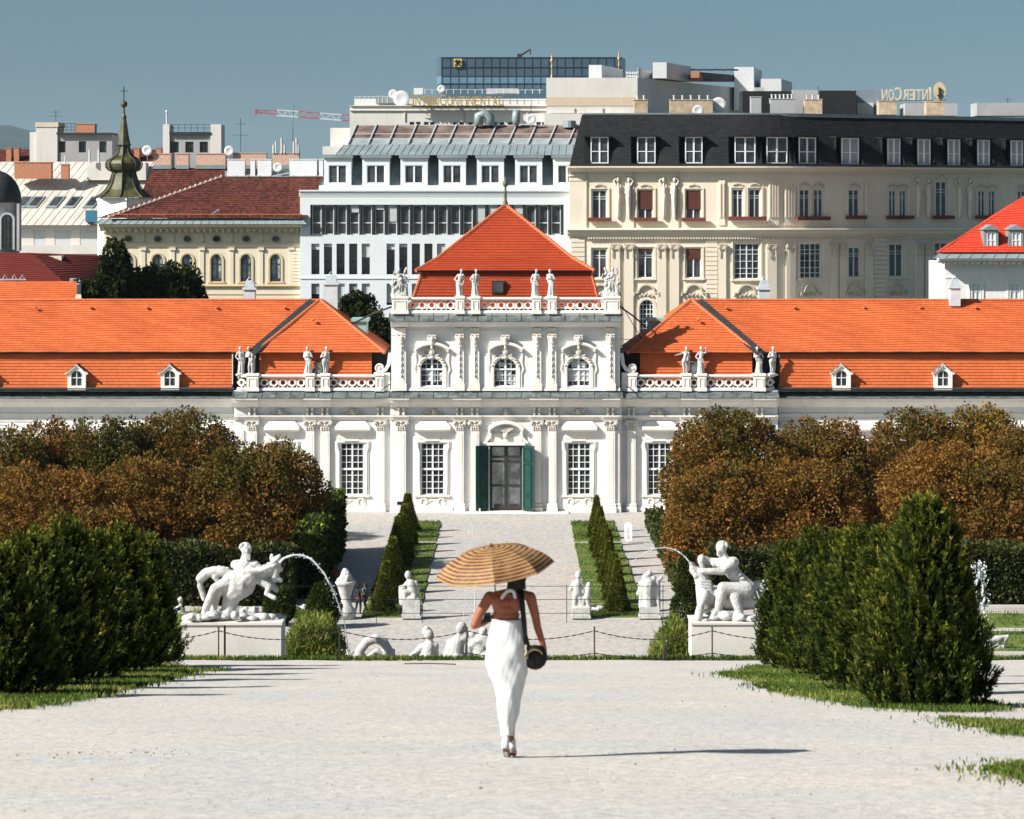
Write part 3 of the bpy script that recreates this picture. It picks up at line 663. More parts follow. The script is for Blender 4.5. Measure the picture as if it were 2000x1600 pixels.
# dormers with ogee gables: one set of meshes, copied
def dormer_meshes():
    ol = [(-.72,-.95),(-.72,.25),(-.86,.3),(-.86,.42),(-.6,.52),(-.38,.74),(-.14,.9),(0,1.12),(.14,.9),(.38,.74),(.6,.52),(.86,.42),(.86,.3),(.72,.25),(.72,-.95)]
    body = MB(); hole = arc(0, 0, .44, .44, 180, 0, 10); hole = [(x, .12-y) for x, y in hole]; inner = [(-.44,-.62)]+hole+[(.44,-.62)]
    # face as strip between outline and opening
    def ring(a, b):
        n = 40
        def res(p):
            d = [0]
            for i in range(1, len(p)): d.append(d[-1]+math.dist(p[i], p[i-1]))
            out = []
            for k in range(n+1):
                t = d[-1]*k/n; i = max(1, next((j for j in range(1, len(d)) if d[j] >= t-1e-9), len(d)-1)); u = (t-d[i-1])/(d[i]-d[i-1]+1e-9)
                out.append((p[i-1][0]*(1-u)+p[i][0]*u, p[i-1][1]*(1-u)+p[i][1]*u))
            return out
        return res(a), res(b)
    A, B = ring(ol, inner)
    for k in range(40):
        body.add([(A[k][0],-.1,A[k][1]),(A[k+1][0],-.1,A[k+1][1]),(B[k+1][0],-.1,B[k+1][1]),(B[k][0],-.1,B[k][1])], [(0,1,2,3)])
        body.add([(B[k][0],-.1,B[k][1]),(B[k+1][0],-.1,B[k+1][1]),(B[k+1][0],.1,B[k+1][1]),(B[k][0],.1,B[k][1])], [(0,1,2,3)])
        body.add([(A[k][0],-.1,A[k][1]),(A[k+1][0],-.1,A[k+1][1]),(A[k+1][0],1.6,A[k+1][1]),(A[k][0],1.6,A[k][1])], [(0,1,2,3)])
    body.box(-.72,-.1,-.96,.72,.3,-.62)
    for k in range(len(ol)-1):
        if 1 < k < 12: a, b = ol[k], ol[k+1]; body.bar((a[0],-.16,a[1]-.02),(b[0],-.16,b[1]-.02), .14, .1)
    rf = MB(); t = ol[2:13]
    for a, b in zip(t, t[1:]): rf.add([(a[0],-.24,a[1]+.05),(b[0],-.24,b[1]+.05),(b[0],1.7,b[1]+.05),(a[0],1.7,a[1]+.05),(a[0],-.24,a[1]),(b[0],-.24,b[1])], [(0,1,2,3),(0,1,5,4)])
    fr = MB(); fr.bar((0,.0,-.62),(0,.0,.55), .06, .06); fr.bar((-.44,.0,0),(.44,.0,0), .06, .06)
    for x in (-.42,.42): fr.bar((x,0,-.62),(x,0,.1), .05, .06)
    gl = MB(); gl.box(-.46,.05,-.64,.46,.09,.58)
    return body.mesh('dormer', TRIM), rf.mesh('dormer_roof', COPPER), fr.mesh('frame', PAINT), gl.mesh('pane', GLASS)
DM = dormer_meshes()
for px in (-32,150,332,1643.5,1842,2040):
    q = P(px, 738, 251.0); d = inst('dormer', DM[0], PAL, q)
    for me, nm in zip(DM[1:], ('dormer_roof','frame','pane')): inst(nm, me, d, world=False)
# chimneys with tapered hoods
CHIM = M('chimney_plaster', (.55,.57,.6), .8, .12, 1, streak=.3); ZINC = M('zinc', (.42,.46,.5), .5, .2, 2, metal=.3)
for px, y0, y1, d, w in ((487,566,600,259,11),(646,556,620,259,13),(1493,566,600,259,11),(1866,563,598,256.2,10)):
    W = Wall(d); m = MB(); W.box(m, px-w, y0, px+w, y1, -1.0, 0); W.box(m, px-w-3, y0-4, px+w+3, y0, -1.1, .12); q = m.build('chimney', CHIM, PAL)
    a = [W.p(px-w+1,y0-4.2,0), W.p(px+w-1,y0-4.2,0), W.p(px+w-1,y0-4.2,-.9), W.p(px-w+1,y0-4.2,-.9), W.p(px-w+4,y0-18,-.2), W.p(px+w-4,y0-18,-.2), W.p(px+w-4,y0-18,-.7), W.p(px-w+4,y0-18,-.7)]
    m = MB(); m.hexa(a); m.tube([W.p(px-5,y0-18,-.4), W.p(px,y0-26,-.4), W.p(px+5,y0-18,-.4)], .03, 5); m.build('chimney_cap', ZINC, q)
m = MB()
for x0, x1 in ((690,716),(1268,1300)): W = Wall(256.5); W.box(m, x0, 628, x1, 660, -3, 0); W.box(m, x0-4, 622, x1+4, 628, -3.2, .2)
m.build('roof_box', M('pale_verdigris', (.28,.42,.38), .7, .2, 1), PAL)
for pts, r in (([P(1208,597,251), P(1240,620,252), P(1262,640,254)], .07), ([P(1208,585,251), P(1254,664,255)], .03), ([P(690,632,256), P(730,612,253), P(764,600,251)], .08), ([P(1210,662,251.5), P(1248,665,255)], .025), ([P(1213,750,249), P(1230,757,248.6), P(1246,772,248.8)], .05), ([P(763,750,249), P(752,757,248.6), P(745,763,248.8)], .04)):
    m = MB(); m.tube(pts, r, 5); m.build('cable', LEAD, PAL)
# ------------------------------------------------------------------ the town behind the palace
YEL = M('plaster_yellow', (.68,.60,.465), .85, .06, .3, streak=.2); YELD = M('plaster_ochre', (.52,.41,.24), .85, .08, .5)
CREAM = M('plaster_beige', (.72,.64,.52), .85, .06, .3, streak=.22); CREAMD = M('stucco_beige', (.55,.48,.38), .85, .15, 1.2, streak=.2)
MODW = M('render_white', (.66,.70,.72), .8, .04, .3, streak=.08); SEAM = M('seam_metal', (.24,.29,.30), .5, .15, .6, metal=.2, streak=.2)
SEAMP = M('seam_metal_pale', (.50,.46,.41), .6, .15, .5, streak=.35); BRICK = M('chimney_brick', (.42,.19,.11), .9, .35, 6, bmp=.4)
HOTW = M('hotel_white', (.60,.575,.54), .85, .07, .2, streak=.25); GREYW = M('grey_panel', (.34,.34,.35), .8, .1, .5)
RUST = M('rust_glass', (.09,.032,.022), .7, .4, .45, col2=(.22,.17,.15), zs=2); BLINDB = M('blind_brown', (.12,.035,.025), .7, .2, 6); BLINDG = M('blind_grey', (.30,.32,.34), .8, .06, 4); BLINDW = M('blind_white', (.58,.62,.62), .7, .06, 4)
FLOWER = M('flower_box', (.16,.05,.035), .9, .6, 14, bmp=.6); GOLD = M('gilding', (.42,.29,.08), .45, .15, 4, metal=.25)
PIPE = M('flue_metal', (.55,.56,.56), .45, .1, 4, metal=.4); DISH = M('dish_white', (.62,.63,.64), .6, .08, 3)
GPALE = M_glass('curtained_glass', (.26,.30,.34), .1)
def M_slate(name, col):
    m, t, b = nodes(name); bk = N(t, 'ShaderNodeTexBrick'); uv = N(t, 'ShaderNodeUVMap'); t.links.new(uv.outputs[0], bk.inputs['Vector'])
    for k, v in (('Scale',1), ('Mortar Size',.035), ('Bias',0), ('Brick Width',.55), ('Row Height',.26)): bk.inputs[k].default_value = v
    bk.inputs['Color1'].default_value = c4(col); bk.inputs['Color2'].default_value = c4(tuple(c*1.7 for c in col)); bk.inputs['Mortar'].default_value = c4(tuple(c*.45 for c in col))
    o = mixc(t, ramp(t, noise(t, pos(t), .4, 5), [(.4,(0,0,0)),(.75,(.5,)*3)]), bk.outputs[0], tuple(c*1.5 for c in col))
    t.links.new(o, b.inputs['Base Color']); b.inputs['Roughness'].default_value = .8; b.inputs['Specular IOR Level'].default_value = .12; bump(t, b, bk.outputs[1], -.4, .03); return m
SLATE = M_slate('slate', (.016,.017,.018))
def building(name, label, px, d, cat='building', group=None): return thing(name, label, cat, (P(px,0,d).x, d, GZ), group)
def solid(par, W, a, y0, b, y1, dep, mat, name='wall'):
    m = MB(); W.box(m, a, y0, b, y1, -dep, 0); return m.build(name, mat, par)
def chimney(par, W, a, y0, b, y1, dep=1.2, mat=BRICK, pots=0, ph=5):
    m = MB(); W.box(m, a, y0, b, y1, -dep, 0); W.box(m, a-1, y0-1.5, b+1, y0, -dep-.05, .06); q = m.build('chimney', mat, par)
    for k in range(pots):
        m = MB(); c = W.p(a+(b-a)*(k+.5)/pots, y0-1.5, -dep/2); m.lathe([(.11,0),(.11,ph/F*W.d),(.15,ph/F*W.d),(.15,ph/F*W.d+.1)], c, 8); m.build('flue', PIPE, q)
def dish(par, W, x, y, r, stem=True):
    m = MB(); c = W.p(x, y, .3); m.lathe([(.02,-.16),(r*.6,-.1),(r,.06),(r*.98,.08),(r*.5,-.02),(.03,-.06)], c, 14, 'y'); m.tube([c+Vector((0,.1,0)), c+Vector((0,.25,-r-.5))], .04, 5); m.build('satellite_dish', DISH, par, True)
def antenna(par, d, x, y0, y1, arms=((.15,.6),(.45,.9))):
    m = MB(); m.tube([P(x,y0,d), P(x,y1,d)], .035, 5); h = y1-y0
    for t, w in arms: m.tube([P(x,y0+h*t,d)+Vector((-w,0,0)), P(x,y0+h*t,d)+Vector((w,0,0))], .02, 4)
    m.build('antenna', LEAD, par)
def rquad(par, name, mat, A, B, Cc, D, n, cols=20, **kw): m = MB(); uv = []; roof(m, uv, A, B, Cc, D, n, cols, **kw); return build_roof(m, uv, name, mat, par)
def seamroof(par, A, B, Cc, D, n, mat, name='roof', sw=.06):
    m = MB(); m.add([A, B, Cc, D], [(0,1,2,3)])
    for k in range(n+1): m.bar(Vector(A).lerp(Vector(B), k/n), Vector(D).lerp(Vector(Cc), k/n), sw, sw*1.6, (0,-1,.6))
    return m.build(name, mat, par)
# --- yellow renaissance house
D = 330; W = Wall(D); Y = building('apartment_house', 'yellow neo-renaissance house with brown tiled hip roof, round-arched windows and oval attic openings', 395, D)
xs = [251,308.5,366,423,481,538.5]; ov = [(x-7,461,x+7,472) for x in xs]; ar = [(x-10,498,x+10,550) for x in xs]
m = MB(); W.holes(m, 203, 447, 587, 600, ov+ar, .3, 14)
for x in xs: W.spandrel(m, x-10, x+10, 498, 509); W.spandrel(m, x-7, x+7, 461, 466.4); 
m.build('wall', YEL, Y); solid(Y, Wall(D+.5), 206, 448, 584, 868, 13, YEL)
for x in xs:
    w = W.window(Y, x-10, 498, x+10, 550, 2, 2, 1.6, 1.4, -.2, LEAD, GPALE, split=[.34]); m = MB(); W.band(m, [(x-13,552),(x-13,509)]+arc(x,509,13,14,180,0,12)+[(x+13,509),(x+13,552)], 3, -.02, .08); W.box(m, x-17, 551, x+17, 554, -.02, .16); m.build('surround', YELD, w)
    m = MB(); W.box(m, x-9, 544, x+9, 549.6, -.1, -.06); m.build('guard_rail', LEAD, w)
    m = MB(); W.box(m, x-7, 461, x+7, 472, -.28, -.22); o = m.build('oval_window', GLASS, Y); m = MB(); W.band(m, arc(x,466.5,8.5,6.8,0,360,16), 2.2, -.02, .08); m.build('surround', YELD, o)
for i, x in enumerate([222]+[(a+b)/2 for a, b in zip(xs, xs[1:])]+[569]):
    m = MB(); W.box(m, x-4, 485, x+4, 555, 0, .09); W.box(m, x-6, 483.6, x+6, 489, 0, .2); W.box(m, x-3, 456, x+3, 474, 0, .1); m.build('pilaster', YEL, Y)
for k in range(11): m = MB(); W.box(m, 572, 485+k*6.6, 586.5, 490.6+k*6.6, 0, .12); m.build('quoin', YEL, Y)
for pr, mt in (([(437,-.2),(437,1.3),(440,1.3),(443,1.1),(445,.5),(449,.35),(452,.1),(452,-.1)], YEL), ([(475,-.1),(475,.2),(478,.22),(483,.1),(483,-.1)], YEL), ([(555,-.1),(555,.18),(559,.25),(562,.1),(562,-.1)], YELD), ([(574,-.1),(574,.06),(575.5,.06),(575.5,-.1)], YELD)):
    m = MB(); W.sweep(m, 196 if pr[0][0] < 440 else 203, 592 if pr[0][0] < 440 else 587, pr); m.build('cornice', mt, Y)
mm = MB(); mm.box(-.1,-.5,-.2,.1,.1,.2); mm = mm.mesh('bracket', YEL)
for k in range(32): inst('bracket', mm, Y, W.p(207+k*12.1, 450, .3))
rquad(Y, 'roof', TILE_B, P(213,426,D-1.4), P(598,426,D-1.4), P(632,345,D+7), P(432,347,D+7), 22, 30, wav=.03, lift=.06)
rquad(Y, 'roof', TILE_B, P(190,426,D+12), P(213,426,D-1.4), P(432,347,D+7), P(425,347,D+8), 22, 8, wav=.03, lift=.06)
m = MB(); m.tube([P(213,425,D-1.5), P(432,346,D+6.9)], .12, 6); [m.ell(P(213+219*k/22,424-79*k/22,D-1.5+8.4*k/22), (.16,.16,.2), 6, 4) for k in range(23)]; m.build('hip_tiles', M('mortar_ridge', (.5,.36,.3), .9, .2, 3), Y)
seamroof(Y, P(184,438,D-1.6), P(598,438,D-1.6), P(588,427,D-1.0), P(200,427,D-1.0), 26, SEAM, 'eaves_roof'); m = MB(); m.tube([P(215,419,D-1.2), P(590,419,D-1.2)], .05, 5); [m.tube([P(225+k*24,425,D-1.2), P(225+k*24,418,D-1.2)], .03, 4) for k in range(16)]; m.build('snow_guard', RIDGE, Y)
Wc = Wall(D+7); MW = M('flue_white', (.66,.68,.7), .7, .06, 1)
for a, b in ((444,478),(489,498),(503,530),(565,619),(623,631)): chimney(Y, Wc, a, 312, b, 346, 1.4, MW)
seamroof(Y, P(440,345,D+6.8), P(640,345,D+6.8), P(640,335,D+8), P(440,335,D+8), 9, SEAM, 'ridge_roof'); dish(Y, Wc, 543, 327, .52)
q = P(421,415,D-.4); m = MB(); m.bar(P(412,423,D-1.0), P(430,411,D+.2), .5, .1, (0,-1,.5)); m.build('skylight', SEAM, Y)
# --- red-brown roof behind it with brick stacks
D = 362; W = Wall(D); R_ = building('tiled_roof_house', 'dark red tiled roof house with a row of brick chimneys behind the yellow house', 350, D)
rquad(R_, 'roof', TILE_B, P(252,425,D-4), P(520,425,D-4), P(520,328,D+5), P(300,328,D+5), 24, 20, wav=.03, lift=.06); solid(R_, Wall(D+1), 270, 426, 510, 830, 10, CREAM)
W2c = Wall(D+4.6)
for a, b in ((300,334),(344,368),(383,440),(455,520),(532,584)): chimney(R_, W2c, a, 301 if b < 450 else 300, b, 330, 1.6, M('stack_brick', (.55,.36,.28), .9, .25, 7, bmp=.3)); m = MB(); W2c.box(m, a-1, 322, b+1, 330, -1.7, .1); m.build('chimney_flashing', SEAM, R_)
for k, x in enumerate((534,539,550,556,574,579,583)): m = MB(); q = P(x,300,D+4.6); m.tube([q, q+Vector((0,0,1.0+.4*(k % 3)))], .13, 7); m.build('flue', PIPE, R_)
antenna(R_, D+5, 470, 231, 305); antenna(R_, D+5, 572, 252, 300, ((.1,.1),(.5,.15))); m = MB(); m.tube([P(572,252,D+5), P(574,205,D+5)], .02, 4); m.build('antenna', LEAD, R_)
dish(R_, W2c, 448, 295, .58); dish(R_, W2c, 288, 294, .6)
# --- roof house
D = 396; W = Wall(D); H_ = building('roof_house', 'small grey-white rooftop house with three windows and a thin railing beside the steeple', 375, D)
m = MB(); hs = [(333,277,349,298),(362,277,378,298),(390,277,406,298)]; W.holes(m, 326, 262, 416, 330, hs, .3, 6); m.build('wall', GREYW, H_)
for h in hs: W.window(H_, *h, 2, 2, 1.2, 1, -.2, LEAD, GLASS)
for a, b, t in ((318,331,243),(411,432,243)): solid(H_, Wall(D-.3), a, t, b, 330, 5, HOTW, 'pier')
solid(H_, Wall(D+.5), 328, 266, 414, 860, 6, GREYW); m = MB(); W.box(m, 331, 258, 412, 263, -5, .4); m.build('roof', LEAD, H_)
m = MB(); [m.tube([W.p(336+k*12.4,258,-.2), W.p(336+k*12.4,243,-.2)], .03, 4) for k in range(7)]; [m.tube([W.p(333,y,-.2), W.p(411,y,-.2)], .025, 4) for y in (243,250)]; m.build('railing', LEAD, H_)
m = MB(); q = W.p(325,243,-.5); m.tube([q, q+Vector((0,0,1.5))], .12, 7); m.ell(q+Vector((0,0,1.6)), .2, 8, 5); m.build('flue', PIPE, H_)
# --- pale seam roof house on the left
D = 386; W = Wall(D); S_ = building('seam_roof_house', 'pale metal seam roof with four skylights and two brick chimneys left of the steeple', 100, D)
A, B, Cc, Dd = P(-160,440,D-1), P(230,440,D-1), P(330,316,D+9), P(-60,316,D+9); seamroof(S_, A, B, Cc, Dd, 26, SEAMP)
def onroof(u, v, o=0): return A.lerp(B, u).lerp(Dd.lerp(Cc, u), v)+Vector((0,-.6,.8))*o
for u in (.41,.47,.57,.655,.755):
    a = [onroof(u+du, v, .14) for du, v in ((0,.26),(.055,.26),(.055,.44),(0,.44))]; b = [onroof(u+du, v, -.1) for du, v in ((0,.26),(.055,.26),(.055,.44),(0,.44))]
    m = MB(); m.hexa(b+a); s = m.build('skylight', SEAM, S_); a = [onroof(u+du, v, .18) for du, v in ((.008,.29),(.047,.29),(.047,.42),(.008,.42))]; b = [onroof(u+du, v, .1) for du, v in ((.008,.29),(.047,.29),(.047,.42),(.008,.42))]; m = MB(); m.hexa(b+a); m.build('pane', GLASS, s)
m = MB(); hs = [(66,448,87,478),(107,448,138,478),(156,448,190,478),(-10,448,20,478)]; W.holes(m, -160, 440, 225, 500, hs, .3, 8); m.build('wall', HOTW, S_)
for h in hs: W.window(S_, *h, 1, 1, 1.2, 1, -.2, PAINT, GLASS, blind=1, bm=BLINDW)
solid(S_, Wall(D+.6), -160, 441, 222, 850, 9, HOTW); m = MB(); W.box(m, -160, 479, 205, 496, .02, 1.4); m.build('balcony', HOTW, S_); m = MB(); W.box(m, -160, 437.5, 225, 441, -.2, .6); m.build('gutter', SEAM, S_)
Wc = Wall(D+5); chimney(S_, Wall(D+3.5), 28, 318, 100, 349, 1.5); chimney(S_, Wall(D+3.5), 119, 322, 134, 350, 1.2, BRICK, 1, 14); solid(S_, Wc, 170, 318, 285, 352, 3, HOTW, 'roof_box')
for x in (175,193): m = MB(); q = P(x,318,D+4.5); m.tube([q, q+Vector((0,0,1.6))], .14, 7); m.build('flue', PIPE, S_)
solid(S_, Wall(D-1.5), 167, 411, 190, 434, 1.2, M('teal_screen', (.04,.16,.25), .6), 'balcony_screen')
T_ = building('roof_block', 'white rooftop block with parapet, railing and chimney at the left skyline', 140, 398); W = Wall(398)
solid(T_, W, 58, 258, 72, 330, 5, HOTW); solid(T_, Wall(397.8), 70, 240, 112, 330, 6, HOTW); m = MB(); Wall(397.8).box(m, 69, 239, 114, 248, -6.1, .1); m.build('parapet', CREAMD, T_)
m = MB(); hs = [(115,276,128,298),(154,276,168,298),(194,276,208,298)]; W.holes(m, 112, 262, 219, 330, hs, .3, 6); m.build('wall', GREYW, T_); [W.window(T_, *h, 2, 1, 1, 1, -.2, LEAD, GLASS) for h in hs]
solid(T_, Wall(398.6), 62, 268, 216, 860, 6, GREYW); m = MB(); W.box(m, 111, 259.5, 221, 263, -5, .5); m.build('roof', LEAD, T_); chimney(T_, W, 148, 243, 185, 262, 2); antenna(T_, 398, 109, 215, 242)
m = MB(); [m.tube([W.p(114+k*8,260,-.3), W.p(114+k*8,240,-.3)], .03, 4) for k in range(5)]; [m.tube([W.p(112,y,-.3), W.p(148,y,-.3)], .025, 4) for y in (241,248,254)]; m.build('railing', LEAD, T_)
Q_ = building('far_roofs_house', 'low dark red tiled roofs with small chimneys along the left skyline', 30, 520); rquad(Q_, 'roof', TILE_B, P(-120,330,516), P(420,330,516), P(420,292,524), P(-120,292,524), 14, 16); solid(Q_, Wall(520), -120, 318, 420, 700, 8, GREYW)
for x in (12,27,235,262,305): chimney(Q_, Wall(519), x, 290, x+10, 318, 1.5)
# --- steeple
D = 346; X = P(242,0,D).x; ZP = lambda y: (HY-y)/F*D; k = D/F; K_ = building('church_steeple', 'green copper onion steeple with ball and cross on a white square tower', 242, D, 'steeple')
SPM = M('steeple_copper', (.025,.032,.026), .5, .5, .9, col2=(.12,.115,.045), bmp=.2, streak=.4)
m = MB(); prof = [(57,386),(46,379),(36,370),(29,358),(25,345),(23,337),(24,335),(31,332),(35,326),(36,320),(33,314),(27,310),(18,305),(13,298),(11,288),(11,284),(14,283),(13,279),(10,265),(7,245),(4.5,231),(5.8,230),(5,227),(2.6,222),(2,210)]
m.lathe([(r*k*.95, ZP(y)) for r, y in prof], (X,D,0), 8); o = m.build('onion_roof', SPM, K_)
for v in range(8):
    a = 2*pi*v/8; mm = MB(); mm.tube([(X+r*k*1.0*math.cos(a), D+r*k*math.sin(a), ZP(y)) for r, y in prof[:17]], .07, 4); mm.build('rib', SPM, o)
m = MB(); m.ell((X,D,ZP(203.5)), 7*k, 12, 8); m.build('ball', SPM, K_, True); m = MB(); m.bar((X,D,ZP(197)), (X,D,ZP(169)), .1); m.bar((X-.36,D,ZP(178)), (X+.36,D,ZP(178)), .09); m.build('cross', LEAD, K_)
m = MB(); s = 57*k*.86; pl = [(X-s*1.02,D-.6),(X+.6,D-s*1.0),(X+s*1.1,D+.5),(X-.4,D+s)]; m.hexa([(a,b,GZ) for a,b in pl]+[(a,b,ZP(387)) for a,b in pl]); m.build('tower', WALLC, K_)
for y, e in ((388,1.05),(403,1.02)): m = MB(); q = [(X+(a-X)*e,D+(b-D)*e) for a,b in pl]; m.hexa([(a,b,ZP(y+4)) for a,b in q]+[(a,b,ZP(y)) for a,b in q]); m.build('cornice', WALLC, K_)
# --- dark dome at the left edge with the shaded roofs below it
D = 300; k = D/F; O_ = building('church_dome', 'dark round dome on a grey drum with tall arched window at left edge', -8, D, 'dome'); c = P(-8,0,D); ZP = lambda y: (HY-y)/F*D
m = MB(); m.lathe([(50*k,ZP(396))]+[(50*k*math.cos(a), ZP(393-60*math.sin(a))) for a in [i*pi/2/9 for i in range(9)]], (c.x,D,0), 24); m.build('dome', LEAD, O_, True)
m = MB(); m.lathe([(46*k,ZP(600)),(46*k,ZP(398)),(49*k,ZP(397)),(49*k,ZP(394))], (c.x,D,0), 24); q = m.build('drum', GREYW, O_); Wd = Wall(D-46*k*.96)
w = Wd.window(O_, 3, 420, 25, 487, 3, 6, 1.4, 1, .0, LEAD, GLASS); m = MB(); Wd.band(m, [(1,488),(1,430)]+arc(14,430,13,13,180,0,10)+[(27,430),(27,488)], 4, -.5, .12); m.build('surround', GREYW, w)
m = MB(); Wd.box(m, 33, 398, 38, 490, -1.2, .1); m.build('pilaster', GREYW, O_)
V_ = building('shaded_roof_house', 'red tiled roof below the dark dome, shade put into its tile colour', 90, 284); TDK = M_tile('tile_shade_red', (.13,.02,.014)); rquad(V_, 'roof', TDK, P(-200,555,280), P(128,555,280), P(60,494,288), P(-200,494,288), 15, 20); rquad(V_, 'roof', TDK, P(128,555,280), P(215,555,292), P(205,500,296), P(60,494,288), 15, 12); solid(V_, Wall(289), -200, 500, 120, 780, 6, CREAM)  # shade is put into the darkened tile colour of both slopes
m = MB(); m.bar(P(0,548,281), P(52,548,281), .5, .3); [m.tube([P(x-6,548,281), P(x,536,281), P(x+6,548,281)], .04, 4) for x in (10,28,44)]; m.build('roof_hatch', ZINC, V_); m = MB(); m.bar(P(137,547,281), P(158,547,281), .5, .3); m.build('roof_hatch', ZINC, V_)
U_ = building('garden_wing', 'lower orange tiled wing roof just behind the left palace ridge', 60, 272); rquad(U_, 'roof', TILE_O, P(-250,620,268), P(150,620,268), P(150,550,273), P(-250,550,273), 18, 24, wav=.04); solid(U_, Wall(274), -250, 556, 146, 760, 4, WALLC)
m = MB(); m.hexa([P(144,590,266),P(160,590,266),P(160,590,267),P(144,590,267),P(149,575,266.3),P(158,575,266.3),P(158,575,266.8),P(149,575,266.8)]); m.build('chimney_hood', CREAMD, U_)
# --- white modern office house
D = 329.2; W = Wall(D); B_ = building('office_building', 'white modern office building with long window bands and box dormers under a seamed metal roof', 850, D)
r1 = [608+24.62*k for k in range(20)]; r2 = [608+24.6*k for k in range(5)]+[755+24.6*k for k in range(5)]+[902+24.6*k for k in range(5)]
hs = [(606,400,1101,459)]+[(x,476,x+16,536) for x in r2]+[(x,554,x+16,596) for x in r2]
m = MB(); W.holes(m, 586, 372, 1117, 620, hs, .5, 14); m.build('wall', MODW, B_); solid(B_, Wall(D+.6), 588, 374, 1115, 850, 14, LEAD, 'inner_wall')
m = MB(); W.sweep(m, 584, 1118, [(371,-.4),(371,.25),(374,.25),(376,.1),(380,.1),(380,.04),(384,.04),(384,-.4)]); W.box(m, 586, 542, 1117, 545, 0, .08); m.build('cornice', MODW, B_)
for i, x in enumerate(r1):
    bl = {3:.4,5:.25,6:.9,13:.95,14:.9,16:.5}.get(i, 0); W.window(B_, x+1, 401, x+19.5, 458.5, 1, 2, 1.6, 1.8, -.42, MODW if i % 3 else PAINT, GLASS, split=[.6], blind=bl*.62, bm=BLINDW)
    m = MB(); W.box(m, x+20.5, 400, x+24, 459, -.45, -.1); m.build('mullion_post', LEAD, B_)
for i, x in enumerate(r2):
    W.window(B_, x, 476, x+16, 536, 1, 2, 1.2, 1.6, -.4, LEAD, GLASS_B, split=[.58], blind=(.2,0,.45,.12,0)[i*3 % 5], bm=BLINDW); W.window(B_, x, 554, x+16, 596, 1, 2, 1.2, 1.4, -.4, LEAD, GLASS, split=[.6], blind=.9 if i % 4 else .5, bm=BLINDW if i % 3 else GREYW)
A, B, Cc, Dd = P(628,366,D+1.5), P(1150,366,D+1.5), P(1150,300,D+5.5), P(660,300,D+5.5); seamroof(B_, A, B, Cc, Dd, 34, SEAM)
seamroof(B_, P(655,303,D+3.2), P(1160,303,D+3.2), P(1160,283,D+6), P(672,283,D+6), 36, SEAM); solid(B_, Wall(D+6), 660, 300, 1150, 372, 6, LEAD, 'attic')
m = MB(); W.box(m, 622, 362, 1117, 371.8, -2.5, -.9); m.build('ledge', MODW, B_)
Wd = Wall(D+1.2)
for i in range(7):
    c = 660+74.6*i; m = MB(); Wd.holes(m, c-27, 309, c+26, 364, [(c-18,323,c+17,358)], .25, 4.5); dm = m.build('dormer', MODW, B_); Wd.window(dm, c-18, 323, c+17, 358, 2, 1, 1.5, 3, -.15, PAINT, GLASS, mullion=3.2)
    m = MB(); Wd.box(m, c-30, 302, c+29, 308.8, -4.6, .25); m.build('dormer_roof', SEAM, dm)
m = MB(); m.add([P(680,283,D+6.4), P(1135,283,D+6.4), P(1140,270,D+8.3), P(686,270,D+8.3)], [(0,1,2,3)]); m.build('glass_roof', M('roof_glass_grey', (.26,.30,.31), .3, .25, .8), B_); m = MB(); m.add([P(686,270,D+8.3), P(1140,270,D+8.3), P(1150,244,D+12), P(697,244,D+12)], [(0,1,2,3)]); m.build('glass_roof', RUST, B_)
m = MB(); [m.bar(P(680+k*39,282,D+6.3), P(697+k*39,243.5,D+11.9), .14, .2) for k in range(12)]; [m.bar(P(680+u*17,283-u*39,D+6.3+5.6*u), P(1135+u*15,283-u*39,D+6.3+5.6*u), .08, .1) for u in (.02,.3,.55,.98)]; m.build('glazing_bars', PIPE, B_)
m = MB(); q = P(1008,245,D+11); m.lathe([(.3,0),(.45,.6),(.45,1.0),(.32,1.6)], q, 12); m.build('vent_cowl', SEAM, B_, True); m = MB(); m.tube([P(935,245,D+11), P(935,226,D+11), P(946,222,D+11), P(957,230,D+11), P(958,245,D+11)], .5, 8); m.build('vent_duct', SEAM, B_, True); dish(B_, Wall(D+11), 1037, 233, .55)
m = MB(); q = P(1112,242,D+11); m.lathe([(.7,-.4),(.7,.3),(.6,.35)], q, 14); m.build('vent_drum', SEAM, B_); antenna(B_, D+11, 1037, 203, 240)
# --- big beige corner house with slate mansard
R = 16; A0 = (P(1112,0,328).x, 328.0); xb = P(1440,0,328).x; pts = [A0]+[(xb+R*math.sin(math.radians(t)), 328+R*(1-math.cos(math.radians(t)))) for t in (0,5,10,15,20,25,29)]
e = pts[-1]; pts.append((e[0]+46*math.cos(math.radians(29)), e[1]+46*math.sin(math.radians(29)))); W = Wall(pts, 328.0)
Z_ = building('corner_house', 'large beige corner house with rounded front, slate mansard roof and figure reliefs, right half shaded', 1500, 333)
w1 = [(1157,372,1185,428,0),(1246,372,1275,428,.66),(1340,372,1369,428,.66),(1431,370,1451,426,0),(1463,370,1485,426,0),(1562,370,1582,426,0),(1590,370,1608,426,0),(1658,370,1679,424,0),(1737,371,1751,424,0),(1757,371,1771,424,0),(1828,353,1850,424,0),(1911,371,1925,424,0),(1931,371,1945,424,0),(1988,371,2004,424,0)]
w2 = [(1157,487,1185,543,0),(1246,486,1275,543,.1),(1340,486,1369,543,.36),(1434,476,1483,545,0),(1563,476,1604,544,0),(1658,484,1680,543,0),(1737,478,1764,543,0),(1826,476,1850,543,0),(1908,478,1934,543,0)]
m = MB(); W.holes(m, 1112, 325, 2080, 700, [h[:4] for h in w1+w2]+[(1249,586,1277,660)], .35, 14); W.spandrel(m, 1249, 1277, 586, 602); m.build('wall', CREAM, Z_)
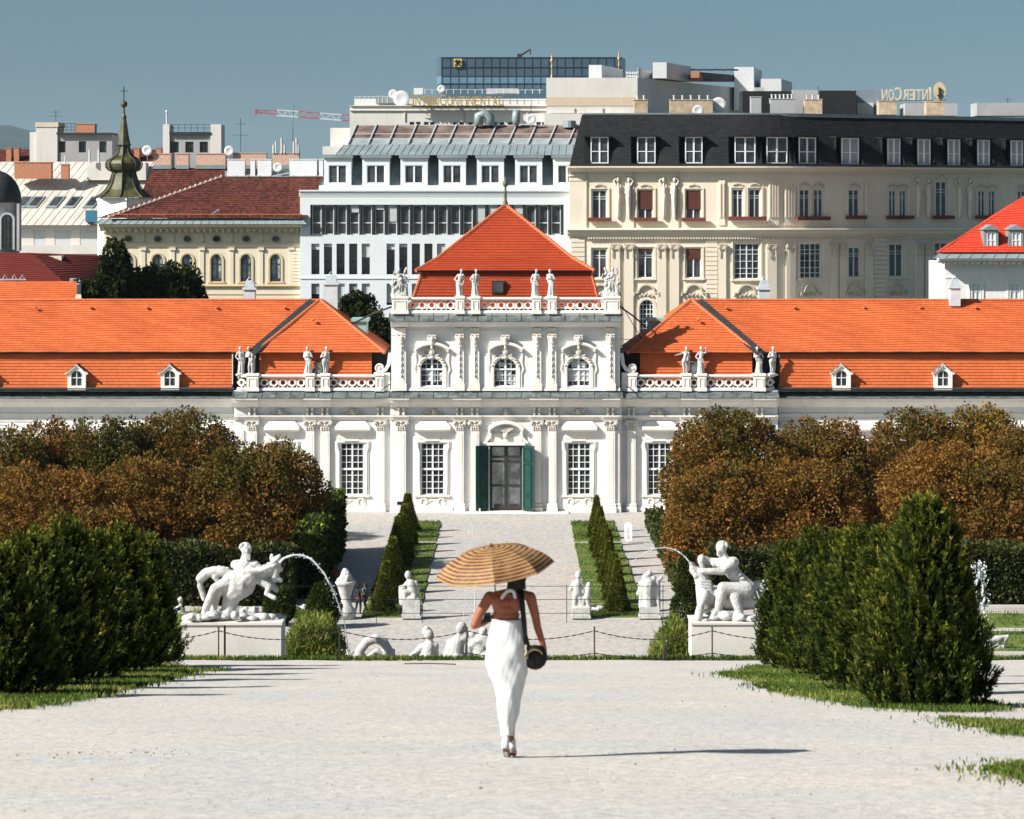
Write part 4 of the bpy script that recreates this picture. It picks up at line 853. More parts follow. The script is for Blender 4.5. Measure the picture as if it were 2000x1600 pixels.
for i, h in enumerate(w1+w2):
    wd = h[2]-h[0]; w = W.window(Z_, *h[:4], 2 if wd < 40 else 4, 4, 1.6, 1, -.25, PAINT, GLASS, split=[.22,.3] if wd < 40 else [.18,.3,.5,.7,.85], mullion=2.2, blind=h[4], bm=BLINDB)
    m = MB(); W.band(m, [(h[0]-4,h[3]+1),(h[0]-4,h[1]-4),(h[2]+4,h[1]-4),(h[2]+4,h[3]+1)], 3.5, -.02, .1); W.box(m, h[0]-7, h[3]+1, h[2]+7, h[3]+4, -.02, .22); m.build('surround', CREAM, w)
    if h[1] < 380: m = MB(); W.box(m, h[0]-9, h[3]-3, h[2]+9, h[3]+4.5, .24, .55); m.build('flower_box', FLOWER, w)
    if h[1] < 380:
        m = MB(); c = (h[0]+h[2])/2; [m.ell(W.p(c+(k-3)*3, h[1]-8-3*math.cos((k-3)*.5), .08), (.1,.08,.09), 6, 4) for k in range(7)]; W.band(m, arc(c, h[1]-6, 8, 7, 20, 160, 8), 2, 0, .1); m.build('cartouche', CREAMD, w)
W.window(Z_, 1249, 586, 1277, 660, 4, 8, 2, 1.2, -.25); m = MB(); W.band(m, [(1246,660),(1246,602)]+arc(1263,602,17,19,180,0,12)+[(1280,602),(1280,660)], 5, -.02, .12); m.build('surround', CREAM, Z_)
for c in (1172,1262,1355,1458,1583,1669,1751,1838,1921):
    s = .8 if c > 1500 else 1; m = MB(); W.band(m, [(c-24*s,578),(c-24*s,572),(c-17*s,572)]+arc(c, 570, 15*s, 14, 150, 30, 10)+[(c+17*s,572),(c+24*s,572),(c+24*s,578)], 3.5, 0, .28)
    [m.ell(W.p(c+(k-3)*4*s, 574+3*abs(k-3) % 5, .1), (.14,.1,.16), 6, 4) for k in range(7)]; m.build('scroll_pediment', CREAMD, Z_)
for pr in ([(325,-.6),(325,.95),(328,.95),(330,.75),(333,.5),(336,.2),(336,-.2)], [(445,-.2),(446,.7),(449,.75),(452,.5),(457,.4),(459,.2),(463,.15),(463,-.1)], [(352,-.1),(352,.05),(353.2,.05),(353.2,-.1)], [(342,-.1),(342,.1),(344,.12),(344,-.1)]):
    m = MB(); W.sweep(m, 1108, 2080, pr); m.build('cornice', CREAM, Z_)
m = MB(); [W.box(m, 1148+k*5.4, 463.2, 1151+k*5.4, 467, 0, .3) for k in range(150)]; o = m.build('dentils', CREAM, Z_); o['kind'] = 'stuff'
capm = MB(); capm.box(-.5,-.22,.52,.5,.1,.66)
for s in (-1, 1): capm.lathe([(.06,-.02),(.26,0),(.26,.18),(.1,.22)], (s*.36,0,.36), 10, 'y'); capm.tube([(s*.36,-.12,.1),(s*.38,-.14,-.3),(s*.34,-.1,-.7)], .06, 5)
capm.box(-.3,-.16,.1,.3,.1,.5); capm = capm.mesh('ionic_capital', CREAMD)
for a, b in ((1193,1211),(1219,1237),(1283,1301),(1308,1326),(1403,1418),(1497,1516),(1534,1552),(1620,1634),(1638,1652),(1688,1704),(1787,1802),(1806,1820),(1870,1884)):
    m = MB(); W.box(m, a, 477, b, 700, 0, .22); q = m.build('pilaster', CREAM, Z_); n = W.at((a+b)/2)[1]; inst('ionic_capital', capm, q, W.p((a+b)/2, 489, .22), (0,0,math.atan2(n.x,-n.y)), ((b-a)/18,1,1))
for a, b in ((1500,1521),(1531,1552),(1403,1416),(1688,1700)):
    m = MB(); W.box(m, a, 352, b, 440, 0, .14); n = 4 if b-a > 15 else 2; [W.box(m, a+(b-a)*(k+.3)/n, 358, a+(b-a)*(k+.75)/n, 425, .14, .24) for k in range(n)]; m.build('fluted_pilaster', CREAM, Z_)
for x in (1145,1237,1325): m = MB(); W.box(m, x-1.5, 338, x+1.5, 445, 0, .12); m.build('wall_strip', CREAMD, Z_)
for k in range(16):
    for a, b in ((1115,1142),(1378,1401),(1706,1732)): m = MB(); W.box(m, a, 466+k*9, b, 473.6+k*9, 0, .1); m.build('rustic_block', CREAM, Z_)
def relief():
    m = MB(); m.cap((0,-.1,3.0),.16,(0,-.12,3.1),.15); m.cap((0,-.08,2.7),.1,(.02,-.1,2.3),.26); m.cap((.02,-.1,2.3),.26,(.06,-.12,1.7),.25); m.cap((.06,-.14,1.7),.27,(.02,-.12,.9),.2); m.cap((.02,-.12,.9),.2,(-.02,-.1,0),.13); m.cap((.14,-.1,1.6),.16,(.16,-.1,.1),.1)
    m.cap((-.2,-.08,2.6),.1,(-.45,-.1,2.95),.07); m.cap((-.45,-.1,2.95),.07,(-.12,-.14,3.2),.06); m.cap((.24,-.08,2.55),.1,(.36,-.14,2.0),.08); m.cap((.36,-.14,2.0),.08,(.12,-.26,1.8),.06); return m.mesh('figure_relief', CREAM, smooth=True)
RLM = relief()
for i, x in enumerate((1207,1228,1296,1317,1791,1812,1872,1893)): n = W.at(x)[1]; inst('figure_relief', RLM, Z_, W.p(x, 425, .05), (0,0,math.atan2(n.x,-n.y)), (1 if i % 2 == 0 else -1,1.2,1.28))
# mansard with sunk dormers
dm = [(1154,1189),(1245,1281),(1339,1373),(1436,1479),(1502,1546),(1569,1603),(1653,1687),(1743,1768),(1802,1827),(1861,1885),(1919,1943),(1984,2008)]
def mo(y): return -.15-2.7*(325-y)/103
m = MB(); uv = []; cuts = sorted(set([1112,2080]+[k for a, b in dm for k in (a-12,b+3)]+W.bp[1:-1])); s0 = 0
for a, b in zip(cuts, cuts[1:]):
    L = (W.p(b,325)-W.p(a,325)).length
    for y0, y1 in ((222,267),(267,321),(321,325)):
        if y0 == 267 and any(p-12 <= (a+b)/2 <= q+3 for p, q in dm): continue
        xl = lambda y: a+26*(325-y)/103 if a == 1112 else a
        m.add([W.p(xl(y1),y1,mo(y1)), W.p(b,y1,mo(y1)), W.p(b,y0,mo(y0)), W.p(xl(y0),y0,mo(y0))], [(0,1,2,3)])
        v = lambda y: (325-y)*.058; uv += [(s0,v(y1)),(s0+L,v(y1)),(s0+L,v(y0)),(s0,v(y0))]
    s0 += L
o = m.build('mansard_roof', SLATE, Z_, fix=False); l = o.data.uv_layers.new(name='UVMap'); l.data.foreach_set('uv', np.array(uv, np.float32).ravel())
SLP = M('slate_plain', (.015,.015,.017), .6, .25, 3)
for i, (a, b) in enumerate(dm):
    m = MB(); o1 = -.85
    W.box(m, a-11.5, 267, a+.5, 321.5, -2.6, -2.3)
    for x in (a-12, b+3): m.add([W.p(x,267,mo(267)), W.p(x,321,mo(321)), W.p(x,321,o1-.3), W.p(x,267,o1-.3)], [(0,1,2,3)]); m.add([W.p(x,267,mo(267)), W.p(x,267,o1+.1), W.p(x,290,o1+.1), W.p(x,300,mo(300))], [(0,1,2,3)])
    W.box(m, a-14, 264.5, b+6, 267, -2.4, o1+.35); W.box(m, a-12, 319.5, b+3, 322, -2.4, mo(321)+.04); dd = m.build('dormer', SLP, Z_)
    W.window(dd, a, 267.2, b, 319, 2, 2, 2, 1.4, o1-.1, PAINT, GLASS if i < 6 else BLINDG, split=[.55], mullion=3)
solid(Z_, Wall([(p[0], p[1]+3) for p in pts], 328.0), 1140, 219, 2080, 226, 14, SEAM, 'roof_edge'); solid(Z_, Wall([(p[0], p[1]+3.2) for p in pts], 328.0), 1140, 226, 2080, 850, 10, LEAD, 'inner_wall')
Wt = Wall(352); BUF = M('flue_block', (.44,.34,.24), .9, .3, 1.5, streak=.4)
for a, y, b, n in ((1239,196,1265,2),(1309,196,1392,5),(1467,190,1487,0),(1505,194,1552,6),(1572,195,1606,3),(1716,198,1752,0),(1809,199,1845,0)): chimney(Z_, Wt, a, y, b, 224, 1.8, BUF if a not in (1467,1505) else GREYW, n, 7)
dish(Z_, Wall(351), 1363, 216, .62); dish(Z_, Wall(353), 1403, 205, .85); solid(Z_, Wall(356), 1450, 178, 1560, 224, 5, SLP, 'penthouse'); solid(Z_, Wall(355), 1600, 177, 1672, 224, 5, SLP, 'penthouse'); solid(Z_, Wall(355), 1548, 176, 1602, 224, 4, GREYW, 'penthouse'); solid(Z_, Wall(358), 1768, 202, 1870, 226, 5, GREYW, 'penthouse'); solid(Z_, Wall(358), 1674, 201, 1706, 226, 4, HOTW, 'penthouse'); solid(Z_, Wall(362), 1908, 201, 2080, 226, 5, GREYW, 'penthouse'); solid(Z_, Wall(357), 1475, 171, 1493, 196, 1.2, PIPE, 'vent_duct')
solid(Z_, Wall(358.5), 1668, 175, 1722, 226, 4, M('blue_grey', (.2,.23,.27), .6), 'penthouse'); antenna(Z_, 355, 1598, 168, 200, ((.2,.05),)); antenna(Z_, 362, 1968, 192, 201, ((.2,.5),))
# --- red roofed house at the right edge
D = 306; W = Wall(D); E_ = building('red_roof_house', 'white house with bright red hip roof and two grey dormers at the right picture edge', 1950, D)
m = MB(); hs = [(1897,553,1916,600),(1972,553,1993,600)]; W.holes(m, 1846, 512, 2120, 640, hs, .3, 12); m.build('wall', WALLC, E_); solid(E_, Wall(D+.5), 1848, 513, 2118, 880, 12, WALLC)
for h in hs: w = W.window(E_, *h, 2, 3, 2, 1.4, -.05, PAINT, BLINDW); m = MB(); W.band(m, [(h[0]-4,600),(h[0]-4,549),(h[2]+4,549),(h[2]+4,600)], 3, -.02, .08); m.build('surround', TRIM, w)
TR = M_tile('tile_scarlet', (.52,.05,.022)); rquad(E_, 'roof', TR, P(1834,493,D-1.5), P(2150,493,D-1.5), P(2150,372,D+8), P(2020,372,D+8), 26, 16); rquad(E_, 'roof', TR, P(1828,493,D+14), P(1834,493,D-1.5), P(2020,372,D+8), P(2018,372,D+9), 26, 6)
seamroof(E_, P(1822,505,D-2), P(2150,505,D-2), P(2150,493.5,D-1.2), P(1834,493.5,D-1.2), 14, SEAM, 'eaves_roof'); m = MB(); W.sweep(m, 1830, 2120, [(505,-.1),(505,1.8),(508,1.7),(510,.9),(514,.3),(514,-.1)]); W.box(m, 1846, 541, 2120, 543, 0, .06); m.build('cornice', TRIM, E_)
mm = MB(); mm.box(-.14,-.5,-.18,.14,.2,.12); mm = mm.mesh('bracket', TRIM)
for q in range(20): inst('bracket', mm, E_, W.p(1838+q*11.5, 513, .7))
Wd = Wall(D-.6)
for x in (1921,1970,2019):
    m = MB(); Wd.holes(m, x, 449, x+29, 489, [(x+6,453,x+24,486)], .2, 5); q = m.build('dormer', SEAM, E_); Wd.window(q, x+6, 453, x+24, 486, 2, 2, 2, 1.6, -.1, PAINT, BLINDW)
    m = MB(); a = [Wd.p(x-3,449,.2), Wd.p(x+14.5,439,.2), Wd.p(x+32,449,.2)]; b = [v+Vector((0,5,0)) for v in a]; m.add(a+b, [(0,1,2),(3,4,5),(0,1,4,3),(1,2,5,4),(0,2,5,3)]); m.build('dormer_roof', SEAM, q)
# --- the hotel
D = 480; W = Wall(D); L_ = building('hotel', 'big pale stepped hotel block rising behind the office building', 950, D)
m = MB(); hs = [(x,238,x+10,247) for x in (800,812,828,840,885,897,914,963,975,992,1047,1058,1086,1100)]; W.holes(m, 683, 207, 1120, 330, hs, .3, 20); m.build('wall', HOTW, L_)
for h in hs: W.window(L_, *h, 1, 1, .8, .6, -.2, PAINT, GLASS_B)
for a, y, b, d in ((692,193,1067,483),(630,286,690,482),(645,250,700,484)): solid(L_, Wall(d), a, y, b, 330, 16, HOTW)
solid(L_, Wall(480.6), 684, 250, 1119, 700, 18, HOTW, 'inner_wall')
for a, y, b in ((683,215,1067),(683,206,1067)): m = MB(); W.box(m, a, y, b, y+1.5, 0, .25); m.build('cornice', HOTW, L_)
for x in (790,905,1030): m = MB(); W.box(m, x, 216, x+1.5, 238, 0, .15); m.build('wall_strip', CREAMD, L_)
def block(par, a, c, b, y0, y1, d, mat=HOTW, rec=30, name='roof_block', side=None):
    p = [P(a,0,d), P(c,0,d), P(b,0,d+rec), P(a,0,d+rec)]; zt, zb = (HY-y0)/F*d, (HY-y1)/F*d
    m = MB(); m.hexa([(q.x,q.y,zb) for q in p]+[(q.x,q.y,zt) for q in p]); return m.build(name, mat, par)
block(L_, 1067, 1245, 1462, 152, 320, 478, HOTW, 42, 'wall'); m = MB(); Wall(478).box(m, 1067, 190, 1245, 207, .01, .06); m.build('brick_band', M('band_brick', (.55,.44,.33), .9, .3, 3, zs=6), L_); solid(L_, Wall(477), 1063, 222, 1300, 330, 10, HOTW)
for i, a in enumerate((1072,1127,1190)): m = MB(); Wall(477.9).box(m, a, 210, a+50, 221, .02, .1); m.build('panel', HOTW, L_)
for a, c, b, y0, y1, d, mt in ((1150,1175,1216,127,153,481,DISH),(1275,1302,1350,122,153,484,DISH),(1245,1247,1274,132,153,482,GREYW),(1434,1472,1488,131,216,512,DISH),(1486,1526,1547,154,190,508,DISH),(1352,1354,1445,140,153,500,LEAD),(1349,1366,1372,140,152,486,BRICK)): block(L_, a, c, b, y0, y1, d, mt, 14)
m = MB(); [m.bar(P(1346+k*24,136,498), P(1370+k*24,137,498), .25) for k in range(4)]; m.build('roof_pipe', LEAD, L_)
dish(L_, Wall(481), 784, 193, 1.25); dish(L_, Wall(482), 768, 184, .7); dish(L_, Wall(481), 862, 174, .6); block(L_, 734, 778, 780, 186, 201, 482, SEAM, 4); block(L_, 808, 826, 828, 172, 184, 482, DISH, 4); block(L_, 950, 1010, 1014, 173, 182, 484, PIPE, 4)
m = MB(); [m.tube([P(694+k*9,201,482), P(694+k*9,188,482)], .05, 4) for k in range(8)]; m.tube([P(692,189,482), P(780,189,482)], .05, 4); [m.tube([P(830+k*14,183,482), P(830+k*14,174,482)], .05, 4) for k in range(17)]; m.tube([P(830,175,482), P(1060,176,482)], .04, 4); m.build('railing', PIPE, L_)
m = MB(); [m.bar(P(1223+k*7,140,490), P(1230+k*7,152,490), .2) for k in range(3)]; [m.bar(P(1230+k*7,140,490), P(1223+k*7,152,490), .2) for k in range(3)]; m.build('roof_frame', DISH, L_)
def letters(root, txt, px0, px1, base, hbig, hsmall, d, mat, mirror=False):
    n = len(txt); ws = [1.15 if big else .95 for ch, big in txt]; ws = [w*(.45 if ch == 'I' else 1) for w, (ch, b) in zip(ws, txt)]; tot = sum(ws); x = px0
    for (ch, big), w in zip(txt, ws):
        adv = (px1-px0)*w/tot; c = bpy.data.curves.new('letter', 'FONT'); c.body = ch; c.size = 1; c.extrude = .05; c.align_x = 'CENTER'; c.offset = .012
        o = bpy.data.objects.new('letter_tmp', c); C.objects.link(o); bpy.context.view_layer.update(); me = bpy.data.meshes.new_from_object(o.evaluated_get(bpy.context.evaluated_depsgraph_get())); C.objects.unlink(o); bpy.data.objects.remove(o)
        me.materials.clear(); me.materials.append(mat); v = [q.co.copy() for q in me.vertices]; xa, xb = min(q.x for q in v), max(q.x for q in v); hh = max(q.y for q in v)
        h = (hbig if big else hsmall)/F*d; wd = adv/F*d*.84; fx = (wd if ch != 'I' else wd*.5)/(xb-xa+1e-6); fy = h/hh; mx = (xa+xb)/2
        for q in me.vertices: co = q.co.copy(); q.co = ((co.x-mx)*fx*(-1 if mirror else 1), -co.z*4, co.y*fy)
        # serifs at the feet and head of the letter
        bm = bmesh.new(); bm.from_mesh(me)
        for zz in ((.03, .97) if ch not in 'COE' else (.03,)):
            r = bmesh.ops.create_cube(bm, size=1); bmesh.ops.scale(bm, verts=r['verts'], vec=(wd*(.8 if ch not in 'T' or zz > .5 else .5), .3, h*.05)); bmesh.ops.translate(bm, verts=r['verts'], vec=(0, 0, h*zz))
            if ch in 'NARTINLE' and zz < .5: bmesh.ops.scale(bm, verts=r['verts'], vec=(1.1,1,1))
            if ch in 'ACONR': bmesh.ops.delete(bm, geom=r['verts'], context='VERTS')
        bm.to_mesh(me); bm.free()
        inst('letter', me, root, P(x+adv/2, base, d)); x += adv
sg = thing('roof_sign', 'long gold letter sign standing on the pale hotel roof', 'sign', P(895,207,478.5)); letters(sg, [(c, i in (0, 5)) for i, c in enumerate('INTERCONTINENTAL')], 804, 985, 206.5, 22, 18.5, 478.5, GOLD)
m = MB(); [m.bar(P(800+u*188,y,478.8), P(800+u*188+.1,y+1,478.8), .1) for u, y in ((0,206),)]; m.bar(P(804,207.5,478.8), P(985,207.5,478.8), .15); [m.bar(P(812+k*14,205,478.9), P(815+k*14,213,481), .07) for k in range(13)]; m.build('sign_frame', LEAD, sg)
sg = thing('roof_sign', 'reversed letter sign with pointed oval emblem seen from behind above the slate roof', 'sign', P(1785,196,372)); letters(sg, [(c, i in (2, 7)) for i, c in enumerate('NOCRETNI')], 1721, 1820, 195.5, 25, 21, 372, M('sign_back', (.62,.52,.38), .5, .1, 3), True)
m = MB(); ol = [(math.copysign(1, math.cos(a))*abs(math.cos(a))**1.3*.72, math.sin(a)*1.08) for a in [2*pi*k/24 for k in range(24)]]; c = P(1835,178,372); m.poly([(c.x+x, c.z+z) for x, z in ol], 371.8, 372.1); m.build('emblem', M('emblem_back', (.58,.45,.28), .5, .1, 3), sg); m = MB(); m.bar((c.x-.05,371.7,c.z-.9), (c.x-.05,371.7,c.z+.3), .2); m.ell((c.x-.05,371.65,c.z+.3), .15, 8, 5); m.bar((c.x-.3,371.7,c.z-.5), (c.x+.3,371.7,c.z-.5), .15); m.build('emblem_strut', LEAD, sg)
m = MB(); m.bar(P(1718,196,372), P(1850,196,372), .12); m.build('sign_frame', PIPE, sg)
# --- gilded finials beyond the hotel
FING = M('old_gilding', (.42,.29,.15), .5, .2, 4, metal=.2)
for i, (x, y0, lab) in enumerate(((1078,103,'gilded cross finial left of its twin, before the blue glass tower'),(1209,99,'gilded cross finial right of its twin, at the edge of the glass tower'))):
    d = 560; k = d/F; f = thing('church_finial', lab, 'finial', P(x,158,d), 'gilded church finials'); c = P(x,y0,d); m = MB(); m.lathe([(4*k,-58*k),(3*k,-48*k),(1.6*k,-42*k),(1.4*k,-30*k),(2.6*k,-28*k),(1.3*k,-25*k),(1.5*k,-20*k),(3.6*k,-17*k),(3.6*k,-14*k),(1.2*k,-11*k),(2.4*k,-8*k),(.8*k,-5*k)], c, 10); m.build('spike', FING, f, True); m = MB(); m.bar(c+Vector((0,0,-6*k)), c, 1.1*k); m.bar(c+Vector((-2.5*k,0,-2.5*k)), c+Vector((2.5*k,0,-2.5*k)), 1*k); m.build('cross', FING, f)
# --- blue glass tower
D = 900; W = Wall(D); G_ = building('glass_tower', 'blue glass high-rise with dark top band and square yellow emblem', 1040, D); k = D/F
TGM = M('tower_mullion', (.045,.075,.10), .9, .1, 1, spec=.05); TG = M('tower_glass', (.075,.13,.18), .25, .2, .08); TG2 = M('tower_glass_light', (.12,.21,.28), .25, .2, .1); TG3 = M('tower_glass_dark', (.06,.095,.13), .3, .2, .1)
pl = [(P(853,0,D+5).x,D+6),(P(861,0,D).x,D),(P(1215,0,D).x,D),(P(1222,0,D+8).x,D+10)]
for y0, y1, mt in ((112,148,TG3),(148.3,163,TG2),(163.3,215,TG)):
    m = MB(); zt, zb = (HY-y0)/F*D, (HY-y1)/F*D; q = pl+[(pl[3][0],D+40),(pl[0][0],D+40)]; n = len(q); m.add([(a,b,zb) for a,b in q]+[(a,b,zt) for a,b in q], [tuple(range(n)), tuple(range(n,2*n))]+[(i,(i+1)%n,n+(i+1)%n,n+i) for i in range(n)]); m.build('glass_band', mt, G_)
m = MB(); m.box(pl[0][0]+1,D+3,GZ,pl[3][0]-1,D+38,(HY-215)/F*D); m.build('tower_shaft', TG, G_)
for y in (112,131,148,163): m = MB(); W.box(m, 861, y-.3, 1215, y+.4, .05, .25); m.build('floor_line', TG3, G_)
for i in range(22): m = MB(); W.box(m, 863+i*16, 112, 863.3+i*16, 176, .04, .16); m.build('mullion', TGM, G_)
m = MB(); W.box(m, 886, 115, 902, 131, .3, .6); q = m.build('emblem', M('emblem_gold', (.55,.42,.10), .5, .05, 1), G_); m = MB(); c = W.p(894,123,.7)
for s in (-1, 1): m.bar(c+Vector((-s*.8,0,-.85)), c+Vector((s*.55,0,.55)), .38, .2, (0,1,0)); m.bar(c+Vector((s*.2,0,.8)), c+Vector((s*.85,0,.25)), .32, .2, (0,1,0))
m.build('emblem_mark', BLACKM, q); m = MB(); m.bar(P(1011,112,D+10), P(1036,97,D+10), .5); m.bar(P(1036,97,D+10), P(1036,107,D+10), .3); m.box(P(1010,0,D+10).x,D+8,(HY-112)/F*(D+10),P(1020,0,D+10).x,D+12,(HY-106)/F*(D+10)); m.build('facade_crane', LEAD, G_)
# --- tower crane behind the hotel
D = 620; N_ = thing('tower_crane', 'red and white lattice jib of a tower crane reaching left from behind the hotel', 'crane', (P(760,0,D).x, D, GZ)); RED = M('crane_red', (.34,.10,.12), .7); WHT = M('crane_white', (.5,.53,.55), .7)
secs = [(498,541),(541,583),(583,625),(625,667),(667,709),(709,760)]
jy = lambda x: 217+(x-498)*.075
for i, (a, b) in enumerate(secs):
    m = MB(); h = 5.5 if i else 4
    for dx, dy, dz in ((0,0,h),(0,-1.2,-h),(0,1.2,-h)):
        e0 = 0 if (i or dz < 0) else -3
        p = P(a,jy(a)-dz*(1 if i else .3),D)+Vector((0,dy,0)); q = P(b,jy(b)-dz,D)+Vector((0,dy,0)); m.bar(p, q, .2)
    n = 4
    for k_ in range(n):
        x0, x1 = a+(b-a)*k_/n, a+(b-a)*(k_+1)/n; s = 1 if k_ % 2 else -1
        f0 = 1 if i else .3+.7*k_/n; f1 = 1 if i else .3+.7*(k_+1)/n; m.bar(P(x0,jy(x0)+s*h*(f0 if s < 0 else 1),D), P(x1,jy(x1)-s*h*(f1 if s > 0 else 1),D), .12)
    m.build('jib_section', RED if i % 2 == 0 else WHT, N_)
m = MB(); [m.bar((P(760,0,D).x+a,D+b,GZ),(P(760,0,D).x+a,D+b,(HY-225)/F*D), .3) for a in (-1,1) for b in (-1,1)]; m.build('mast', RED, N_); m = MB(); m.box(P(498,0,D).x,D-.6,P(0,221,D).z-.4,P(502,0,D).x,D+.6,P(0,214,D).z); m.build('jib_tip', RED, N_)
# --- wooded hills at the far left
m = MB(); n = 60; rows = []
for j, (d, zf) in enumerate(((7000,0),(7600,.35),(8300,.8),(9000,1.0),(9600,.9))):
    for i in range(n+1):
        px = -900+2300*i/n; h = float(np.interp(px, [-900,-100,20,60,150,230,330,600,900,1400], [330,300,276,262,228,212,205,180,150,120]))*zf*(1+.012*math.sin(i*1.3)+.01*math.sin(i*2.9+1)); m.v.append((((px-1000)/F*d), d, GZ+h if j else GZ-5))
for j in range(4):
    for i in range(n): a = j*(n+1)+i; m.f.append((a, a+1, a+n+2, a+n+1))
tag(m.build('hills', M('far_woods', (.02,.045,.05), .95, .4, .004, col2=(.05,.085,.075)), None, True), kind='structure')  # blue of the distant air is partly put into the woods' base colour
# ------------------------------------------------------------------ plants
CHEST = M_leaf('chestnut_leaf', [(0,(.030,.036,.008)),(.22,(.085,.08,.015)),(.42,(.15,.085,.018)),(.6,(.20,.085,.018)),(.8,(.26,.145,.03)),(1,(.36,.28,.065))], .25)
CHESTY = M_leaf('chestnut_leaf_yellow', [(0,(.03,.03,.008)),(.3,(.13,.09,.016)),(.6,(.27,.15,.02)),(.85,(.38,.26,.035)),(1,(.45,.36,.08))], .25)
DTREE = M_leaf('linden_leaf', [(0,(.010,.018,.005)),(.5,(.03,.045,.010)),(1,(.08,.095,.022))], .2)
YEW = M_leaf('yew_needle', [(0,(.008,.014,.003)),(.38,(.034,.052,.008)),(.68,(.105,.125,.015)),(1,(.26,.25,.035))], .25)
HEDGE = M_leaf('hedge_leaf', [(0,(.015,.02,.006)),(.5,(.055,.065,.018)),(1,(.14,.14,.04))], .2)
GRASS = M_leaf('grass_blade', [(0,(.035,.065,.012)),(.5,(.085,.14,.025)),(.85,(.17,.20,.04)),(1,(.32,.27,.09))], .3)
TALLG = M_leaf('tall_grass', [(0,(.05,.08,.014)),(.5,(.14,.19,.035)),(1,(.34,.32,.09))], .3)
BARK = M('bark', (.06,.045,.035), .95, .4, 3, bmp=.8)
def unit(a): return a/np.maximum(np.linalg.norm(a, axis=1, keepdims=True), 1e-9)
def blades(p, axis, L, Wd, bend=.2):
    """a diamond leaf at each p along axis"""
    n = len(p); r = unit(np.cross(axis, NR.normal(size=(n,3)))); nn = np.cross(axis, r)
    L = L[:,None]; Wd = Wd[:,None]; v = np.empty((n,4,3))
    v[:,0] = p; v[:,1] = p+axis*L*.5+r*Wd+nn*L*bend*.5; v[:,2] = p+axis*L; v[:,3] = p+axis*L*.5-r*Wd+nn*L*bend*.5
    return v.reshape(-1,3)
def crown(n, rad, size, lumps=70, lump=.3, square=2.0, flat=.0, tone=(.5,.2), shell=.86, low=-.75):
    """leaf clumps over a lumpy crown volume; returns verts, tones (origin at the crown's centre)"""
    rad = np.array(rad); i = np.arange(lumps)+.5; zz = 1-(1-low)*i/lumps; a = i*2.39996+NR.random()*6
    d = np.stack([np.sqrt(1-zz**2)*np.cos(a), np.sqrt(1-zz**2)*np.sin(a), zz], 1); d = unit(d+NR.normal(size=(lumps,3))*.10)
    s = (np.abs(d)**square).sum(1)**(-1/square); c = d*s[:,None]*(shell+.2*(NR.random((lumps,1))-.55))
    lr = lump*(.75+.5*NR.random(lumps)); k = NR.integers(0, lumps, n); q = unit(NR.normal(size=(n,3))); q = unit(q+.5*d[k])
    p = (c[k]+q*(lr[k]*(NR.random(n)**.3))[:,None]); out = unit(p)
    ax = unit(out*.5+q*.5+NR.normal(size=(n,3))*.6+np.array([0,0,-.15]))
    t = np.clip(tone[0]+(NR.random(lumps)-.5)[k]*tone[1]*1.6+NR.normal(size=n)*tone[1]*.5-.12*np.clip(p[:,2],-1,1), 0, 1)
    L = size*(.55+.9*NR.random(n)); i = NR.random(n) < .16; p[i] *= (.45+.4*NR.random((i.sum(),1))); L[i] *= 2.2; v = blades(p*rad, ax, L, L*.4); return v, t
def trunk_mesh(h, r, spread, top, seed):
    R = random.Random(seed); m = MB(); m.tube([(0,0,0),(.05,.02,h*.35),(-.04,.05,h*.7),(0,0,h)], [r*1.35,r,r*.85,r*.6], 8)
    for k in range(7):
        a = 2*pi*k/7+R.uniform(-.3,.3); e = Vector((math.cos(a)*spread, math.sin(a)*spread, top*R.uniform(.55,1)))
        m.tube([(0,0,h*R.uniform(.7,.95)), e*.45+Vector((0,0,h*.7)), e+Vector((0,0,h*.4))], [r*.5,r*.3,r*.08], 5)
    return m.mesh('trunk', BARK, smooth=True)
def tree(name, label, cat, px, pytop, d, rx, ry, rz, n, size, mat, group, base=GZ, square=2.6, tone=(.5,.2), lump=.2, lumps=150, flat=.2, low=-.75):
    x = (px-1000)/F*d; zt = (HY-pytop)/F*d; t = thing(name, label, cat, (x,d,base), group); cz = zt-rz*1.02-base
    v, tn = crown(n, (rx,ry,rz), size, lumps, lump, square, flat, tone, low=low); v[:,2] += cz
    if len(v): v = v[:, :]
    o = inst('crown', np_mesh('crown', v, 4, mat, tn), t, world=False); inst('trunk', trunk_mesh(max(.6, cz-rz*.4), .16+rx*.035, rx*.6, rz*.8, px), t, world=False); return t
gL, gR = 'clipped chestnuts left of the palace', 'clipped chestnuts right of the palace'
def ch(lab, px, py, d, r, g, mat=CHEST, tone=(.5,.2), rz=None, n=None): tree('chestnut_tree', lab, 'tree', px, py, d, r, r*.95, rz or 4.6, n or int(26000*(r/4)**1.8), .18, mat, g, tone=tone)
ch('tall rust brown chestnut right before the palace wing, topmost of the left grove', 352, 806, 226, 4.2, gL, tone=(.42,.2))
ch('olive brown chestnut left of the topmost one in the left grove', 222, 822, 224, 3.6, gL, tone=(.3,.18))
ch('reddish chestnut at the back of the left grove, second from the picture edge', 112, 826, 226, 3.4, gL, tone=(.52,.18))
ch('green tinged chestnut at the far left picture edge', 15, 846, 222, 3.4, gL, tone=(.36,.18))
ch('big dark brown chestnut in front, at the right end of the left grove', 502, 868, 208, 4.6, gL, tone=(.42,.22), rz=4.6)
ch('rust coloured chestnut in front, middle of the left grove', 285, 896, 208, 3.6, gL, tone=(.55,.18))
ch('pale brown chestnut in front, left end of the left grove', 85, 912, 206, 4.4, gL, tone=(.62,.2))
ch('golden brown chestnut hidden low behind the left yews', 170, 990, 202, 3.6, gL, tone=(.55,.2), rz=3.0)
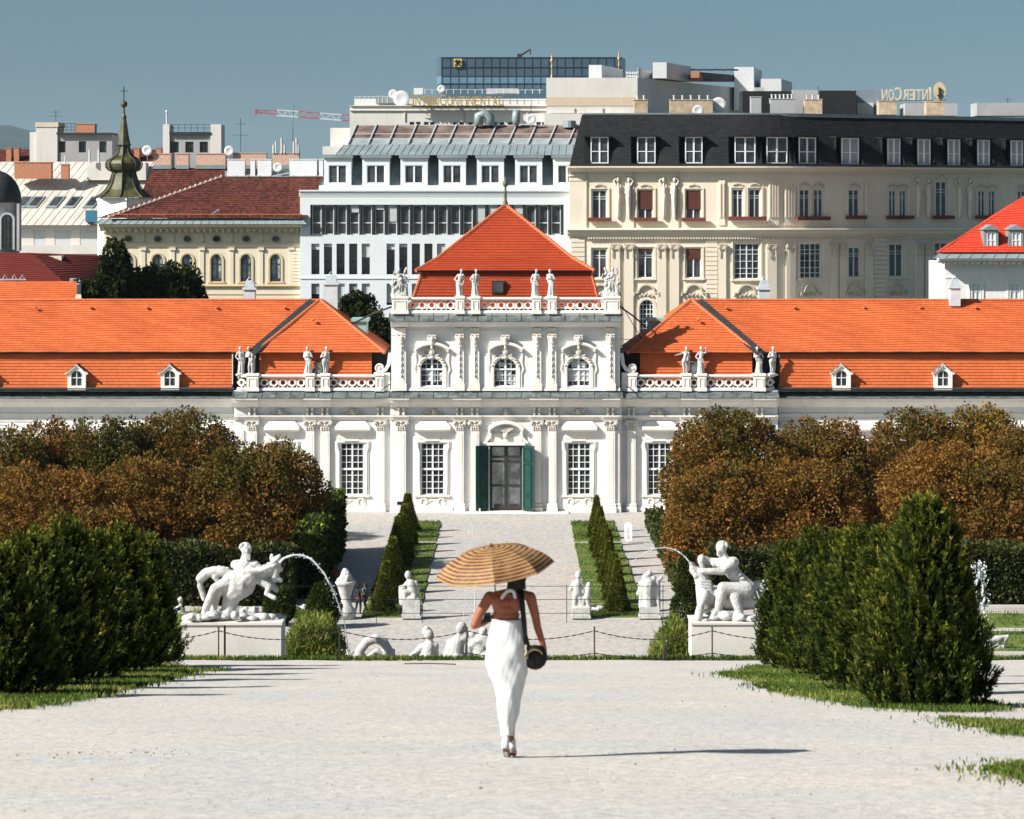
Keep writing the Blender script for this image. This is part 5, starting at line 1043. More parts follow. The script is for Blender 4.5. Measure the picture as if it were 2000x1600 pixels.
ch('broad rust brown chestnut nearest the palace front, left end of the right grove', 1425, 806, 214, 4.4, gR, tone=(.5,.22), rz=5.2, n=38000)
ch('dark brown chestnut second from the palace front in the right grove', 1600, 822, 220, 4.2, gR, tone=(.48,.22), rz=4.8)
ch('brown chestnut left of the yellow one in the right grove', 1785, 806, 226, 3.6, gR, tone=(.45,.2))
ch('bright golden yellow chestnut at the back of the right grove', 1912, 800, 226, 3.5, gR, CHESTY, (.55,.22))
ch('orange brown chestnut at the right picture edge, back row', 1990, 842, 222, 3.4, gR, tone=(.6,.2))
ch('pale rust chestnut in front, right of the grove middle', 1840, 872, 206, 4.4, gR, tone=(.66,.2), rz=4.8)
ch('dim red brown chestnut before the dark gap at the right edge', 1965, 900, 204, 3.8, gR, tone=(.5,.2), rz=4.6)
ch('orange brown chestnut low in front beside the broad one', 1560, 900, 206, 4.4, gR, tone=(.55,.22), rz=4.6)
ch('rust chestnut low in front over the right statue', 1410, 905, 205, 3.6, gR, tone=(.55,.2), rz=4.4)
# dark trees behind the palace
for lab, px, py, d, r, rz, n in (('tall dark green tree leftmost behind the palace ridge', 172, 552, 280, 1.5, 1.9, 1700), ('tallest dark green tree before the yellow house', 226, 482, 284, 1.35, 3.9, 2600), ('middle dark green tree before the yellow house', 288, 530, 286, 1.8, 2.4, 2500), ('round dark green tree right of the others before the yellow house', 348, 520, 287, 2.1, 2.9, 3000), ('dark green tree peeping over the left pavilion roof', 692, 580, 290, 1.9, 2.6, 2200), ('dark green tree in the gap beside the upper storey', 738, 620, 275, 1.7, 4.2, 2600)):
    tree('linden_tree', lab, 'tree', px, py, d, r, r, rz, n*2, .3, DTREE, 'dark trees behind the palace', lump=.36, lumps=22, square=2, tone=(.45,.25), low=-.6)
# yew cones along the middle path
def cone_mesh(h, r, n, seed, pw=1.0):
    z = NR.random(n)**1.25; a = NR.random(n)*2*pi; rr = r*(1-z**pw*.97)*(1-.25*NR.random(n)**2)*(1+.08*np.sin(a*3+seed)+.06*np.sin(z*17+a*2))
    p = np.stack([rr*np.cos(a), rr*np.sin(a), .1+z*h*.97], 1); ax = unit(np.stack([np.cos(a)*.8, np.sin(a)*.8, np.full(n,.75)], 1)+NR.normal(size=(n,3))*.35)
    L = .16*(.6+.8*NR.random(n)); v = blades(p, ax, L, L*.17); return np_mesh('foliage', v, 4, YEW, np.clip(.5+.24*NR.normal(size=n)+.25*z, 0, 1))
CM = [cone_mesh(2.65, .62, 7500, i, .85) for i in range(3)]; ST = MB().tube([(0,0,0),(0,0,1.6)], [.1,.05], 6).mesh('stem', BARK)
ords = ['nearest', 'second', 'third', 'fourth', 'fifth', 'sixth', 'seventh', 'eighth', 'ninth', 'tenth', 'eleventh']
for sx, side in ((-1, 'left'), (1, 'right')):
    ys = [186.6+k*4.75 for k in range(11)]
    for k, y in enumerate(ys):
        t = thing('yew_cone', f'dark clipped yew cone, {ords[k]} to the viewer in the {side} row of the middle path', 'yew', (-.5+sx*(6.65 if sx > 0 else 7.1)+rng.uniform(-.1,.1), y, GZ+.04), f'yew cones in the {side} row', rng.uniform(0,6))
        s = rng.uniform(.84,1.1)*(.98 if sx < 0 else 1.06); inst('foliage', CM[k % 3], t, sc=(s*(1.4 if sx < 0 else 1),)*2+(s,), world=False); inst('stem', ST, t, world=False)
# twin-ball topiary by the right statue, a low round one by the left vase
def ball_mesh(rs, n):
    V = []; T = []
    for (cz, r, f) in rs:
        k = int(n*f); q = unit(NR.normal(size=(k,3))); p = q*(r*(.8+.2*NR.random(k)))[:,None]; p[:,2] = p[:,2]*1.1+cz
        L = .2*(.6+.8*NR.random(k)); V.append(blades(p, unit(q+NR.normal(size=(k,3))*.5), L, L*.2)); T.append(np.clip(.3+.2*NR.normal(size=k), 0, 1))
    return np_mesh('foliage', np.concatenate(V), 4, YEW, np.concatenate(T))
x, d = (1342-1000)/F*178, 178; t = thing('topiary', 'dark clipped topiary, a spire above two balls, left of the right statue', 'topiary', (x,d,GZ)); inst('foliage', ball_mesh([(1.35,.86,.4),(2.5,.62,.3),(3.5,.46,.2),(4.2,.26,.1)], 7000), t, world=False); inst('stem', MB().tube([(0,0,0),(0,0,4)], .07, 6).mesh('stem', BARK), t, world=False)
x, d = (632-1000)/F*180, 180; t = thing('topiary', 'low dark egg-shaped topiary left of the shell vase', 'topiary', (x,d,GZ)); inst('foliage', ball_mesh([(1.1,.95,.6),(1.75,.7,.4)], 6000), t, world=False); inst('stem', MB().tube([(0,0,0),(0,0,1.5)], .07, 6).mesh('stem', BARK), t, world=False)
x, d = (545-1000)/F*181, 181; t = thing('topiary', 'dark round topiary behind the rider statue, under the water arc', 'topiary', (x,d,GZ)); inst('foliage', ball_mesh([(1.0,.85,.6),(1.5,.6,.4)], 4500), t, world=False); inst('stem', MB().tube([(0,0,0),(0,0,1.2)], .07, 6).mesh('stem', BARK), t, world=False)
# clipped hedges: leafy boxes
def hedge(label, x0, x1, y0, y1, h, n, mat=HEDGE, size=.2, cat='hedge', lean=0, tone=.4):
    t = thing('hedge', label, cat, ((x0+x1)/2,(y0+y1)/2,GZ)); u = NR.random((n,3)); f = NR.random(n); w, l = x1-x0, y1-y0
    p = np.stack([(u[:,0]-.5)*w, (u[:,1]-.5)*l, u[:,2]*h], 1); ax = NR.normal(size=(n,3))*.5
    k = f < .5; p[k,1] = -l/2+u[k,1]*.3-.1*np.sin(p[k,0]*2); ax[k] += (0,-1,.3)
    k = (f >= .5) & (f < .72); p[k,2] = h-u[k,2]*.5+.16*np.sin(p[k,0]*1.7+p[k,1])+.2*np.sin(p[k,0]*.7)+.25*NR.random(k.sum())**3; ax[k] += (0,0,1)
    k = f >= .72; s = np.where(u[:,2] > .5, 1, -1); p[k,0] = (s*(w/2-u[:,0]*.25))[k]; p[k,2] = (NR.random(n)*h)[k]; ax[k,0] += s[k]
    L = size*(.6+.9*NR.random(n)); v = blades(p, unit(ax), L, L*.4); inst('foliage', np_mesh('foliage', v, 4, mat, np.clip(tone+.22*NR.normal(size=n), 0, 1)), t, world=False)
    m = MB(); m.box(-w/2+.35,-l/2+.35,0,w/2-.35,l/2-.35,h-.35); inst('branches', m.mesh('branches', M('hedge_wood', (.015,.018,.008), .95, spec=0)), t, world=False)
hedge('long dark clipped hedge behind the left rider statue', -33, -13.2, 190, 192.5, 3.4, 26000)
hedge('dark clipped hedge behind the right rider statue', 11.9, 40, 189, 191.5, 3.5, 26000)
hedge('tall dark hedge wall lining the left garden path', -13.3, -11.7, 193, 222, 3.9, 22000, YEW, .26, tone=.35)
hedge('low green hedge lining the right garden path', 10.1, 11.3, 192, 240, 1.3, 9000)
# ---- the two yew rows of the upper walk
def yew_mesh(h, r, n, seed, dirx=0.0):
    """plumes of short needles over a lumpy shrub"""
    m = int(n*1.5)//30; z = NR.random(m)**.9; a = NR.random(m)*2*pi
    prof = np.interp(z, [0,.1,.35,.6,.8,.93,1], [.97,1,.86,.63,.39,.19,.03]); lob = 1+.12*np.sin(a*3+seed+z*2)+.1*np.sin(a*7-seed*2+z*5)+.06*np.sin(z*14+a*4)
    rr = r*prof*lob*(1-.3*NR.random(m)**1.6); p = np.stack([rr*np.cos(a), rr*np.sin(a), .02+z*h*.86], 1)
    ax = unit(np.stack([np.cos(a)*.5+dirx*.3, np.sin(a)*.5, np.full(m,1.0)], 1)+NR.normal(size=(m,3))*.2)
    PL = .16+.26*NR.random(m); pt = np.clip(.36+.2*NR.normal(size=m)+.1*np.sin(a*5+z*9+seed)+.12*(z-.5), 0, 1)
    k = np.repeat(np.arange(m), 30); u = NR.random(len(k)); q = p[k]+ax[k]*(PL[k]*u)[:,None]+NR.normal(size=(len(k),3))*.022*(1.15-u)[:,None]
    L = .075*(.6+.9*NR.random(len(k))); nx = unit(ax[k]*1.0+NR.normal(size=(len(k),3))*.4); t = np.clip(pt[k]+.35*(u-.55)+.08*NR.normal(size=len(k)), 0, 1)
    return np_mesh('foliage', blades(q, nx, L, L*.15, .2), 4, YEW, t)
def core_mesh(h, r): return MB().lathe([(r*.5,0),(r*.72,.1*h),(r*.7,.5*h),(r*.45,.8*h),(.05,.9*h)], (0,0,0), 10).mesh('branches', M('yew_wood', (.006,.009,.004), .95, spec=0), smooth=True)
def yew(label, px, d, h, r, n, grp, dx):
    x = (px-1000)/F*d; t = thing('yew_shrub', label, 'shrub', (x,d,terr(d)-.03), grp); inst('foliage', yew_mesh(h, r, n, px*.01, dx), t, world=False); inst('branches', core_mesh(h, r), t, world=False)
gl, gr = 'yew shrubs of the left row', 'yew shrubs of the right row'
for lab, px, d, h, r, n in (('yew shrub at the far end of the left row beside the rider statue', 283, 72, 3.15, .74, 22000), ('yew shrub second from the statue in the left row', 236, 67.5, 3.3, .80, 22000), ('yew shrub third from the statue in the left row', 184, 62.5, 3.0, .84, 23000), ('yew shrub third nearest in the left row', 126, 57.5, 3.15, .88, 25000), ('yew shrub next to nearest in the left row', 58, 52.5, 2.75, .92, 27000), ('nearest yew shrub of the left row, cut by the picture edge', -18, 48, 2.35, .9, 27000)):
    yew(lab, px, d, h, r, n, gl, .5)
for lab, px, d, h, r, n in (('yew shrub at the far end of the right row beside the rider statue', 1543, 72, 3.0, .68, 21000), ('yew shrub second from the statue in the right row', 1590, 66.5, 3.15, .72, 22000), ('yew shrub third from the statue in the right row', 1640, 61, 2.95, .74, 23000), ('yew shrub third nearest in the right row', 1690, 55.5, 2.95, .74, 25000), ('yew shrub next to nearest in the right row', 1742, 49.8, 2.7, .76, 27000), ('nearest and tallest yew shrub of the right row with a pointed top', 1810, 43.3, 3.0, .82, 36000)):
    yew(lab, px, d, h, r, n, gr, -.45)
# ---- grass tufts and strips on the upper walk (uncountable)
def grass(name, label, pts, hmin, hmax, mat=GRASS, tone=.5, fn=terr, cat='grass', lean=.5):
    p = np.asarray(pts, float); n = len(p); z = np.array([fn(y) for y in p[:,1]]) if fn else p[:,2]
    q = np.stack([p[:,0], p[:,1], z], 1); ax = unit(NR.normal(size=(n,3))*lean*.6+np.array([0,0,1])); L = hmin+(hmax-hmin)*NR.random(n)
    t = np.clip(tone+.22*NR.normal(size=n)+.2*np.sin(p[:,0]*1.3+p[:,1]*.7), 0, 1); me = np_mesh(name, blades(q, ax, L, L*.09+.004), 4, mat, t)
    o = bpy.data.objects.new(name, me); C.objects.link(o); return tag(o, label, cat, kind='stuff')
def in_poly(poly, n, jit=.25):
    P2 = np.array(poly); lo, hi = P2.min(0), P2.max(0); out = []
    while sum(map(len, out)) < n:
        c = lo+(hi-lo)*NR.random((n*2,2)); w = c+np.stack([jit*np.sin(c[:,1]*3.1+c[:,0]*5), jit*np.sin(c[:,0]*4.3+1)], 1)*(NR.random((n*2,1))*1.4); ins = np.zeros(len(c), bool); j = len(P2)-1
        for i in range(len(P2)):
            a, b = P2[i], P2[j]; k = ((a[1] > w[:,1]) != (b[1] > w[:,1])) & (w[:,0] < (b[0]-a[0])*(w[:,1]-a[1])/(b[1]-a[1]+1e-12)+a[0]); ins ^= k; j = i
        out.append(c[ins])
    r = np.concatenate(out)[:n]; k = NR.random(n) < .22; r[k] += NR.normal(size=(k.sum(),2))*np.array([.22,.6]); return r
def gp(px, py):    # photo point on the upper walk
    s = (py-HY)/F; d = 1.4/(s-.1228); return ((px-1000)/F*d, d)
lawnL = [gp(-80,1400), gp(60,1384), gp(130,1375), gp(220,1358), gp(300,1335), gp(365,1320), gp(372,1311), gp(330,1302), gp(290,1300), gp(180,1318), gp(60,1345), gp(-80,1370)]
lawnR = [gp(1405,1319), gp(1450,1313), gp(1490,1303), gp(1560,1310), gp(1640,1335), gp(1700,1350), gp(1850,1372), gp(1950,1376), gp(1945,1392), gp(1800,1394), gp(1700,1384), gp(1600,1366), gp(1480,1346), gp(1500,1332), gp(1440,1326)]
lawnR2 = [gp(1830,1405), gp(1900,1409), gp(2080,1420), gp(2080,1450), gp(1960,1428), gp(1900,1420)]
lawnR3 = [gp(1935,1502), gp(1990,1494), gp(2080,1500), gp(2080,1545), gp(1995,1530)]
grass('grass_strip', 'sunlit grass strip at the foot of the left yew row', in_poly(lawnL, 26000), .05, .13, tone=.55); grass('grass_strip', 'grass strip at the foot of the right yew row', in_poly(lawnR, 26000), .04, .11, tone=.5)
grass('grass_patch', 'thin grass patch right of the right yew row', in_poly(lawnR2, 7000, .5), .03, .09, tone=.5); grass('grass_patch', 'brownish grass patch at the lower right picture edge', in_poly(lawnR3, 5000, .3), .03, .08, tone=.75)
ex = NR.uniform(-14, 14, 14000); grass('edge_grass', 'thin green grass fringe along the chain fence', np.stack([ex, EDGE-.35+.5*NR.random(14000)+.12*np.sin(ex*2.1)], 1), .04, .17, tone=.45)
grass('edge_grass', 'small dark weed tuft on the gravel before the left statue', np.stack([NR.normal(gp(405,1310)[0],.2,500), NR.normal(gp(405,1310)[1],.5,500)], 1), .04, .1, tone=.3)
# tall wild grass behind the pedestals
def bush(label, px0, px1, y0, y1, d, n):
    x0, x1 = (px0-1000)/F*d, (px1-1000)/F*d; t = thing('wild_grass', label, 'plant', ((x0+x1)/2,d,-13.72)); h = -13.72
    p = np.stack([NR.uniform(x0,x1,n), d+NR.uniform(0,2.4,n), h+NR.random(n)**.7*((HY-y0)/F*d-h-.35)], 1); e = np.minimum(p[:,0]-x0, x1-p[:,0]); p[:,2] -= np.clip(.5-e, 0, .5)*1.2*(p[:,2]-h)/2
    ax = unit(NR.normal(size=(n,3))*.6+np.array([0,-.1,1])); L = .10+.2*NR.random(n); tn = np.clip(.5+.25*NR.normal(size=n)+.12*np.sin(p[:,0]*7), 0, 1)
    p -= np.array([(x0+x1)/2, d, -13.72]); inst('blades', np_mesh('blades', blades(p, ax, L, L*.06, .3), 4, TALLG, tn), t, world=False)
bush('tall wild grass right of the left rider statue', 545, 668, 1197, 1290, 84.5, 30000); bush('wild grass left of the left rider statue pedestal', 330, 420, 1190, 1290, 85, 15000); bush('flowering wild grass left of the right rider statue pedestal', 1278, 1365, 1200, 1290, 84.5, 18000)
# grass on the far lawns, and the garden strips
gpts = []
for (a, b, c, d) in LAWNS: gpts.append(np.stack([NR.uniform(a,b,2600), NR.uniform(c,d,2600)], 1))
grass('lawn_blades', 'short green grass under the yew cones', np.concatenate(gpts), .1, .22, tone=.42, fn=lambda y: GZ+.04)
gpts = [np.stack([NR.uniform(a,b,5000), NR.uniform(c,d,5000)], 1) for a, b, c, d in BIGL]; grass('lawn_blades', 'grass of the wide garden lawns beside the basin', np.concatenate(gpts), .08, .3, tone=.42, fn=lambda y: GZ+.04)
# ------------------------------------------------------------------ sculptures and people: fused, continuous bodies
def sculpt(mb, name, mat, parent, voxel, smooth=3, world=True, org=None, tex=0):
    """fuse overlapping volumes into one continuous skin"""
    me = mb.mesh('tmp', None); fixn(me); o = bpy.data.objects.new('tmp', me); C.objects.link(o)
    r = o.modifiers.new('r', 'REMESH'); r.mode = 'VOXEL'; r.voxel_size = voxel
    s = o.modifiers.new('s', 'SMOOTH'); s.iterations = smooth; s.factor = .5
    bpy.context.view_layer.update(); me2 = bpy.data.meshes.new_from_object(o.evaluated_get(bpy.context.evaluated_depsgraph_get()))
    bpy.data.objects.remove(o); bpy.data.meshes.remove(me)
    me2.materials.clear(); me2.materials.append(mat); me2.polygons.foreach_set('use_smooth', [True]*len(me2.polygons)); me2.name = name
    if parent is None: return me2
    if world:
        g = Vector(ORG[parent.name]); co = np.empty(len(me2.vertices)*3, np.float32); me2.vertices.foreach_get('co', co); co = co.reshape(-1,3)-np.array(g, np.float32); me2.vertices.foreach_set('co', co.ravel()); me2.update()
    return inst(name, me2, parent, world=False)
def robed(seed, arms, H=2.1, m=None, at=(0,0,0), lean=0, nude=False):
    R = random.Random(seed); m = m or MB(); k = H/2.0; q = Vector(at)
    V = lambda x, y, z: q+Vector((x*k+lean*z, y*k, z*k)); sw = R.choice((-1,1))*R.uniform(.03,.07); tw = R.uniform(-.04,.04)
    m.ell(V(sw*1.5+tw,-.05,1.86), (.1*k,.115*k,.14*k), 10, 7); m.ell(V(sw*1.5+tw,.03,1.9), (.115*k,.11*k,.12*k), 8, 6); m.cap(V(sw*1.4,0,1.6), .07*k, V(sw*1.5,-.02,1.78), .06*k)
    m.cap(V(sw-.17,0,1.55), .1*k, V(sw+.17,0,1.55), .1*k); m.cap(V(sw,-.01,1.48), .17*k, V(0,0,1.2), .145*k); m.cap(V(0,0,1.2), .145*k, V(-sw,0,1.0), .18*k)
    if nude: m.cap(V(-sw-.09,0,.98), .11*k, V(-.1,-.06,.52), .08*k); m.cap(V(-.1,-.06,.52), .08*k, V(-.08,.02,.06), .055*k); m.cap(V(-sw+.09,0,.98), .115*k, V(.12,-.02,.52), .085*k); m.cap(V(.12,-.02,.52), .085*k, V(.14,.02,.06), .06*k); m.cap(V(.16,.12,.9), .07*k, V(.12,.14,.1), .12*k); m.cap(V(.3,.05,1.3), .06*k, V(.22,.12,.3), .1*k)
    else:
        m.cap(V(-sw-.08,0,.98), .14*k, V(-.12,-.04,.12), .13*k); m.cap(V(-sw+.08,0,.98), .15*k, V(.12,.02,.12), .14*k)
        for i in range(9):
            a = 2*pi*i/9+R.uniform(-.25,.25); m.cap(V(.15*math.cos(a)-sw,.13*math.sin(a),1.0), .04*k, V(.23*math.cos(a)+R.uniform(-.05,.05),.2*math.sin(a),.06), R.uniform(.035,.06)*k)
        m.cap(V(-.2,-.12,1.15), .05*k, V(.22,-.14,.85), .06*k)
    m.cap(V(sw-.2*R.choice((-1,1)),-.05,1.58), .07*k, V(.16*R.choice((-1,1)),-.1,1.02), .06*k)
    for s, arm in ((-1, arms[0]), (1, arms[1])):
        S = V(sw+s*.2,0,1.55)
        E, Hd = {'d': (V(s*.3,.03,1.25), V(s*.26,-.08,.98)), 'c': (V(s*.32,-.02,1.26), V(s*.06,-.2,1.34)), 'h': (V(s*.36,.05,1.28), V(s*.2,-.08,1.06)), 'u': (V(s*.38,-.08,1.6), V(s*.3,-.18,1.92)), 'o': (V(s*.42,-.08,1.45), V(s*.7,-.16,1.4))}[arm]
        m.cap(S, .08*k, E, .062*k); m.cap(E, .062*k, Hd, .042*k); m.ell(Hd, .058*k, 8, 5)
    m.lathe([(.3*k,0),(.33*k,.04*k),(.3*k,.1*k),(.2*k,.12*k)], q, 12); return m
def roof_statue(label, px, base, d, arms, seed, H=2.2, W=None, extra=None, rot=0, nude=False):
    t = thing('statue', label, 'statue', P(px,base,d), 'statues on the palace balustrades', rot); m = robed(seed, arms, H, nude=nude)
    if extra: extra(m)
    inst('figure', sculpt(m, 'figure', STONE, None, .03, 2), t, world=False); b = MB(); b.box(-.36,-.34,-.06,.36,.34,.05); inst('plinth', b.mesh('plinth', STONE), t, world=False); return t
du, dl = 250.35, 250.9
roof_statue('veiled stone statue, left one of the left pair on the upper balustrade', 898, 580, du, 'hd', 11)
roof_statue('stone statue with hand on hip, right one of the left pair on the upper balustrade', 928.5, 580, du, 'hh', 12, rot=.3)
roof_statue('cloaked stone statue, left one of the right pair on the upper balustrade', 1045.5, 580, du, 'dc', 13)
roof_statue('stone statue with bent arms, right one of the right pair on the upper balustrade', 1076, 580, du, 'cc', 14, rot=-.4)
def grp(s):
    def f(m):
        robed(20+s, 'uc', 1.9, m, (.42*s,.1,0)); robed(25+s, 'cd', 1.5, m, (-.45*s,-.12,0)); m.cap((-.4,0,.15),.3,(.4,0,.15),.3); m.cap((.1*s,.1,1.2),.12,(.55*s,.15,2.25),.1)
        for k in range(6): m.ell((.7*math.cos(k)*.7,.2*math.sin(k*2),.3+.22*k), .17, 7, 5)
    return f
roof_statue('sculpture group of entwined figures at the left corner of the upper balustrade', 780, 580, du, 'uo', 15, 2.25, extra=grp(1))
roof_statue('sculpture group of entwined figures at the right corner of the upper balustrade', 1195, 580, du, 'cu', 16, 2.35, extra=grp(-1))
for lab, px, ar, sd, nd in (('bearded stone statue at the outer left end of the left lower balustrade', 470.5, 'hd', 31, 0), ('twisting nude stone statue second from the outer left end of the lower balustrade', 489, 'ch', 32, 1), ('draped stone statue left of the hatch on the left lower balustrade', 602, 'cc', 33, 0), ('stone statue with crossed arm right of the hatch on the left lower balustrade', 635, 'cd', 34, 1),
    ('stone statue pointing left with outstretched arm on the right lower balustrade', 1338, 'oh', 35, 1), ('stone statue lifting its right hand, next to the pointing one', 1369, 'hu', 36, 0), ('draped stone statue second from the outer right end of the lower balustrade', 1481.5, 'ch', 37, 0), ('slim stone statue with bent knee at the outer right end of the lower balustrade', 1508, 'cc', 38, 1)):
    roof_statue(lab, px, 732, dl, ar, sd, 2.22, nude=nd, rot=rng.uniform(-.4,.4))
# ---- the two rider groups on their blocks
def Sk(d): return (lambda px, py, dy=0: P(px,py,d+dy)), d/F
d = 81.6; S, k = Sk(d); A = lambda m, a, ra, b, rb: m.cap(S(*a), ra*k, S(*b), rb*k, 10)
def E(m, a, r): m.ell(S(*a), tuple(q*k for q in r) if hasattr(r, '__len__') else r*k, 10, 7)
def pedestal(t, x0, x1, y0, y1, dep, mat):
    W = Wall(d-.75); m = MB(); W.box(m, x0, y0+4, x1, y1+3, -dep, 0); W.box(m, x0-2, y0, x1+2, y0+4, -dep-.03, .04); m.build('pedestal', mat, t)
PEDM = M('pedestal_stone', (.56,.54,.50), .85, .08, 1.2, streak=.3, bmp=.2)
t = thing('rider_statue', 'white statue of a bearded man astride a sea horse on a block, left', 'statue', S(452,1290), 'rider statues of the cascade')
pedestal(t, 355, 437, 1217, 1288, 1.5, PEDM); pedestal(t, 441, 549, 1217, 1288, 1.5, PEDM)
m = MB()
E(m, (481,1074,-.02), (10.5,11,12.5)); E(m, (479,1069,.04), (12,11,10)); E(m, (484,1084,-.08), (6.5,6,8)); E(m, (483,1077,-.15), (2.2,4,3)); A(m, (479,1085),7,(476,1096),8)
A(m, (460,1103,.02),10,(498,1104,-.02),10); A(m, (478,1106),16,(464,1126),13); A(m, (464,1126),13,(444,1138),14); E(m, (470,1110,-.1), (12,8,9)); E(m, (488,1110,-.1), (10,8,9))
A(m, (461,1102),9,(478,1118,-.25),7.5); A(m, (478,1118,-.25),7.5,(516,1112,-.35),5.5); A(m, (516,1112,-.35),5.5,(534,1106,-.3),5); A(m, (498,1103),9,(511,1115,-.1),7); A(m, (511,1115,-.1),7,(536,1098,-.1),5)
for a in range(4): A(m, (533,1104+a*1.8,-.3),2,(540,1101+a*2.4,-.28),1.6)
E(m, (466,1142,-.05), (34,30,28)); A(m, (458,1152,-.05),26,(486,1126,-.1),22); A(m, (488,1124),20,(512,1118),15); A(m, (512,1118),15,(530,1112),11)
A(m, (530,1118),9,(542,1092),7.5); A(m, (541,1098),9,(536,1130),8); A(m, (540,1094,-.02),6,(546,1086,-.05),4); A(m, (538,1128),7,(548,1134),5); E(m, (531,1090,.05), (5,4,9)); E(m, (548,1112), (5,5,6))
for a in range(7): E(m, (524-a*6,1104+a*2.6,.1), (5,4,6.5))
A(m, (502,1130,-.1),10,(526,1146,-.2),6.5); A(m, (526,1146,-.2),6.5,(520,1160,-.25),4.5); A(m, (520,1160,-.25),4.5,(536,1168,-.3),5); A(m, (510,1124,.3),9,(540,1152,.3),6)
A(m, (446,1138,-.2),14,(420,1150,-.3),10.5); A(m, (420,1150,-.3),10.5,(402,1188,-.2),7.5); A(m, (402,1188,-.2),7.5,(397,1202,-.15),5.5); A(m, (397,1204,-.15),5.5,(380,1210,-.3),4.5)
A(m, (446,1140,.25),13,(424,1160,.3),9); A(m, (424,1160,.3),9,(416,1196,.3),6)
for a, b in zip([(452,1124),(436,1117),(418,1116),(402,1120),(392,1130),(391,1144),(396,1160)], [(436,1117),(418,1116),(402,1120),(392,1130),(391,1144),(396,1160),(399,1170)]): A(m, (*a,.05), 10.5 if a[1] < 1130 else 6.5, (*b,.05), 10 if b[1] < 1131 else 5.5)
for a in range(6): E(m, (444-a*8,1108+abs(a-2)*1.5,.05), (5,4,4))
A(m, (420,1126),7,(428,1140),4)
A(m, (452,1168),17,(446,1196),15); A(m, (446,1196),18,(440,1212),22); R = random.Random(5)
for a in range(26): x = 368+a*7; E(m, (x,1213-R.uniform(0,9)-(6 if 400 < x < 480 else 0),R.uniform(-.5,.35)), (R.uniform(9,15),R.uniform(14,26),R.uniform(5,9)))
for a in range(16): q_ = a*.42; E(m, (479+9.5*math.cos(q_*1.05),1070-8*abs(math.sin(q_*1.05)),-.08+.15*(a % 3)/2), 3.6)
for a in range(5): A(m, (479+a*2,1084,-.13),1.8,(480+a*2.2,1092+2*(a % 2),-.14),1.3)
for a in range(4): A(m, (466-a*3,1116+a*5,-.2),2.2,(478-a*3,1119+a*5,-.2),2.2)
A(m, (374,1213,0),9,(538,1213,0),10)
sculpt(m, 'figure', STONE, t, .02, 1)
t = thing('rider_statue', 'white statue of a man gripping a dragon-like sea beast on a block, right', 'statue', S(1430,1290), 'rider statues of the cascade')
pedestal(t, 1351, 1500, 1216, 1286, 1.5, PEDM); m = MB()
E(m, (1409,1070,-.02), (11,11,13)); E(m, (1411,1065,.04), (12.5,11,9.5)); E(m, (1403,1078,-.12), (3.5,4,4)); E(m, (1405,1082,-.06), (6,6,6)); A(m, (1411,1080),8,(1416,1092),9)
A(m, (1398,1100,.05),10,(1433,1098,-.05),11); A(m, (1416,1100),16,(1440,1128),14.5); A(m, (1440,1128),14.5,(1464,1150),15); E(m, (1412,1104,-.12), (13,8,9))
A(m, (1398,1098,.1),9,(1384,1096,.1),7); A(m, (1384,1096,.1),7.5,(1376,1092,.05),6.5); E(m, (1370,1094,0), (8,8,11)); A(m, (1370,1096),7,(1374,1112),6)
A(m, (1430,1100,-.15),10,(1412,1116,-.3),8); A(m, (1412,1116,-.3),8,(1372,1116,-.32),6); 
for a in range(4): A(m, (1373,1112+a*2.4,-.3),2.2,(1364,1110+a*2.6,-.3),1.8)
A(m, (1352,1104),6.5,(1356,1116),9); A(m, (1356,1114),10,(1368,1124),12); A(m, (1366,1122),13,(1376,1146),17); A(m, (1376,1146),18,(1378,1180),17); E(m, (1350,1101,-.05), (5,5,4)); A(m, (1360,1124,-.1),7,(1352,1112,-.12),3.5)
A(m, (1384,1160),20,(1420,1170),24); A(m, (1420,1170),24,(1462,1172),20); A(m, (1462,1172),20,(1500,1164),13); A(m, (1500,1164),13,(1520,1150),9); A(m, (1466,1146,.2),10,(1496,1142,.2),11); A(m, (1496,1142,.2),11,(1502,1156,.2),9)
A(m, (1458,1152,-.25),15,(1412,1148,-.35),11.5); A(m, (1412,1148,-.35),11.5,(1402,1192,-.3),8); A(m, (1402,1192,-.3),7,(1392,1203,-.4),5); A(m, (1460,1152,.2),14,(1470,1180,.2),10)
A(m, (1378,1160,-.35),8,(1368,1186,-.4),7); A(m, (1368,1186,-.4),8,(1364,1206,-.45),9); A(m, (1436,1166,-.35),12,(1444,1194,-.4),8.5); A(m, (1444,1194,-.4),8.5,(1438,1210,-.45),9); E(m, (1418,1203,-.4), (16,12,10))
for a in range(22): x = 1362+a*6.6; E(m, (x,1211-R.uniform(0,8),R.uniform(-.5,.35)), (R.uniform(9,14),R.uniform(14,24),R.uniform(5,8)))
for a in range(14): q_ = a*.45; E(m, (1411+9.5*math.cos(q_*1.05),1066-7*abs(math.sin(q_*1.05)),-.08+.15*(a % 3)/2), 3.4)
for a in range(4): A(m, (1424+a*6,1112+a*7,-.17),2.3,(1434+a*6,1108+a*7,-.19),2.3)
for a in range(8): A(m, (1368+a*.8,1134+a*6,-.27),2.2,(1388+a*.6,1136+a*6,-.25),2.2)
for a in range(8): A(m, (1424+a*9,1152+a*.6,-.3),2.2,(1430+a*9,1166+a*.6,-.34),1.8)
A(m, (1364,1212,0),9,(1490,1212,0),10); sculpt(m, 'figure', STONE, t, .02, 1)
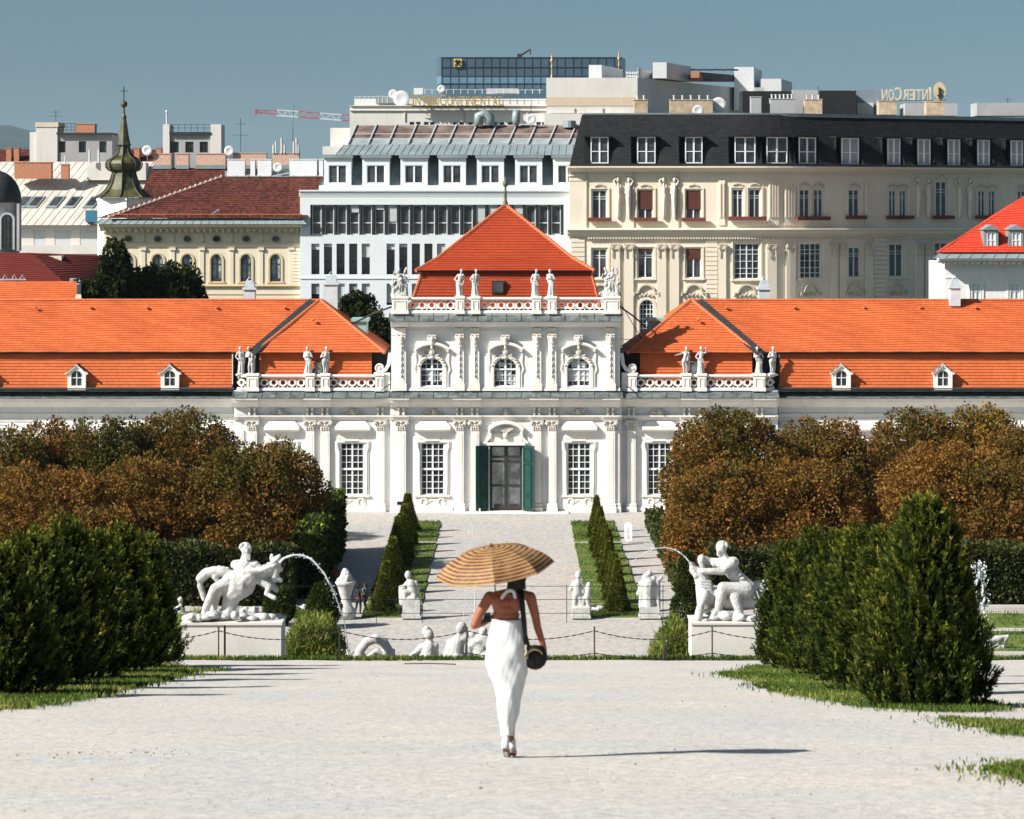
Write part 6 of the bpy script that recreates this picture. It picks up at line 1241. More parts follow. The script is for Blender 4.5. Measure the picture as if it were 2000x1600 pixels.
# ---- sculptures on the cascade ledge, seen over the grass edge
d = 83.5; S, k = Sk(d); LZ = -13.7
t = thing('dolphin_sculpture', 'white arched dolphin tail sculpture rising behind the grass edge', 'sculpture', Vector((S(730,0).x,d,LZ))); m = MB()
for a, b in zip([(700,1292),(704,1270),(716,1254),(734,1247),(750,1255),(760,1272),(768,1290)], [(704,1270),(716,1254),(734,1247),(750,1255),(760,1272),(768,1290),(770,1330)]): A(m, a, 9.5 if a[1] < 1280 else 8, b, 9)
A(m, (712,1290),9,(736,1272),7); A(m, (736,1272),7,(760,1288),6); A(m, (764,1284),5,(770,1270),3); A(m, (684,1330),8,(683,1286),5); A(m, (683,1286),5,(680,1270),4); A(m, (683,1282),4,(690,1272),3); A(m, (700,1292),12,(720,1400),30); A(m, (760,1300),9,(730,1400),30); A(m, (684,1330),8,(710,1390),20); sculpt(m, 'figure', STONE, t, .03, 1)
t = thing('mermaid_sculpture', 'white reclining nymph sculpture left of the fence post behind the grass edge', 'sculpture', Vector((S(830,0).x,d,LZ))); m = MB()
E(m, (838,1240), (10,10,12)); E(m, (834,1234,.05), (11,10,9)); E(m, (833,1227), (6,6,5)); E(m, (846,1244,-.05), (3,4,3)); A(m, (840,1250),6,(838,1258),7); A(m, (824,1264),8,(850,1262),8); A(m, (838,1264),14,(836,1290),15); A(m, (824,1264),8,(812,1276),6.5); A(m, (812,1276),6.5,(794,1290),5); A(m, (850,1264),7,(852,1285),6); A(m, (836,1290),20,(830,1400),32); A(m, (794,1290),7,(810,1400),22); sculpt(m, 'figure', STONE, t, .03, 1)
t = thing('nymph_sculpture', 'white draped nymph sculpture with bowed head beside the fence post', 'sculpture', Vector((S(890,0).x,d,LZ))); m = MB()
E(m, (899,1228), (9,9,11)); E(m, (902,1224,.05), (10,10,10)); A(m, (900,1238),6,(894,1246),7); A(m, (880,1256),9,(904,1250),9); A(m, (893,1256),15,(888,1290),18); A(m, (880,1256),8,(872,1278),7); A(m, (872,1278),7,(868,1295),6); A(m, (904,1250),7,(912,1240),6); A(m, (912,1240),6,(903,1230),5)
for a in range(6): A(m, (880+a*3,1262,-.1),3,(868+a*4,1295,-.15),4)
A(m, (888,1290),24,(888,1400),32); sculpt(m, 'figure', STONE, t, .03, 1)
t = thing('triton_sculpture', 'white coiled sea creature sculpture half hidden by the walking woman', 'sculpture', Vector((S(940,0).x,d,LZ))); m = MB()
A(m, (918,1262),10,(940,1248),13); A(m, (940,1248),13,(962,1258),14); A(m, (962,1258),14,(975,1285),14); A(m, (918,1262),9,(914,1285),8); E(m, (922,1240), (8,8,9)); E(m, (944,1232), (9,9,8)); A(m, (936,1268),14,(948,1300),16); A(m, (948,1290),22,(944,1400),32); A(m, (914,1285),8,(930,1400),22); sculpt(m, 'figure', STONE, t, .03, 1)
# ---- putti and vases along the railing of the lower garden
d = 184.0; S, k = Sk(d)
def block_(t, x0, x1, y0, y1, dep=.9): W = Wall(d-dep/2); m = MB(); W.box(m, x0, y0, x1, y1, -dep, 0); W.box(m, x0-2, y1-6, x1+2, y1, -dep-.05, .06); m.build('pedestal', STONE, t)
gpz = lambda dd: HY-GZ/dd*F
G0 = gpz(d)
t = thing('putto_statue', 'small white seated boy statue reaching left, beside the left yew row', 'statue', S(803,G0), 'putti along the railing'); block_(t, 786, 820, 1172, G0); m = MB()
E(m, (797,1123), (7,7,8.5)); A(m, (798,1131),4,(803,1140),8); A(m, (803,1140),9,(807,1156),9); A(m, (796,1138),4.5,(788,1146),3.5); A(m, (788,1146),3.5,(781,1146),3); A(m, (806,1156),7,(790,1158,-.2),5.5); A(m, (790,1158,-.2),5.5,(792,1176,-.2),4); A(m, (808,1158),7,(808,1168,-.2),6); A(m, (808,1168,-.2),6,(812,1184,-.25),4.5); A(m, (786,1152),8,(788,1176),9); A(m, (800,1172),13,(810,1174),13); A(m, (812,1138),4.5,(816,1154),4); sculpt(m, 'figure', STONE, t, .045, 1)
t = thing('putto_statue', 'small white standing boy statue with a companion, beside the right yew row', 'statue', S(1135,G0), 'putti along the railing'); block_(t, 1118, 1152, 1188, G0); m = MB()
E(m, (1130,1123), (7,7,8.5)); A(m, (1130,1132),4,(1127,1142),8.5); A(m, (1127,1142),9,(1128,1158),8.5); A(m, (1120,1138),4,(1114,1152),3.5); A(m, (1134,1138),4,(1142,1150),3.5); A(m, (1124,1160),6,(1122,1188),4); A(m, (1132,1160),6,(1136,1188),4); E(m, (1150,1143), (5.5,6,6.5)); A(m, (1149,1150),6,(1147,1166),7); A(m, (1147,1166),6,(1150,1188),4); A(m, (1140,1166),5,(1138,1188),5); A(m, (1122,1188),6,(1150,1188),6); sculpt(m, 'figure', STONE, t, .045, 1)
t = thing('shell_vase', 'white stone vase heaped with flowers under the falling water arc', 'vase', S(675,G0), 'vases along the railing'); m = MB(); c = S(675,G0); H = lambda y: (G0-y)*k
m.lathe([(20*k,0),(20*k,H(1190)),(15*k,H(1186)),(11*k,H(1176)),(9*k,H(1168)),(12*k,H(1160)),(15*k,H(1150)),(18*k,H(1142)),(21*k,H(1138)),(19*k,H(1135))], c, 16); m.build('bowl', STONE, t, True); m = MB()
for a in range(26): y = 1137-a*.95; r = max(2, 15-a*.55); q = 2.4*a; E(m, (675+r*math.cos(q),y,r*k*math.sin(q)), R.uniform(3.5,5.5))
A(m, (675,1138),13,(676,1114),4); sculpt(m, 'flower_heap', STONE, t, .045, 1)
t = thing('shell_vase', 'white stone vase carried by two putti before the right path', 'vase', S(1270,G0), 'vases along the railing'); block_(t, 1250, 1288, 1186, G0); m = MB(); A(m, (1266,1186),13,(1266,1160),11); A(m, (1266,1160),12,(1266,1142),16); A(m, (1252,1140),6,(1282,1140),6); E(m, (1262,1128), (9,8,9)); E(m, (1276,1132), (7,7,8)); E(m, (1268,1120), (6,6,6)); E(m, (1284,1136), (6,6,7)); A(m, (1284,1142),6,(1284,1162),6.5); A(m, (1284,1162),6,(1286,1186),4.5); A(m, (1254,1150),6,(1252,1186),5); A(m, (1250,1150),4,(1246,1160),4); E(m, (1292,1128), (4,4,4)); A(m, (1284,1138),4,(1292,1128),3.5); sculpt(m, 'figure', STONE, t, .045, 1)
d = 187.0; S, k = Sk(d); G1 = gpz(d)
for lab, px, pt in (('small white bust on the grass left of the left rider statue', 352, 1168), ('low white rock sculpture behind the left rider statue', 480, 1188), ('low white shell sculpture row behind the wild grass', 588, 1182), ('small white rocks left of the seated boy statue', 755, 1186), ('low white reclining sculpture right of the standing boy statue', 1180, 1184)):
    t = thing('garden_sculpture', lab, 'sculpture', S(px,G1), 'low sculptures in the garden'); m = MB()
    if px == 352: E(m, (352,1172), (6,6,7)); A(m, (352,1180),5,(352,1190),9); A(m, (352,1190),10,(353,G1),10)
    else:
        for a in range(9): E(m, (px-22+a*5.5,G1-R.uniform(2,(G1-pt)*.8),R.uniform(-.2,.2)), (R.uniform(4,7),R.uniform(4,7),R.uniform(4,8)))
        A(m, (px-20,G1-2),5,(px+20,G1-2),5)
    sculpt(m, 'figure', STONE, t, .05, 1)
d = 171.0; S, k = Sk(d); G2 = gpz(d); t = thing('reclining_sculpture', 'grey-white reclining figure on the basin rim at the right edge', 'sculpture', S(1940,G2)); m = MB()
A(m, (1922,1248),9,(1935,1250),9); E(m, (1918,1238), (6,6,6.5)); A(m, (1935,1250),9,(1952,1248),7); A(m, (1952,1248),6,(1946,1262),5); A(m, (1952,1246),5,(1968,1243),3.5); A(m, (1968,1243),4,(1960,1256),3); A(m, (1918,1250),5,(1912,1262),4); A(m, (1915,G2-3),6,(1960,G2-3),6); A(m, (1930,1252),7,(1930,G2-2),9); A(m, (1946,1262),5,(1948,G2-2),5); sculpt(m, 'figure', STONE, t, .045, 1)
# ---- water
WATM, t_, b_2 = nodes('water_spray'); b_2.inputs['Base Color'].default_value = (.75,.82,.86,1); b_2.inputs['Roughness'].default_value = .15; b_2.inputs['Transmission Weight'].default_value = .35; b_2.inputs['IOR'].default_value = 1.33
def jet(label, path, r0, r1, seed, scatter=.03, drops=60, n=60):
    R = random.Random(seed); t = thing('water_jet', label, 'water', path[0]); pts = [Vector(p) for p in path]
    def at(u): x = u*(len(pts)-1); i = min(int(x), len(pts)-2); f = x-i; a, b = pts[max(i-1,0)], pts[min(i+2,len(pts)-1)]; p, q = pts[i], pts[i+1]; m0, m1 = (q-a)/2, (b-p)/2; return p*(2*f**3-3*f*f+1)+m0*(f**3-2*f*f+f)+q*(-2*f**3+3*f*f)+m1*(f**3-f*f)
    m = MB(); pp = [at(i/n)+Vector((R.gauss(0,1),R.gauss(0,1),R.gauss(0,1)))*scatter*.35*(i/n) for i in range(n+1)]; m.tube(pp, [(r0+(r1-r0)*i/n)*R.uniform(.6,1.3) for i in range(n+1)], 6); m.build('stream', WATM, t, True)
    m = MB()
    for i in range(drops): u = R.random()**.7; p = at(u)+Vector((R.gauss(0,1),R.gauss(0,1),R.gauss(0,1)-.4))*scatter*(.5+1.5*u); q = R.uniform(.12,.5)*r0; m.ell(p, (q,q,q*R.uniform(1,1.8)), 5, 3)
    o = m.build('droplets', WATM, t, True); o['kind'] = 'stuff'
d = 81.3; jet('water arc spouting from the left sea horse towards the vase', [P(546,1100,d),P(556,1090,d),P(578,1084,d),P(600,1088,d),P(622,1106,d),P(642,1136,d),P(655,1162,d+.2),P(664,1188,d+.4),P(674,1225,d+.7),P(682,1292,d+1)], .032, .016, 3, .035, 150)
jet('thin water arc spouting from the right sea beast to the left', [P(1354,1108,d),P(1338,1088,d),P(1320,1075,d),P(1300,1070,d),P(1280,1072,d),P(1262,1079,d),P(1245,1088,d+.1),P(1228,1102,d+.2)], .02, .003, 4, .04, 60)
d = 172; jet('tall faint fountain jet behind the walking woman', [P(928,1230,d),P(927,1150,d),P(924,1070,d),P(921,1012,d),P(920,1003,d),P(918,1012,d),P(914,1080,d),P(909,1160,d),P(904,1240,d)], .02, .012, 5, .22, 800, 50)
jet('white fountain jet beside the right yew row', [P(1906,1262,176),P(1908,1180,176),P(1910,1120,176),P(1912,1105,176),P(1915,1118,176),P(1919,1150,176),P(1922,1200,176)], .12, .07, 6, .13, 420)
# ---- railing of the lower garden, chain fence of the upper walk
d = 182.2; gz = gpz(d); t = thing('railing', 'thin dark wire railing before the putti and the yew rows', 'railing', P(950,gz,d)); W = Wall(d)
for y in (1145, 1171, 1198):
    for a, b in ((545,1320),): m = MB(); m.tube([W.p(a,y), W.p(b,y)], .017, 5); m.build('rail', BLACKM, t)
for x in (560,735,825,1107,1295): m = MB(); m.tube([W.p(x,gz), W.p(x,1143)], .022, 5); m.build('post', BLACKM, t)
d = EDGE-.25; t = thing('chain_fence', 'low iron posts with drooping chains along the edge of the walk', 'fence', P(900,1290,d)); px = [200,427,663,912,1161,1391,1640]; IRON = M('rusty_iron', (.035,.025,.02), .7, .4, 8)
for i, x in enumerate(px):
    yb, yt = gpz_ = (1294, 1226); m = MB(); q = P(x,yb,d); q.z = terr(d)-.02; top = P(x,yt,d); m.tube([q, top], .018, 6); m.ell(top, .028, 6, 4); m.build('post', IRON, t)
def chain(a, b, sag):
    m = MB(); n = 34
    f = lambda u: Vector(a).lerp(Vector(b), u)-Vector((0,0,sag*4*u*(1-u)))
    for i in range(n):
        p, q = f(i/n), f((i+1.15)/n); v = Vector((0,0,1)) if i % 2 else Vector((0,1,0)); m.bar(p, q, .028 if i % 2 else .012, .012 if i % 2 else .028)
    m.build('chain', IRON, t)
for a, b in zip(px, px[1:]):
    chain(P(a,1232,d), P(b,1232,d), .22)
    if a > 900: chain(P(a,1276,d), P(b,1276,d), .12)
# short stakes in the bed, signs
t = thing('iron_stakes', 'pair of short dark stakes in the wild grass by the right statue', 'stakes', P(1299,1290,d-.1))
for x, y in ((1296,1262),(1300,1254)): m = MB(); q = P(x,1292,d-.1); q.z = terr(d)-.05; m.tube([q, P(x+3,y,d-.1)], .03, 5); m.build('stake', IRON, t)
d = 236; t = thing('info_sign', 'black board sign on a thin pole before the palace wall', 'sign', P(784,gpz(d),d)); m = MB(); m.tube([P(784,gpz(d),d), P(784,985,d)], .05, 6); m.build('pole', BLACKM, t); m = MB(); Wall(d).box(m, 775.5, 980, 793, 986.5, -.1, 0); m.build('board', BLACKM, t)
d = 226.5; WP = M('sign_white', (.88,.88,.88), .5, .03, 2); t = thing('pill_sign', 'white rounded upright sign with grey lettering on the right garden path', 'sign', P(1227,gpz(d),d)); W = Wall(d); m = MB(); ol = [(1227+7.5*math.cos(a), 1027-7.5*math.sin(a)) for a in [pi*i/10 for i in range(11)]]+[(1227-7.5*math.cos(a), 1052+6*math.sin(a)) for a in [pi*i/10 for i in range(11)]]
m.poly([(W.p(x,y).x, W.p(x,y).z) for x, y in ol], d-.12, d); m.build('panel', WP, t); m = MB(); GL = M('sign_grey', (.2,.22,.26), .6)
for i, (x, y, w, h) in enumerate([(1226.5,1030+q*1.7,1.6,1.1) for q in range(8)]+[(1227,1046,4.6,1),(1227,1048.4,.9,5),(1224.6,1048.4,.9,3),(1229.4,1048.4,.9,3)]): W.box(m, x-w/2, y, x+w/2, y+h, .121, .126)
o = m.build('lettering', GL, t); m = MB(); W.box(m, 1225, 1056, 1229, gpz(d), -.1, -.02); m.build('foot', WP, t)
# ------------------------------------------------------------------ people
SKIN = M('skin_tan', (.27,.085,.042), .5, .08, 5, spec=.35); HAIRD = M('hair_dark', (.008,.006,.005), .6, .3, 30, bmp=.5, bscale=60, bdist=.01)
def cloth(name, col, var=.08, rough=.8): return M(name, col, rough, var, 6, bmp=.15, bscale=30, bdist=.01)
def passer(label, px, d, h, rot, top, low, hair, pose=0, group='visitors in the lower garden', extra=None):
    """a walker a few pixels tall: one fused body, clothes and hair over it"""
    gy = HY-GZ/d*F; t = thing('person', label, 'person', Vector((P(px,gy,d).x,d,GZ)), group, rot); k = h/1.72; V = lambda x, y, z: Vector((x*k,y*k,z*k)); m = MB(); st = .16
    m.ell(V(0,-.01,1.61), (.078*k,.095*k,.115*k), 10, 8); m.ell(V(0,-.1,1.6), (.014*k,.02*k,.025*k), 6, 4); m.cap(V(0,.01,1.42), .055*k, V(0,0,1.52), .05*k)
    sh = [V(-.19,0,1.38), V(.19,0,1.38)]; m.cap(sh[0], .055*k, sh[1], .055*k); m.cap(V(0,0,1.32), .13*k, V(0,0,1.08), .11*k); m.cap(V(0,0,1.08), .11*k, V(0,0,.93), .14*k)
    arms = ((V(-.26,.03,1.12), V(-.22,-.06,.9)), (V(.26,.03,1.12), V(.22,-.06,.9))) if pose == 0 else ((V(-.26,-.02,1.13), V(-.1,-.25,1.2)), (V(.26,.03,1.12), V(.22,-.06,.9)))
    for s, (e, w) in zip(sh, arms):
        m.cap(s, .05*k, e, .04*k); m.cap(e, .04*k, w, .028*k); m.ell(w+V(0,-.02,-.05), (.025*k,.035*k,.055*k), 8, 5); m.cap(w, .012*k, w+V(.03*(1 if s.x < 0 else -1),-.04,-.06), .01*k)
        for q in range(4): m.cap(w+V(0,-.045+q*.02,-.07), .01*k, w+V(0,-.05+q*.02,-.14+.01*abs(q-1)), .008*k)
    legs = ((V(-.09,0,.9), V(-.1,-st*.5,.48), V(-.1,-st*.2,.08)), (V(.09,0,.9), V(.1,st*.2,.48), V(.1,st*1.2,.1)))
    for a, b, c in legs: m.cap(a, .085*k, b, .055*k); m.cap(b, .055*k, c, .036*k); m.cap(c-V(0,0,.04), .038*k, c+V(0,-.14,-.05), .03*k)
    o = inst('body', sculpt(m, 'body', SKIN, None, .022, 2), t, world=False)
    m = MB(); m.cap(sh[0], .075*k, sh[1], .075*k); m.cap(V(0,0,1.32), .155*k, V(0,0,1.0), .145*k); [m.cap(s, .07*k, s.lerp(e, .6), .062*k) for s, (e, w) in zip(sh, arms)]; inst('shirt', sculpt(m, 'shirt', top, None, .025, 2), t, world=False)
    m = MB(); m.cap(V(-.06,0,.98), .13*k, V(.06,0,.98), .13*k)
    for a, b, c in legs: m.cap(a, .105*k, b, .075*k); m.cap(b, .075*k, c, .055*k)
    inst('trousers', sculpt(m, 'trousers', low, None, .025, 2), t, world=False)
    m = MB(); m.ell(V(0,.03,1.645), (.09*k,.095*k,.105*k), 10, 7); m.cap(V(0,.07,1.6), .07*k, V(0,.08,1.47), .05*k); inst('hair', sculpt(m, 'hair', hair, None, .022, 1), t, world=False)
    m = MB(); [m.cap(c-V(0,-.03,.045), .045*k, c+V(0,-.15,-.055), .036*k) for a, b, c in legs]; inst('shoes', sculpt(m, 'shoes', BLACKM, None, .02, 1), t, world=False); return t
DK = cloth('cloth_dark', (.018,.02,.028)); GY = cloth('cloth_grey', (.16,.17,.19)); WH = cloth('cloth_white', (.62,.6,.57)); OR = cloth('cloth_rust', (.28,.07,.04)); BR = M('hair_brown', (.10,.035,.02), .6, .2, 20)
passer('red-haired person in rust and dark clothes standing behind the shell vase', 655, 196.5, 1.72, .2, OR, DK, BR); passer('person in dark clothes standing right of the shell vase', 700, 186.3, 1.72, 2.6, DK, DK, HAIRD); passer('person in grey top standing beside the left yew row', 713, 187.2, 1.68, -2.2, GY, DK, HAIRD)
passer('person in white blouse and dark skirt beside the fountain jet at the right', 1889, 190.5, 1.70, 1.9, WH, DK, HAIRD, 1)
# ---- the woman on the walk, seen from behind
d = 29.2; S, k = Sk(d); gz = terr(d)
WO = thing('person', 'woman seen from behind in a long white dress walking down the gravel under a parasol', 'person', Vector((S(990,0).x,d,gz)))
m = MB()
# head, neck, torso
E(m, (1009,1131,.02), (16,18,21)); E(m, (1007,1139,.08), (11,10,11)); E(m, (1007,1137,.125), (2.5,4,4)); E(m, (994,1133,.03), (2.5,4,5.5)); E(m, (1024,1132,.03), (2.5,4,5.5)); A(m, (1006,1142,.01),10,(1001,1160,0),11)
A(m, (1001,1158,0),11,(966,1164,0),9); A(m, (1001,1158,0),11,(1030,1163,0),9)
for z, hw, dp, cx in ((1166,27,15,993),(1176,29,20,991),(1188,28.5,21,990),(1202,27,21,989),(1216,26,20,989),(1232,27,20,989),(1250,31,22,989)): m.ell(S(cx,z,.01), (hw*k,dp*k,13*k), 16, 8)
for x in (972,1008): E(m, (x,1178,-.055), (13,7,14))
# left arm (bent, holding the parasol in front), right arm hanging to the bag
A(m, (956,1166,0),11.5,(938,1196,-.02),9.5); A(m, (938,1196,-.02),9.5,(927,1221,-.03),8.2); A(m, (927,1221,-.03),8.5,(942,1216,.12),8); A(m, (942,1216,.12),8,(966,1204,.26),5.6); E(m, (968,1200,.30), (6,8,9))
A(m, (1036,1166,0),11,(1045,1200,.01),9); A(m, (1045,1200,.01),9,(1050,1226,.01),7.6); A(m, (1050,1226,.01),7.8,(1060,1256,.03),6); A(m, (1060,1256,.03),6,(1064,1270,.04),4.8); E(m, (1064,1277,.04), (5,8,9))
# fingers: right hand over the bag's edge, left hand closed round the shaft
for q in range(4):
    y0 = .005+q*.022; A(m, (1065,1283,y0),2.1,(1066,1291-abs(q-1.5),y0+.003),1.9); A(m, (1066,1291-abs(q-1.5),y0+.003),1.9,(1062,1298-abs(q-1.5)*1.5,y0+.004),1.7)
A(m, (1061,1275,.0),2.6,(1056,1283,-.01),2.2); A(m, (1056,1283,-.01),2.2,(1055,1289,-.012),1.9)
for q in range(4): A(m, (966,1195+q*4,.335),2.2,(973,1195+q*4,.35),2.1); A(m, (973,1195+q*4,.35),2.1,(977,1196+q*4,.32),1.9)
A(m, (969,1194,.29),2.5,(976,1191,.29),2.1)
# legs and feet
A(m, (977,1260,0),22,(984,1352,.03),14); A(m, (984,1352,.03),13,(987,1400,.01),10.5); A(m, (987,1400,.01),10.5,(988,1452,-.03),6.2); A(m, (1002,1260,0),22,(1004,1352,.10),13); A(m, (1003,1352,.06),12,(998,1410,.08),9.5); A(m, (998,1410,.08),9.5,(998,1452,.12),6.2)
A(m, (988,1456,-.05),7,(988,1466,.02),6.5); A(m, (999,1456,.12),7,(1000,1468,.22),6)
sculpt(m, 'body', SKIN, WO, .0085, 2)
# hair
m = MB(); E(m, (1010,1127,.0), (19,18,21)); E(m, (1009,1138,-.05), (17,12,16)); A(m, (1008,1136,-.05),15,(1002,1152,-.065),10); A(m, (1018,1140,-.04),9,(1016,1158,-.05),5)
for q in range(14): x = 994+q*2.3; A(m, (x,1128,-.085+.002*abs(q-7)),2.6,(x-3+.4*q,1150+3*math.sin(q*2),-.09),1.6)
sculpt(m, 'hair', HAIRD, WO, .008, 1)
# dress: one draped surface, wrapped diagonally, narrowing to the shins
LE = [(1210,961),(1225,958),(1245,953.5),(1265,949.5),(1282,948),(1300,949.5),(1315,954),(1332,962),(1350,967),(1365,970.5),(1392,972.5),(1415,976.5),(1436,978.5)]
RE = [(1210,1018),(1225,1020),(1245,1026),(1265,1031),(1282,1033),(1300,1032),(1315,1030),(1332,1025),(1350,1020.5),(1365,1017),(1392,1014),(1415,1006.5),(1436,1002)]
m = MB(); nr, nc = 64, 96; top, bot = 1209, 1437
for j in range(nr+1):
    py = top+(bot-top)*j/nr; l = np.interp(py, *zip(*LE)); r = np.interp(py, *zip(*RE)); cx, hw = (l+r)/2, (r-l)/2; dp = hw*.72 if py < 1300 else hw*(.72+1.25*((py-1300)/137)**1.3); cy = .0+.045*max(0, (py-1300)/137)
    for i in range(nc):
        a = 2*pi*i/nc; s = (1209-py)/40
        f = 1+.030*math.sin(5*a+py*.085+1.2*math.sin(py*.03))*min(1,(py-1205)/40)+.022*math.sin(9*a-py*.11+math.sin(py*.05))*min(1,(py-1205)/50)+.010*math.sin(21*a+py*.2)
        f += .02*max(0, math.sin(3*a+(py-1230)*.05))**3; f += .05*math.exp(-((a-4.9)/.5)**2)*math.exp(-((py-1268)/22)**2)+.05*math.exp(-((a-4.2)/.45)**2)*math.exp(-((py-1272)/24)**2)
        f -= .035*math.exp(-((a-4.56)/.12)**2)*math.exp(-((py-1275)/30)**2)
        f = .965+(f-1)*.75
        q = S(cx+hw*f*math.cos(a), py+(2.2*math.sin(a*2+1) if j == nr else 0), 0); q.y = d+cy+dp*k*f*math.sin(a); m.v.append(tuple(q))
for j in range(nr):
    for i in range(nc): a = j*nc+i; b = j*nc+(i+1) % nc; m.f.append((a, b, b+nc, a+nc))
DRESS = M('dress_white', (.56,.57,.575), .75, .03, 4, bmp=.12, bscale=60, bdist=.004); o = m.build('dress', DRESS, WO, True)
sd = o.modifiers.new('thick', 'SOLIDIFY'); sd.thickness = .006; sd.offset = 1
for pts in ([(998,1153),(990,1156),(984,1162),(979,1170)], [(999,1153),(1004,1158),(1005,1164),(1007,1169)]):
    m = MB(); W = Wall(d-.115); W.band(m, pts, 6, -.006, .0); m.build('ribbon', DRESS, WO)
m = MB(); m.ell(S(999,1154,-.11), (.02,.012,.016), 8, 6); m.build('ribbon_knot', DRESS, WO, True)
# shoes: white ankle shoes with brown soles, the left one lifting its heel
SHO = M('shoe_white', (.6,.6,.6), .5, .04, 8); SOLE = M('sole_brown', (.16,.065,.03), .7, .2, 8)
for pts, nm in (([(988,1444,-.05,7.6),(987,1456,-.06,8.4),(988,1464,-.01,8.2),(990,1472,.06,7)], 0), ([(1000,1446,.12,7.4),(1000,1458,.115,8),(1001,1468,.15,7.6),(1002,1473,.25,6.5)], 1)):
    m = MB()
    for a, b in zip(pts, pts[1:]): A(m, a[:3], a[3], b[:3], b[3])
    sculpt(m, 'shoe', SHO, WO, .008, 2)
m = MB(); q = [S(981,1462,-.085), S(995,1463,-.085), S(998,1477,.08), S(985,1477,.08)]; nrm = Vector((0,-.014,-.006)); m.hexa([v for v in q]+[v+nrm for v in q]); m.build('sole', SOLE, WO)
m = MB(); z0 = gz+.001; x0, x1 = S(993,0).x, S(1009,0).x; m.box(x0,d+.08,z0,x1,d+.33,z0+.022); m.build('sole', SOLE, WO)
# ---- shoulder bag
BAGM = M('bag_leather', (.005,.005,.005), .55, .2, 20, spec=.25); t = thing('shoulder_bag', 'black half-moon leather bag hanging at the right hip of the woman', 'bag', S(1046,1308,-.02)); m = MB(); c = S(1044,1283,-.03)
E(m, (1045,1284,-.03), (25,13,25)); A(m, (1030,1268,-.03),8,(1056,1268,-.02),8); A(m, (1028,1276,-.03),11,(1060,1284,-.02),9); A(m, (1040,1296,-.03),11,(1052,1294,-.03),11); sculpt(m, 'bag_body', BAGM, t, .008, 3)
m = MB(); W = Wall(d-.10); W.band(m, arc(1045,1282,15,13,200,20,12), 1.6, -.02, .02); m.build('zip', M('zip_brass', (.35,.27,.14), .4, .1, 10, metal=.6), t)
m = MB(); pth = [(1030,1264,-.05),(1026,1240,-.10),(1023.5,1216,-.125),(1021,1190,-.13),(1019,1168,-.115),(1017,1152,-.07),(1015,1146,.0),(1012,1152,.06),(1006,1175,.13)]
vs = []
for i, (x, y, dy) in enumerate(pth): p = S(x, y, dy); w = 5.2*k if i > 1 else (7+4*(1-i))*k*.6; vs += [p+Vector((-w,0,0)), p+Vector((w,0,0)), p+Vector((w,-.006,.002)), p+Vector((-w,-.006,.002))]
m.add(vs, [(4*i+q, 4*i+(q+1) % 4, 4*i+4+(q+1) % 4, 4*i+4+q) for i in range(len(pth)-1) for q in range(4)]+[(0,1,2,3), tuple(4*len(pth)-4+q for q in (3,2,1,0))]); m.build('strap', BAGM, t)
m = MB(); W = Wall(d-.13); W.band(m, [(1027,1260),(1026,1268),(1028,1273),(1025,1280)], 3.4, -.012, 0); m.build('charm', M('charm_cream', (.5,.42,.33), .7), t)
m = MB(); E(m, (952,1206,.10), (7,7,8)); W = Wall(d+.1); W.box(m, 945, 1197, 958, 1215, -.03, .03); t2 = thing('camera', 'small dark camera held inside the bent left arm of the woman', 'camera', S(952,1216,.1)); sculpt(m, 'camera_body', M('camera_black', (.01,.02,.028), .35, .1, 9, spec=.6), t2, .006, 2); m = MB(); m.lathe([(.03,0),(.03,.03),(.022,.035)], S(950,1208,.06), 14, 'y'); m.build('lens', BLACKM, t2, True)
# ---- parasol
cen = S(967,1114,.08); apx = Vector((-.15,-.12,1)).normalized(); t = thing('parasol', 'brown and gold striped parasol tilted over the walking woman', 'umbrella', cen+apx*-.55)
def M_parasol():
    m_, t_, b = nodes('parasol_cloth'); uv = N(t_, 'ShaderNodeUVMap'); sx = N(t_, 'ShaderNodeSeparateXYZ'); t_.links.new(uv.outputs[0], sx.inputs[0])
    mu = N(t_, 'ShaderNodeMath', operation='MULTIPLY', i1=13.0); t_.links.new(sx.outputs[1], mu.inputs[0]); fr = N(t_, 'ShaderNodeMath', operation='FRACT'); t_.links.new(mu.outputs[0], fr.inputs[0])
    st = ramp(t_, fr.outputs[0], [(.0,(1,1,1)),(.42,(1,1,1)),(.5,(0,0,0)),(.9,(0,0,0)),(1,(1,1,1))]); mp = N(t_, 'ShaderNodeMapping'); mp.inputs[3].default_value = (34,13,1); t_.links.new(uv.outputs[0], mp.inputs[0])
    nz = noise(t_, mp.outputs[0], 1.0, 2, .6); br = ramp(t_, nz, [(.26,(.2,.2,.2)),(.42,(1,1,1))]); k_ = mixc(t_, 1.0, st, br, 'MULTIPLY')
    col = mixc(t_, k_, (.36,.185,.062), (.06,.026,.016)); col = mixc(t_, ramp(t_, noise(t_, mp.outputs[0], .35, 3), [(.45,(0,0,0)),(.7,(.4,)*3)]), col, (.47,.30,.15))  # paler noise patches put a sunlit tone into the cloth colour
    t_.links.new(col, b.inputs['Base Color']); b.inputs['Roughness'].default_value = .7; tr = N(t_, 'ShaderNodeBsdfTranslucent'); t_.links.new(col, tr.inputs[0]); mx = N(t_, 'ShaderNodeMixShader'); mx.inputs[0].default_value = .12
    t_.links.new(b.outputs[0], mx.inputs[1]); t_.links.new(tr.outputs[0], mx.inputs[2]); t_.links.new(mx.outputs[0], t_.nodes['Material Output'].inputs[0]); return m_
PAR = M_parasol(); ux = apx.cross(Vector((0,1,0))).normalized(); ux = Vector((1,0,0))-apx*apx.x; ux.normalize(); uy = apx.cross(ux)
RR, HH = .555, .228
def rib(a, u): r = RR*math.sin(u*1.25)/math.sin(1.25); z = HH*(math.cos(u*1.25)-math.cos(1.25))/(1-math.cos(1.25)); return cen+(ux*math.cos(a)+uy*math.sin(a))*r+apx*z
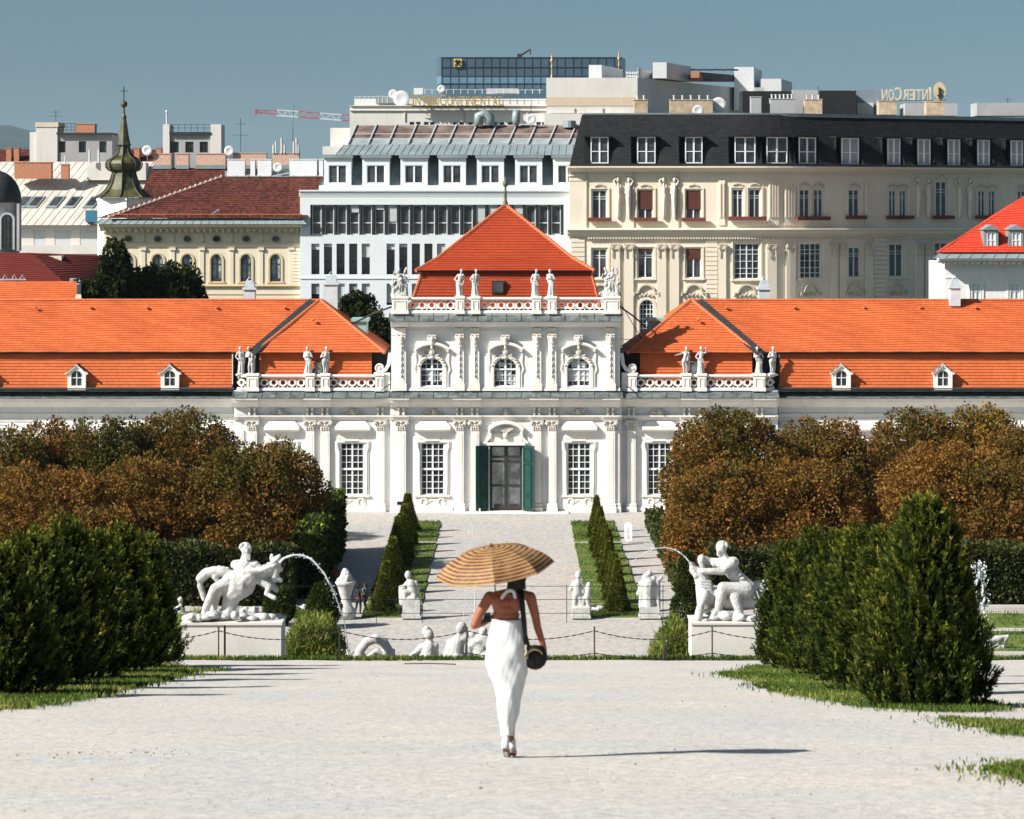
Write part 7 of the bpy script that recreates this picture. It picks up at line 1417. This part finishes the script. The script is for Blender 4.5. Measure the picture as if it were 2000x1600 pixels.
for s in range(8):
    a0, a1 = 2*pi*s/8-pi/2, 2*pi*(s+1)/8-pi/2; m = MB(); uvs = []; n = 12; c_ = 8
    for j in range(n+1):
        for i in range(c_+1):
            u = .02+.98*j/n; f = i/c_; p = rib(a0, u).lerp(rib(a1, u), f); sag = 4*f*(1-f); p = p-apx*(.014*sag*u)-(p-cen)*(.03*sag*u*u*(j/n)**3); m.v.append(tuple(p))
    for j in range(n):
        for i in range(c_): a = j*(c_+1)+i; m.f.append((a, a+1, a+c_+2, a+c_+1)); uvs += [(i/c_*(j/n)*.4+s*.37,j/n),((i+1)/c_*(j/n)*.4+s*.37,j/n),((i+1)/c_*((j+1)/n)*.4+s*.37,(j+1)/n),(i/c_*((j+1)/n)*.4+s*.37,(j+1)/n)]
    o = m.build('panel', PAR, t, False, fix=False); l = o.data.uv_layers.new(name='UVMap'); l.data.foreach_set('uv', np.array(uvs, np.float32).ravel())
    m = MB(); m.tube([rib(a0, .04+.96*q/8)-apx*.006 for q in range(9)], .003, 5); m.build('rib', BLACKM, t)
m = MB(); m.tube([cen+apx*(HH+.03), S(972,1203,.335)], .006, 6); m.build('shaft', BLACKM, t); m = MB(); m.tube([S(972,1196,.335), S(973,1222,.35)], .014, 8); m.build('handle', M('handle_wood', (.12,.05,.025), .5), t); m = MB(); m.lathe([(.016,-.01),(.02,.0),(.006,.012)], cen+apx*HH, 8); m.build('cap', BLACKM, t)
# ---- a thin twig on the gravel by the edge
m = MB(); a, b = gp(790,1299), gp(890,1301); m.tube([(a[0],a[1],terr(a[1])+.03), ((a[0]+b[0])/2,(a[1]+b[1])/2,terr((a[1]+b[1])/2)+.05), (b[0],b[1],terr(b[1])+.04)], .014, 5); tag(m.build('iron_bar', IRON), 'thin dark iron bar lying on the gravel before the white sculptures', 'bar')
# ---- loose pebbles of the walk
n = 9000; px_ = NR.uniform(-7,7,n); yy = 18+NR.random(n)**1.5*40; R3 = NR.uniform(.004,.011,n); V = []; oct_ = np.array([(1,0,0),(0,1,0),(-1,0,0),(0,-1,0),(0,0,.7)]); tri = [(0,1,4),(1,2,4),(2,3,4),(3,0,4)]
base = np.stack([px_, yy, -1.4-.1228*yy], 1); jit = oct_[None]*R3[:,None,None]*(1+.4*NR.normal(size=(n,5,1))); pts5 = base[:,None]+jit
PEB = M_leaf('pebble_stone', [(0,(.10,.10,.10)),(.3,(.24,.23,.22)),(1,(.42,.41,.39))], 0, .9)
o = bpy.data.objects.new('pebbles', np_mesh('pebbles', pts5[:, np.array(tri).ravel()].reshape(-1,3), 3, PEB, np.repeat(np.clip(.6+.3*NR.normal(size=n),0,1), 4))); C.objects.link(o); tag(o, 'loose small pebbles scattered over the gravel walk', 'pebbles', kind='stuff')
# ---- fallen chestnut leaves on the walk and the lower paths
n = 130; xx = np.concatenate([NR.uniform(-6,6,80), NR.normal(-3.6,.4,50)]); yy = np.concatenate([18+NR.random(80)**1.3*58, NR.normal(29.5,.5,50)]); q = np.stack([xx, yy, -1.4-.1228*yy+.012], 1)
ax = unit(np.stack([NR.normal(size=n), NR.normal(size=n), .25*np.abs(NR.normal(size=n))], 1)); L = .014+.022*NR.random(n)
o = bpy.data.objects.new('fallen_leaves', np_mesh('fallen_leaves', blades(q, ax, L, L*.3, .3), 4, CHEST, np.clip(.6+.2*NR.normal(size=n),0,1))); C.objects.link(o); tag(o, 'small brown leaves fallen on the gravel walk', 'leaves', kind='stuff')
# ------------------------------------------------------------------ thin blue summer haze over the whole place
hz = bpy.data.materials.new('haze'); hz.use_nodes = True; t_ = hz.node_tree; t_.nodes.clear(); ou = t_.nodes.new('ShaderNodeOutputMaterial'); pv = t_.nodes.new('ShaderNodeVolumePrincipled')
pv.inputs['Color'].default_value = (.62,.82,1,1); pv.inputs['Density'].default_value = 2.2e-5; pv.inputs['Anisotropy'].default_value = 0
t_.links.new(pv.outputs[0], ou.inputs['Volume']); m = MB(); m.box(-9500,-60,GZ-1,9500,12000,330); o = m.build('haze', hz); tag(o, 'thin blue haze lying over the far town and hills', 'haze', kind='stuff')
